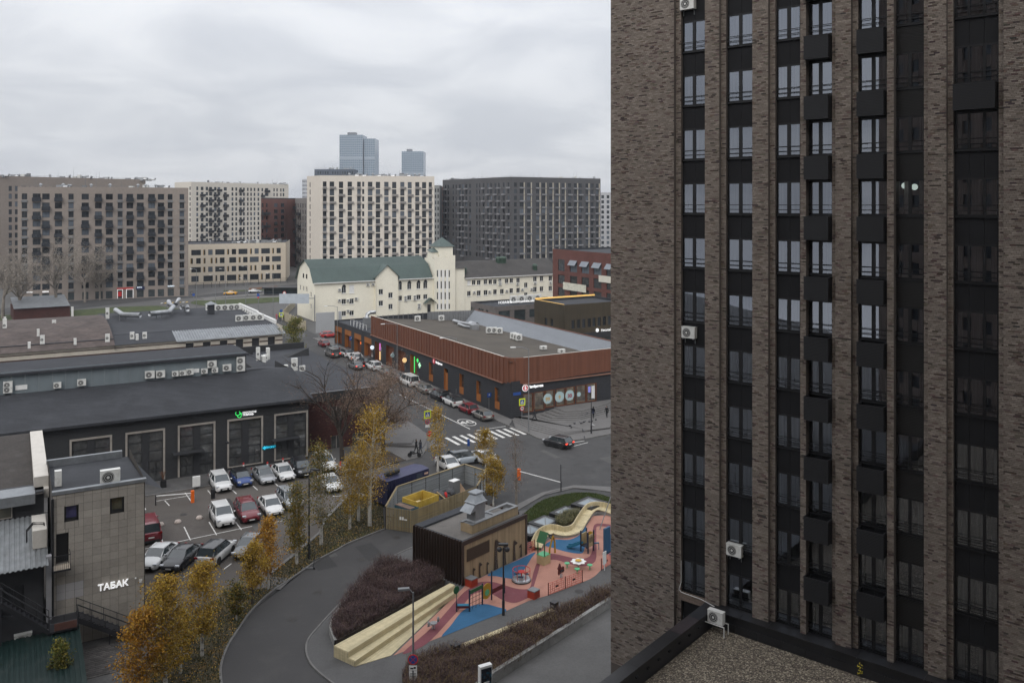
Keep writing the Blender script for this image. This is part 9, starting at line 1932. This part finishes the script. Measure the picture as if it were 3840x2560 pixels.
m_ = MB(); m_.box(b + nn * .095 - u * .18 + V((0, 0, 1.27)), u * .2, nn * .004, (0, 0, .09)); m_.box(b + nn * .095 + u * .04 + V((0, 0, 1.3)), u * .14, nn * .004, (0, 0, .12)); [m_.box(b + nn * .095 - u * .2 + V((0, 0, .98 - .09 * i)), u * .4, nn * .004, (0, 0, .03)) for i in range(3)]; m_.build('print', black_p, ls)
c = V((-1.75, 56, 0)); t = thing('ad_kiosk', 'white framed advertising kiosk with dark blue poster at the bottom', 'kiosk', c); m_ = MB(); m_.cb(c, .86, .35, 2.05, .5, True); m_.build('frame', white_paint, t); m_ = MB(); m_.cb(c + V((.09, -.155, .15)), .74, .05, 1.75, .5, True); m_.build('poster', M('poster_dark', (.008, .012, .02), .2, .5, 1.2, stain=((.02, .25, .42), .8, .9)), t); m_ = MB(); m_.cb(c + V((.1, -.19, .95)), .4, .01, .1, .5, True); m_.build('print_line', white_paint, t)
m_ = MB(); b = c * 0;
def barrier(pb, pe, lab, hp=1.25):
 t = thing('barrier_gate', lab, 'barrier', pb, 0, 'parking barriers'); m_ = MB(); m_.cb(pb, .32, .36, hp, .5, True); m_.build('post', orange_p, t); m_ = MB(); m_.tube([pb + V((0, 0, .98)), pe + V((0, 0, .98))], .05, 6); m_.build('arm', white_paint, t); m_ = MB(); m_.cb(pe, .1, .1, 1.1, 0, True); m_.build('rest', metal_dark, t)
barrier(g(4, 1658, 1465), g(4, 1968, 1550), 'orange barrier with white arm across the junction'); barrier(g(5, 1415, 240), g(5, 1145, 262), 'orange barrier with white arm in the parking lot')
t = bpy.data.objects['barrier_gate']; m_ = MB(); p = g(4, 1966, 1552); m_.tube([p, p + V((0, 0, 3.0))], .05, 6); m_.build('tall_post', metal_dark, t)
for i, (x, y) in enumerate(((1180, 410), (1308, 390), (1466, 360))): c = g(5, x, y); m_ = MB(); m_.lathe(c, [(.36, 0), (.34, .12), (.24, .27), (.02, .34)], 14); m_.build('bollard', M('bollard_pink' + str(i), (.42, .36, .32), .9, .15, 3), None, True, 'concrete dome bollard in the parking lot, %s from left' % ORD[i], 'bollard', 'dome bollards')
for i, (x, y) in enumerate(((1790, 1305), (1966, 1300), (2080, 1270))): c = g(3, x, y); t = thing('marker_post', 'red and white marker post at the hall pavement, %s from left' % ORD[i], 'post', c, 0, 'marker posts'); m_ = MB(); m_.cb(c, .14, .14, 1.0, 0, True); m_.build('post', white_paint, t); m_ = MB(); [m_.cb(c + V((0, 0, z)), .15, .15, .22, 0, True) for z in (.3, .8)]; m_.build('band', red_sign, t)
c = g(4, 346, 1400); t = thing('marker_post', 'red marker post under the leafless tree', 'post', c, 0, 'marker posts'); m_ = MB(); m_.cb(c, .16, .16, 1.1, 0, True); m_.build('post', red_sign, t); m_ = MB(); m_.cb(c + V((0, 0, .4)), .17, .17, .2, 0, True); m_.build('band', white_paint, t)
c = g(3, 1443, 1438); t = thing('utility_cabinet', 'white utility cabinet on the hall pavement', 'cabinet', c); m_ = MB(); m_.cb(c + V((0, 0, .35)), .8, .3, 1.1, .5, True); m_.build('body', white_paint, t); m_ = MB(); [m_.cb(c + B * x, .06, .06, .36, .5, True) for x in (-.3, .3)]; m_.build('leg', metal_grey, t)
c = g(5, 1565, 212); m_ = MB(); m_.lathe(c, [(.22, 0), (.24, 1.0), (.2, 1.05)], 14); m_.build('round_bin', black_p, None, False, 'black round bin at the first parking bay', 'litter bin')
c = g(3, 1200, 1430); t = thing('plant_pot', 'square black pot with dry twigs before the hall', 'plant pot', c); m_ = MB(); m_.cb(c, .6, .6, .9, .5, True); m_.build('pot', black_p, t); m_ = MB(); [m_.tube([c + V((0, 0, .9)), c + V((RN.uniform(-.35, .35), RN.uniform(-.3, .3), 1.9))], .015, 4) for _ in range(14)]; m_.build('twigs', M('dry_twig', (.14, .06, .03), .9, .2), t)
c = g(6, 110, 735); t = thing('kick_scooter', 'grey kick scooter lying on the drive kerb', 'scooter', c); m_ = MB(); m_.tube([c + V((-.5, 0, .12)), c + V((.4, .1, .12))], .07, 6); m_.build('deck', metal_grey, t); m_ = MB(); m_.tube([c + V((.4, .1, .12)), c + V((.55, .12, 1.1))], .03, 6); m_.tube([c + V((.35, .12, 1.1)), c + V((.75, .12, 1.1))], .025, 6); m_.build('handlebar', metal_dark, t); m_ = MB(); [m_.ell(c + V((x, .05, .1)), .1, .04, .1, 10, 6) for x in (-.55, .5)]; m_.build('wheel', tyre, t)
def person(base, face, label, top, legs, stride=.22, cyc=False, arms=.1, hair=(.02, .015, .012), child=1.0):
 s_ = child; rz = atan2(face.y, face.x); t = thing('person', label, 'person', base, rz, 'passers-by'); st_ = stride
 J = {'p': (0, 0, .95, .13), 'w': (0, 0, 1.12, .12), 'c': (.02, 0, 1.36, .155), 'n': (.03, 0, 1.52, .06), 'h': (.05, 0, 1.63, .095), 'hh': (.05, 0, 1.72, .085)}
 E_ = [('p', 'w'), ('w', 'c'), ('c', 'n'), ('n', 'h'), ('h', 'hh')]
 for sd_, k_ in ((1, 1), (-1, -1)):
  a = str(sd_); J['hip' + a] = (0, .1 * sd_, .90, .095); J['kn' + a] = (st_ * .7 * k_ + .05, .11 * sd_, .5, .068); J['an' + a] = (st_ * 1.2 * k_ - (.08 if k_ < 0 else 0), .11 * sd_, .09, .045); J['to' + a] = (J['an' + a][0] + .17, .12 * sd_, .04, .04); J['sh' + a] = (.02, .19 * sd_, 1.42, .07); J['el' + a] = (-st_ * .5 * k_, .25 * sd_, 1.14, .05); J['wr' + a] = (-st_ * .7 * k_ + arms, .24 * sd_, .9, .038); J['ha' + a] = (-st_ * .75 * k_ + arms + .05, .24 * sd_, .81, .034)
  E_ += [('p', 'hip' + a), ('hip' + a, 'kn' + a), ('kn' + a, 'an' + a), ('an' + a, 'to' + a), ('c', 'sh' + a), ('sh' + a, 'el' + a), ('el' + a, 'wr' + a), ('wr' + a, 'ha' + a)]
 ks = list(J); me = bpy.data.meshes.new('body'); me.from_pydata([tuple(c * s_ for c in J[k][:3]) for k in ks], [(ks.index(a), ks.index(b)) for a, b in E_], []); o = place(me, 'body', t, local=True)
 md = o.modifiers.new('skin', 'SKIN'); md.use_smooth_shade = True
 for i, k in enumerate(ks): me.skin_vertices[0].data[i].radius = (J[k][3] * s_, J[k][3] * s_); me.skin_vertices[0].data[i].use_root = k == 'p'
 o.modifiers.new('sub', 'SUBSURF').levels = 1; me.materials.append(top)
 m_ = MB(); m_.ell((.02 * s_, 0, 1.69 * s_), .105 * s_, .1 * s_, .11 * s_, 10, 6); place(m_.mesh('hair', M('hair' + str(len(MATS)), hair, .8, 0)), 'hair', t, local=True)
 m_ = MB(); m_.ell((.10 * s_, 0, 1.63 * s_), .06 * s_, .07 * s_, .09 * s_, 8, 6); place(m_.mesh('face', M('skin' + str(len(MATS)), (.38, .24, .18), .6, 0)), 'face', t, local=True)
 if legs is not top: m_ = MB(); m_.tube([(0, 0, .78 * s_), (.02, 0, 1.0 * s_), (.02, 0, 1.46 * s_)], [.2 * s_, .18 * s_, .17 * s_], 10); place(m_.mesh('coat', legs, True), 'coat', t, local=True)
 for sd_ in (1, -1): j = J['to%d' % sd_]; m_ = MB(); m_.ell(((j[0] - .07) * s_, j[1] * s_, .05 * s_), .14 * s_, .055 * s_, .05 * s_, 8, 5); place(m_.mesh('shoe', white_paint if 'white' in label else black_p), 'shoe', t, local=True)
 return t
dkc = M('cloth_black', (.014, .014, .016), .9, .1); ng = M('cloth_grey', (.05, .05, .055), .9, .1); pk = M('cloth_pink', (.45, .10, .14), .9, .1); jn = M('cloth_navy', (.02, .025, .045), .9, .1)
person(g(7, 515, 985, .25), V((-1, .2, 0)), 'person in black walking left with white shoes before the shop', dkc, ng, .34); person(g(7, 1590, 925, .25), V((.6, .8, 0)), 'person in dark coat behind the plaza post lamp', dkc, jn, .12); person(g(7, 1840, 912, .25), V((-.5, -.8, 0)), 'person in black standing by the brick tower edge', dkc, dkc, .14)
person(g(4, 902, 1270, .1), V((.9, -.4, 0)), 'person in black jacket by the moped near the steps', dkc, dkc, .18); person(g(4, 935, 1275, .1), V((-.9, .3, 0)), 'person in dark grey clothes beside the moped', ng, jn, .1); person(g(4, 1148, 815, .12), V((-.8, -.5, 0)), 'person in black behind the open boot', dkc, dkc, .1); person(g(4, 895, 705, .12), V((.8, -.5, 0)), 'person in black at the green neon doorway', dkc, dkc, .1); person(g(4, 580, 590, .12), V((0, -1, 0)), 'person in pale jacket beside the black off roader', ng, M('cloth_pale', (.35, .33, .32), .9, .1), .15)
for i, (x, y, cl, lab) in enumerate(((1470, 600, pk, 'person in pink jacket by the far crossing sign'), (1500, 615, jn, 'person in navy next to the pink jacket'), (1522, 618, ng, 'person in grey, middle of the far group'), (1560, 612, dkc, 'person in black at the right of the far group'))): person(g(10, x, y), V((0, -1, 0)), lab, cl, cl, .1)
person(g(10, 400, 300), V((.5, -1, 0)), 'person in light top before the school corner', jn, MATS['cloth_pale'], .2)
c = g(4, 890, 1300, .1); t = thing('moped', 'dark delivery moped parked near the steps', 'moped', c); m_ = MB(); m_.tube([c + V((-.6, 0, .55)), c + V((-.1, 0, .45)), c + V((.35, 0, .5)), c + V((.5, 0, .95))], [.15, .1, .09, .05], 8); m_.build('frame', black_p, t, True); m_ = MB(); [m_.tube([c + V((x, -.05, .28)), c + V((x, .05, .28))], .27, 14) for x in (-.6, .6)]; m_.build('wheel', tyre, t); m_ = MB(); m_.tube([c + V((.5, -.3, 1.0)), c + V((.5, .3, 1.0))], .03, 6); m_.build('handlebar', metal_dark, t); m_ = MB(); m_.cb(c + V((-.25, 0, .72)), .6, .26, .1); m_.build('seat', black_p, t)
rq = random.Random(6); bm_ = MB(); bm_.ell((0, 0, .12), .16, .075, .08, 8, 6); bm_.ell((.15, 0, .22), .045, .04, .05, 6, 5); bm_.add([(-.13, -.04, .13), (-.13, .04, .13), (-.3, .05, .1), (-.3, -.05, .1)], [(0, 1, 2, 3)]); bm_.tube([(0, .02, .06), (0, .02, 0)], .01, 3); pig = bm_.mesh('pigeon', M('pigeon_grey', (.05, .05, .056), .8, .2, 4), True); pigw = pig.copy(); pigw.materials[0] = M('pigeon_pale', (.45, .45, .45), .8, .1, 4)
for i in range(26):
 x, y = ((rq.uniform(1230, 1520), rq.uniform(735, 860)) if i < 15 else (rq.uniform(1150, 1850), rq.uniform(960, 1300))); pale_ = i % 9 == 4
 place(pigw if pale_ else pig, 'pigeon', None, g(7, x, y, .3 if i >= 15 else .45), rq.random() * 6.28, label='pale pigeon among the darker ones on the plaza' if pale_ else 'dark grey pigeon pecking on the plaza paving', cat='pigeon', group='plaza pigeons', scale=(1.3,) * 3)
ua, ub_ = bays[0], bays[1]
ac_unit(TP(ua[0] + .42, 42.75, BD - .05), NT, 'conditioner at the top of the first tower bay', .85, .62, .3); ac_unit(TP(ua[0] + .5, 24.55, BD - .05), NT, 'pale conditioner halfway up the first tower bay', .8, .6, .3); ac_unit(TP(ub_[0] + .5, 13.2, BD - .05), NT, 'white conditioner low in the second tower bay', .85, .6, .3)
o = ac_unit(TP(ub_[0] + .1, GZ + .55, -.95), NT, 'white conditioner on a steel stand upon the pebble roof', .85, .62, .32, legs=False); m_ = MB()
for x in (-.55, .55):
 for y in (-.4, .1): m_.box((x - .02, y - .02, -.54), (.04, 0, 0), (0, .04, 0), (0, 0, .52))
[m_.box((-.57, y - .02, -.03), (1.14, 0, 0), (0, .04, 0), (0, 0, .04)) for y in (-.4, .1)]; place(m_.mesh('stand', white_paint), 'stand', o, local=True)
t = thing('drain_hose', 'white hose lying along the sill of the first tower bay', 'hose', TP(ua[0], 10.5, 0)); m_ = MB(); m_.tube([TP(ua[0] + .02, 12.1, .2), TP(ua[0] + .02, 10.9, .2), TP(ua[0] - .04, 10.55, .05), TP(ua[0] + .1, 10.42, .05), TP(ua[1] - .2, 10.4, .0), TP(ua[1] + .2, 10.38, -.1), TP(U1 - .05, 10.4, -.3)], .015, 5); m_.build('hose', white_paint, t)
c = g(10, 1950, 640); t = thing('direction_board', 'pale grey direction board on a post before the mansion', 'road sign', c); m_ = MB(); m_.tube([c, c + V((0, 0, 7.5))], .14, 8); m_.build('post', metal_grey, t); m_ = MB(); m_.box(c + V((-9.5, -.1, 5.2)), (8, 0, 0), (0, .12, 0), (0, 0, 2.6)); m_.build('board', M('board_pale', (.42, .46, .50), .6, .08, 1), t); m_ = MB(); m_.tube([c + V((0, 0, 6.6)), c + V((-5, 0, 6.6))], .1, 6); m_.build('arm', metal_grey, t)
t = thing('street_railing', 'pale metal railing at the corner of the striped hall', 'railing', g(10, 1545, 860)); a_, b_ = g(10, 1545, 905), g(10, 1668, 890); m_ = MB(); [m_.tube([a_ + V((0, 0, z)), b_ + V((0, 0, z))], .04, 5) for z in (.2, 1.9)]; [m_.tube([a_.lerp(b_, i / 16) + V((0, 0, .2)), a_.lerp(b_, i / 16) + V((0, 0, 1.9))], .025, 4) for i in range(17)]; m_.build('bars', lampgrey, t)
# air: pale haze over the whole place
hb = MB(); hb.box((-2400, -60, -1.2), (4800, 0, 0), (0, 2300, 0), (0, 0, 190))
hzm = bpy.data.materials.new('haze_air'); hzm.use_nodes = True; t_ = hzm.node_tree; t_.nodes.clear()
o_ = t_.nodes.new('ShaderNodeOutputMaterial'); pv = t_.nodes.new('ShaderNodeVolumePrincipled')
pv.inputs['Color'].default_value = (.80, .87, .97, 1); pv.inputs['Density'].default_value = .00013; pv.inputs['Anisotropy'].default_value = .2
t_.links.new(pv.outputs[0], o_.inputs['Volume'])
ho = hb.build('haze', hzm, kind='stuff', label='thin pale blue haze in the air over the whole district', cat='haze')
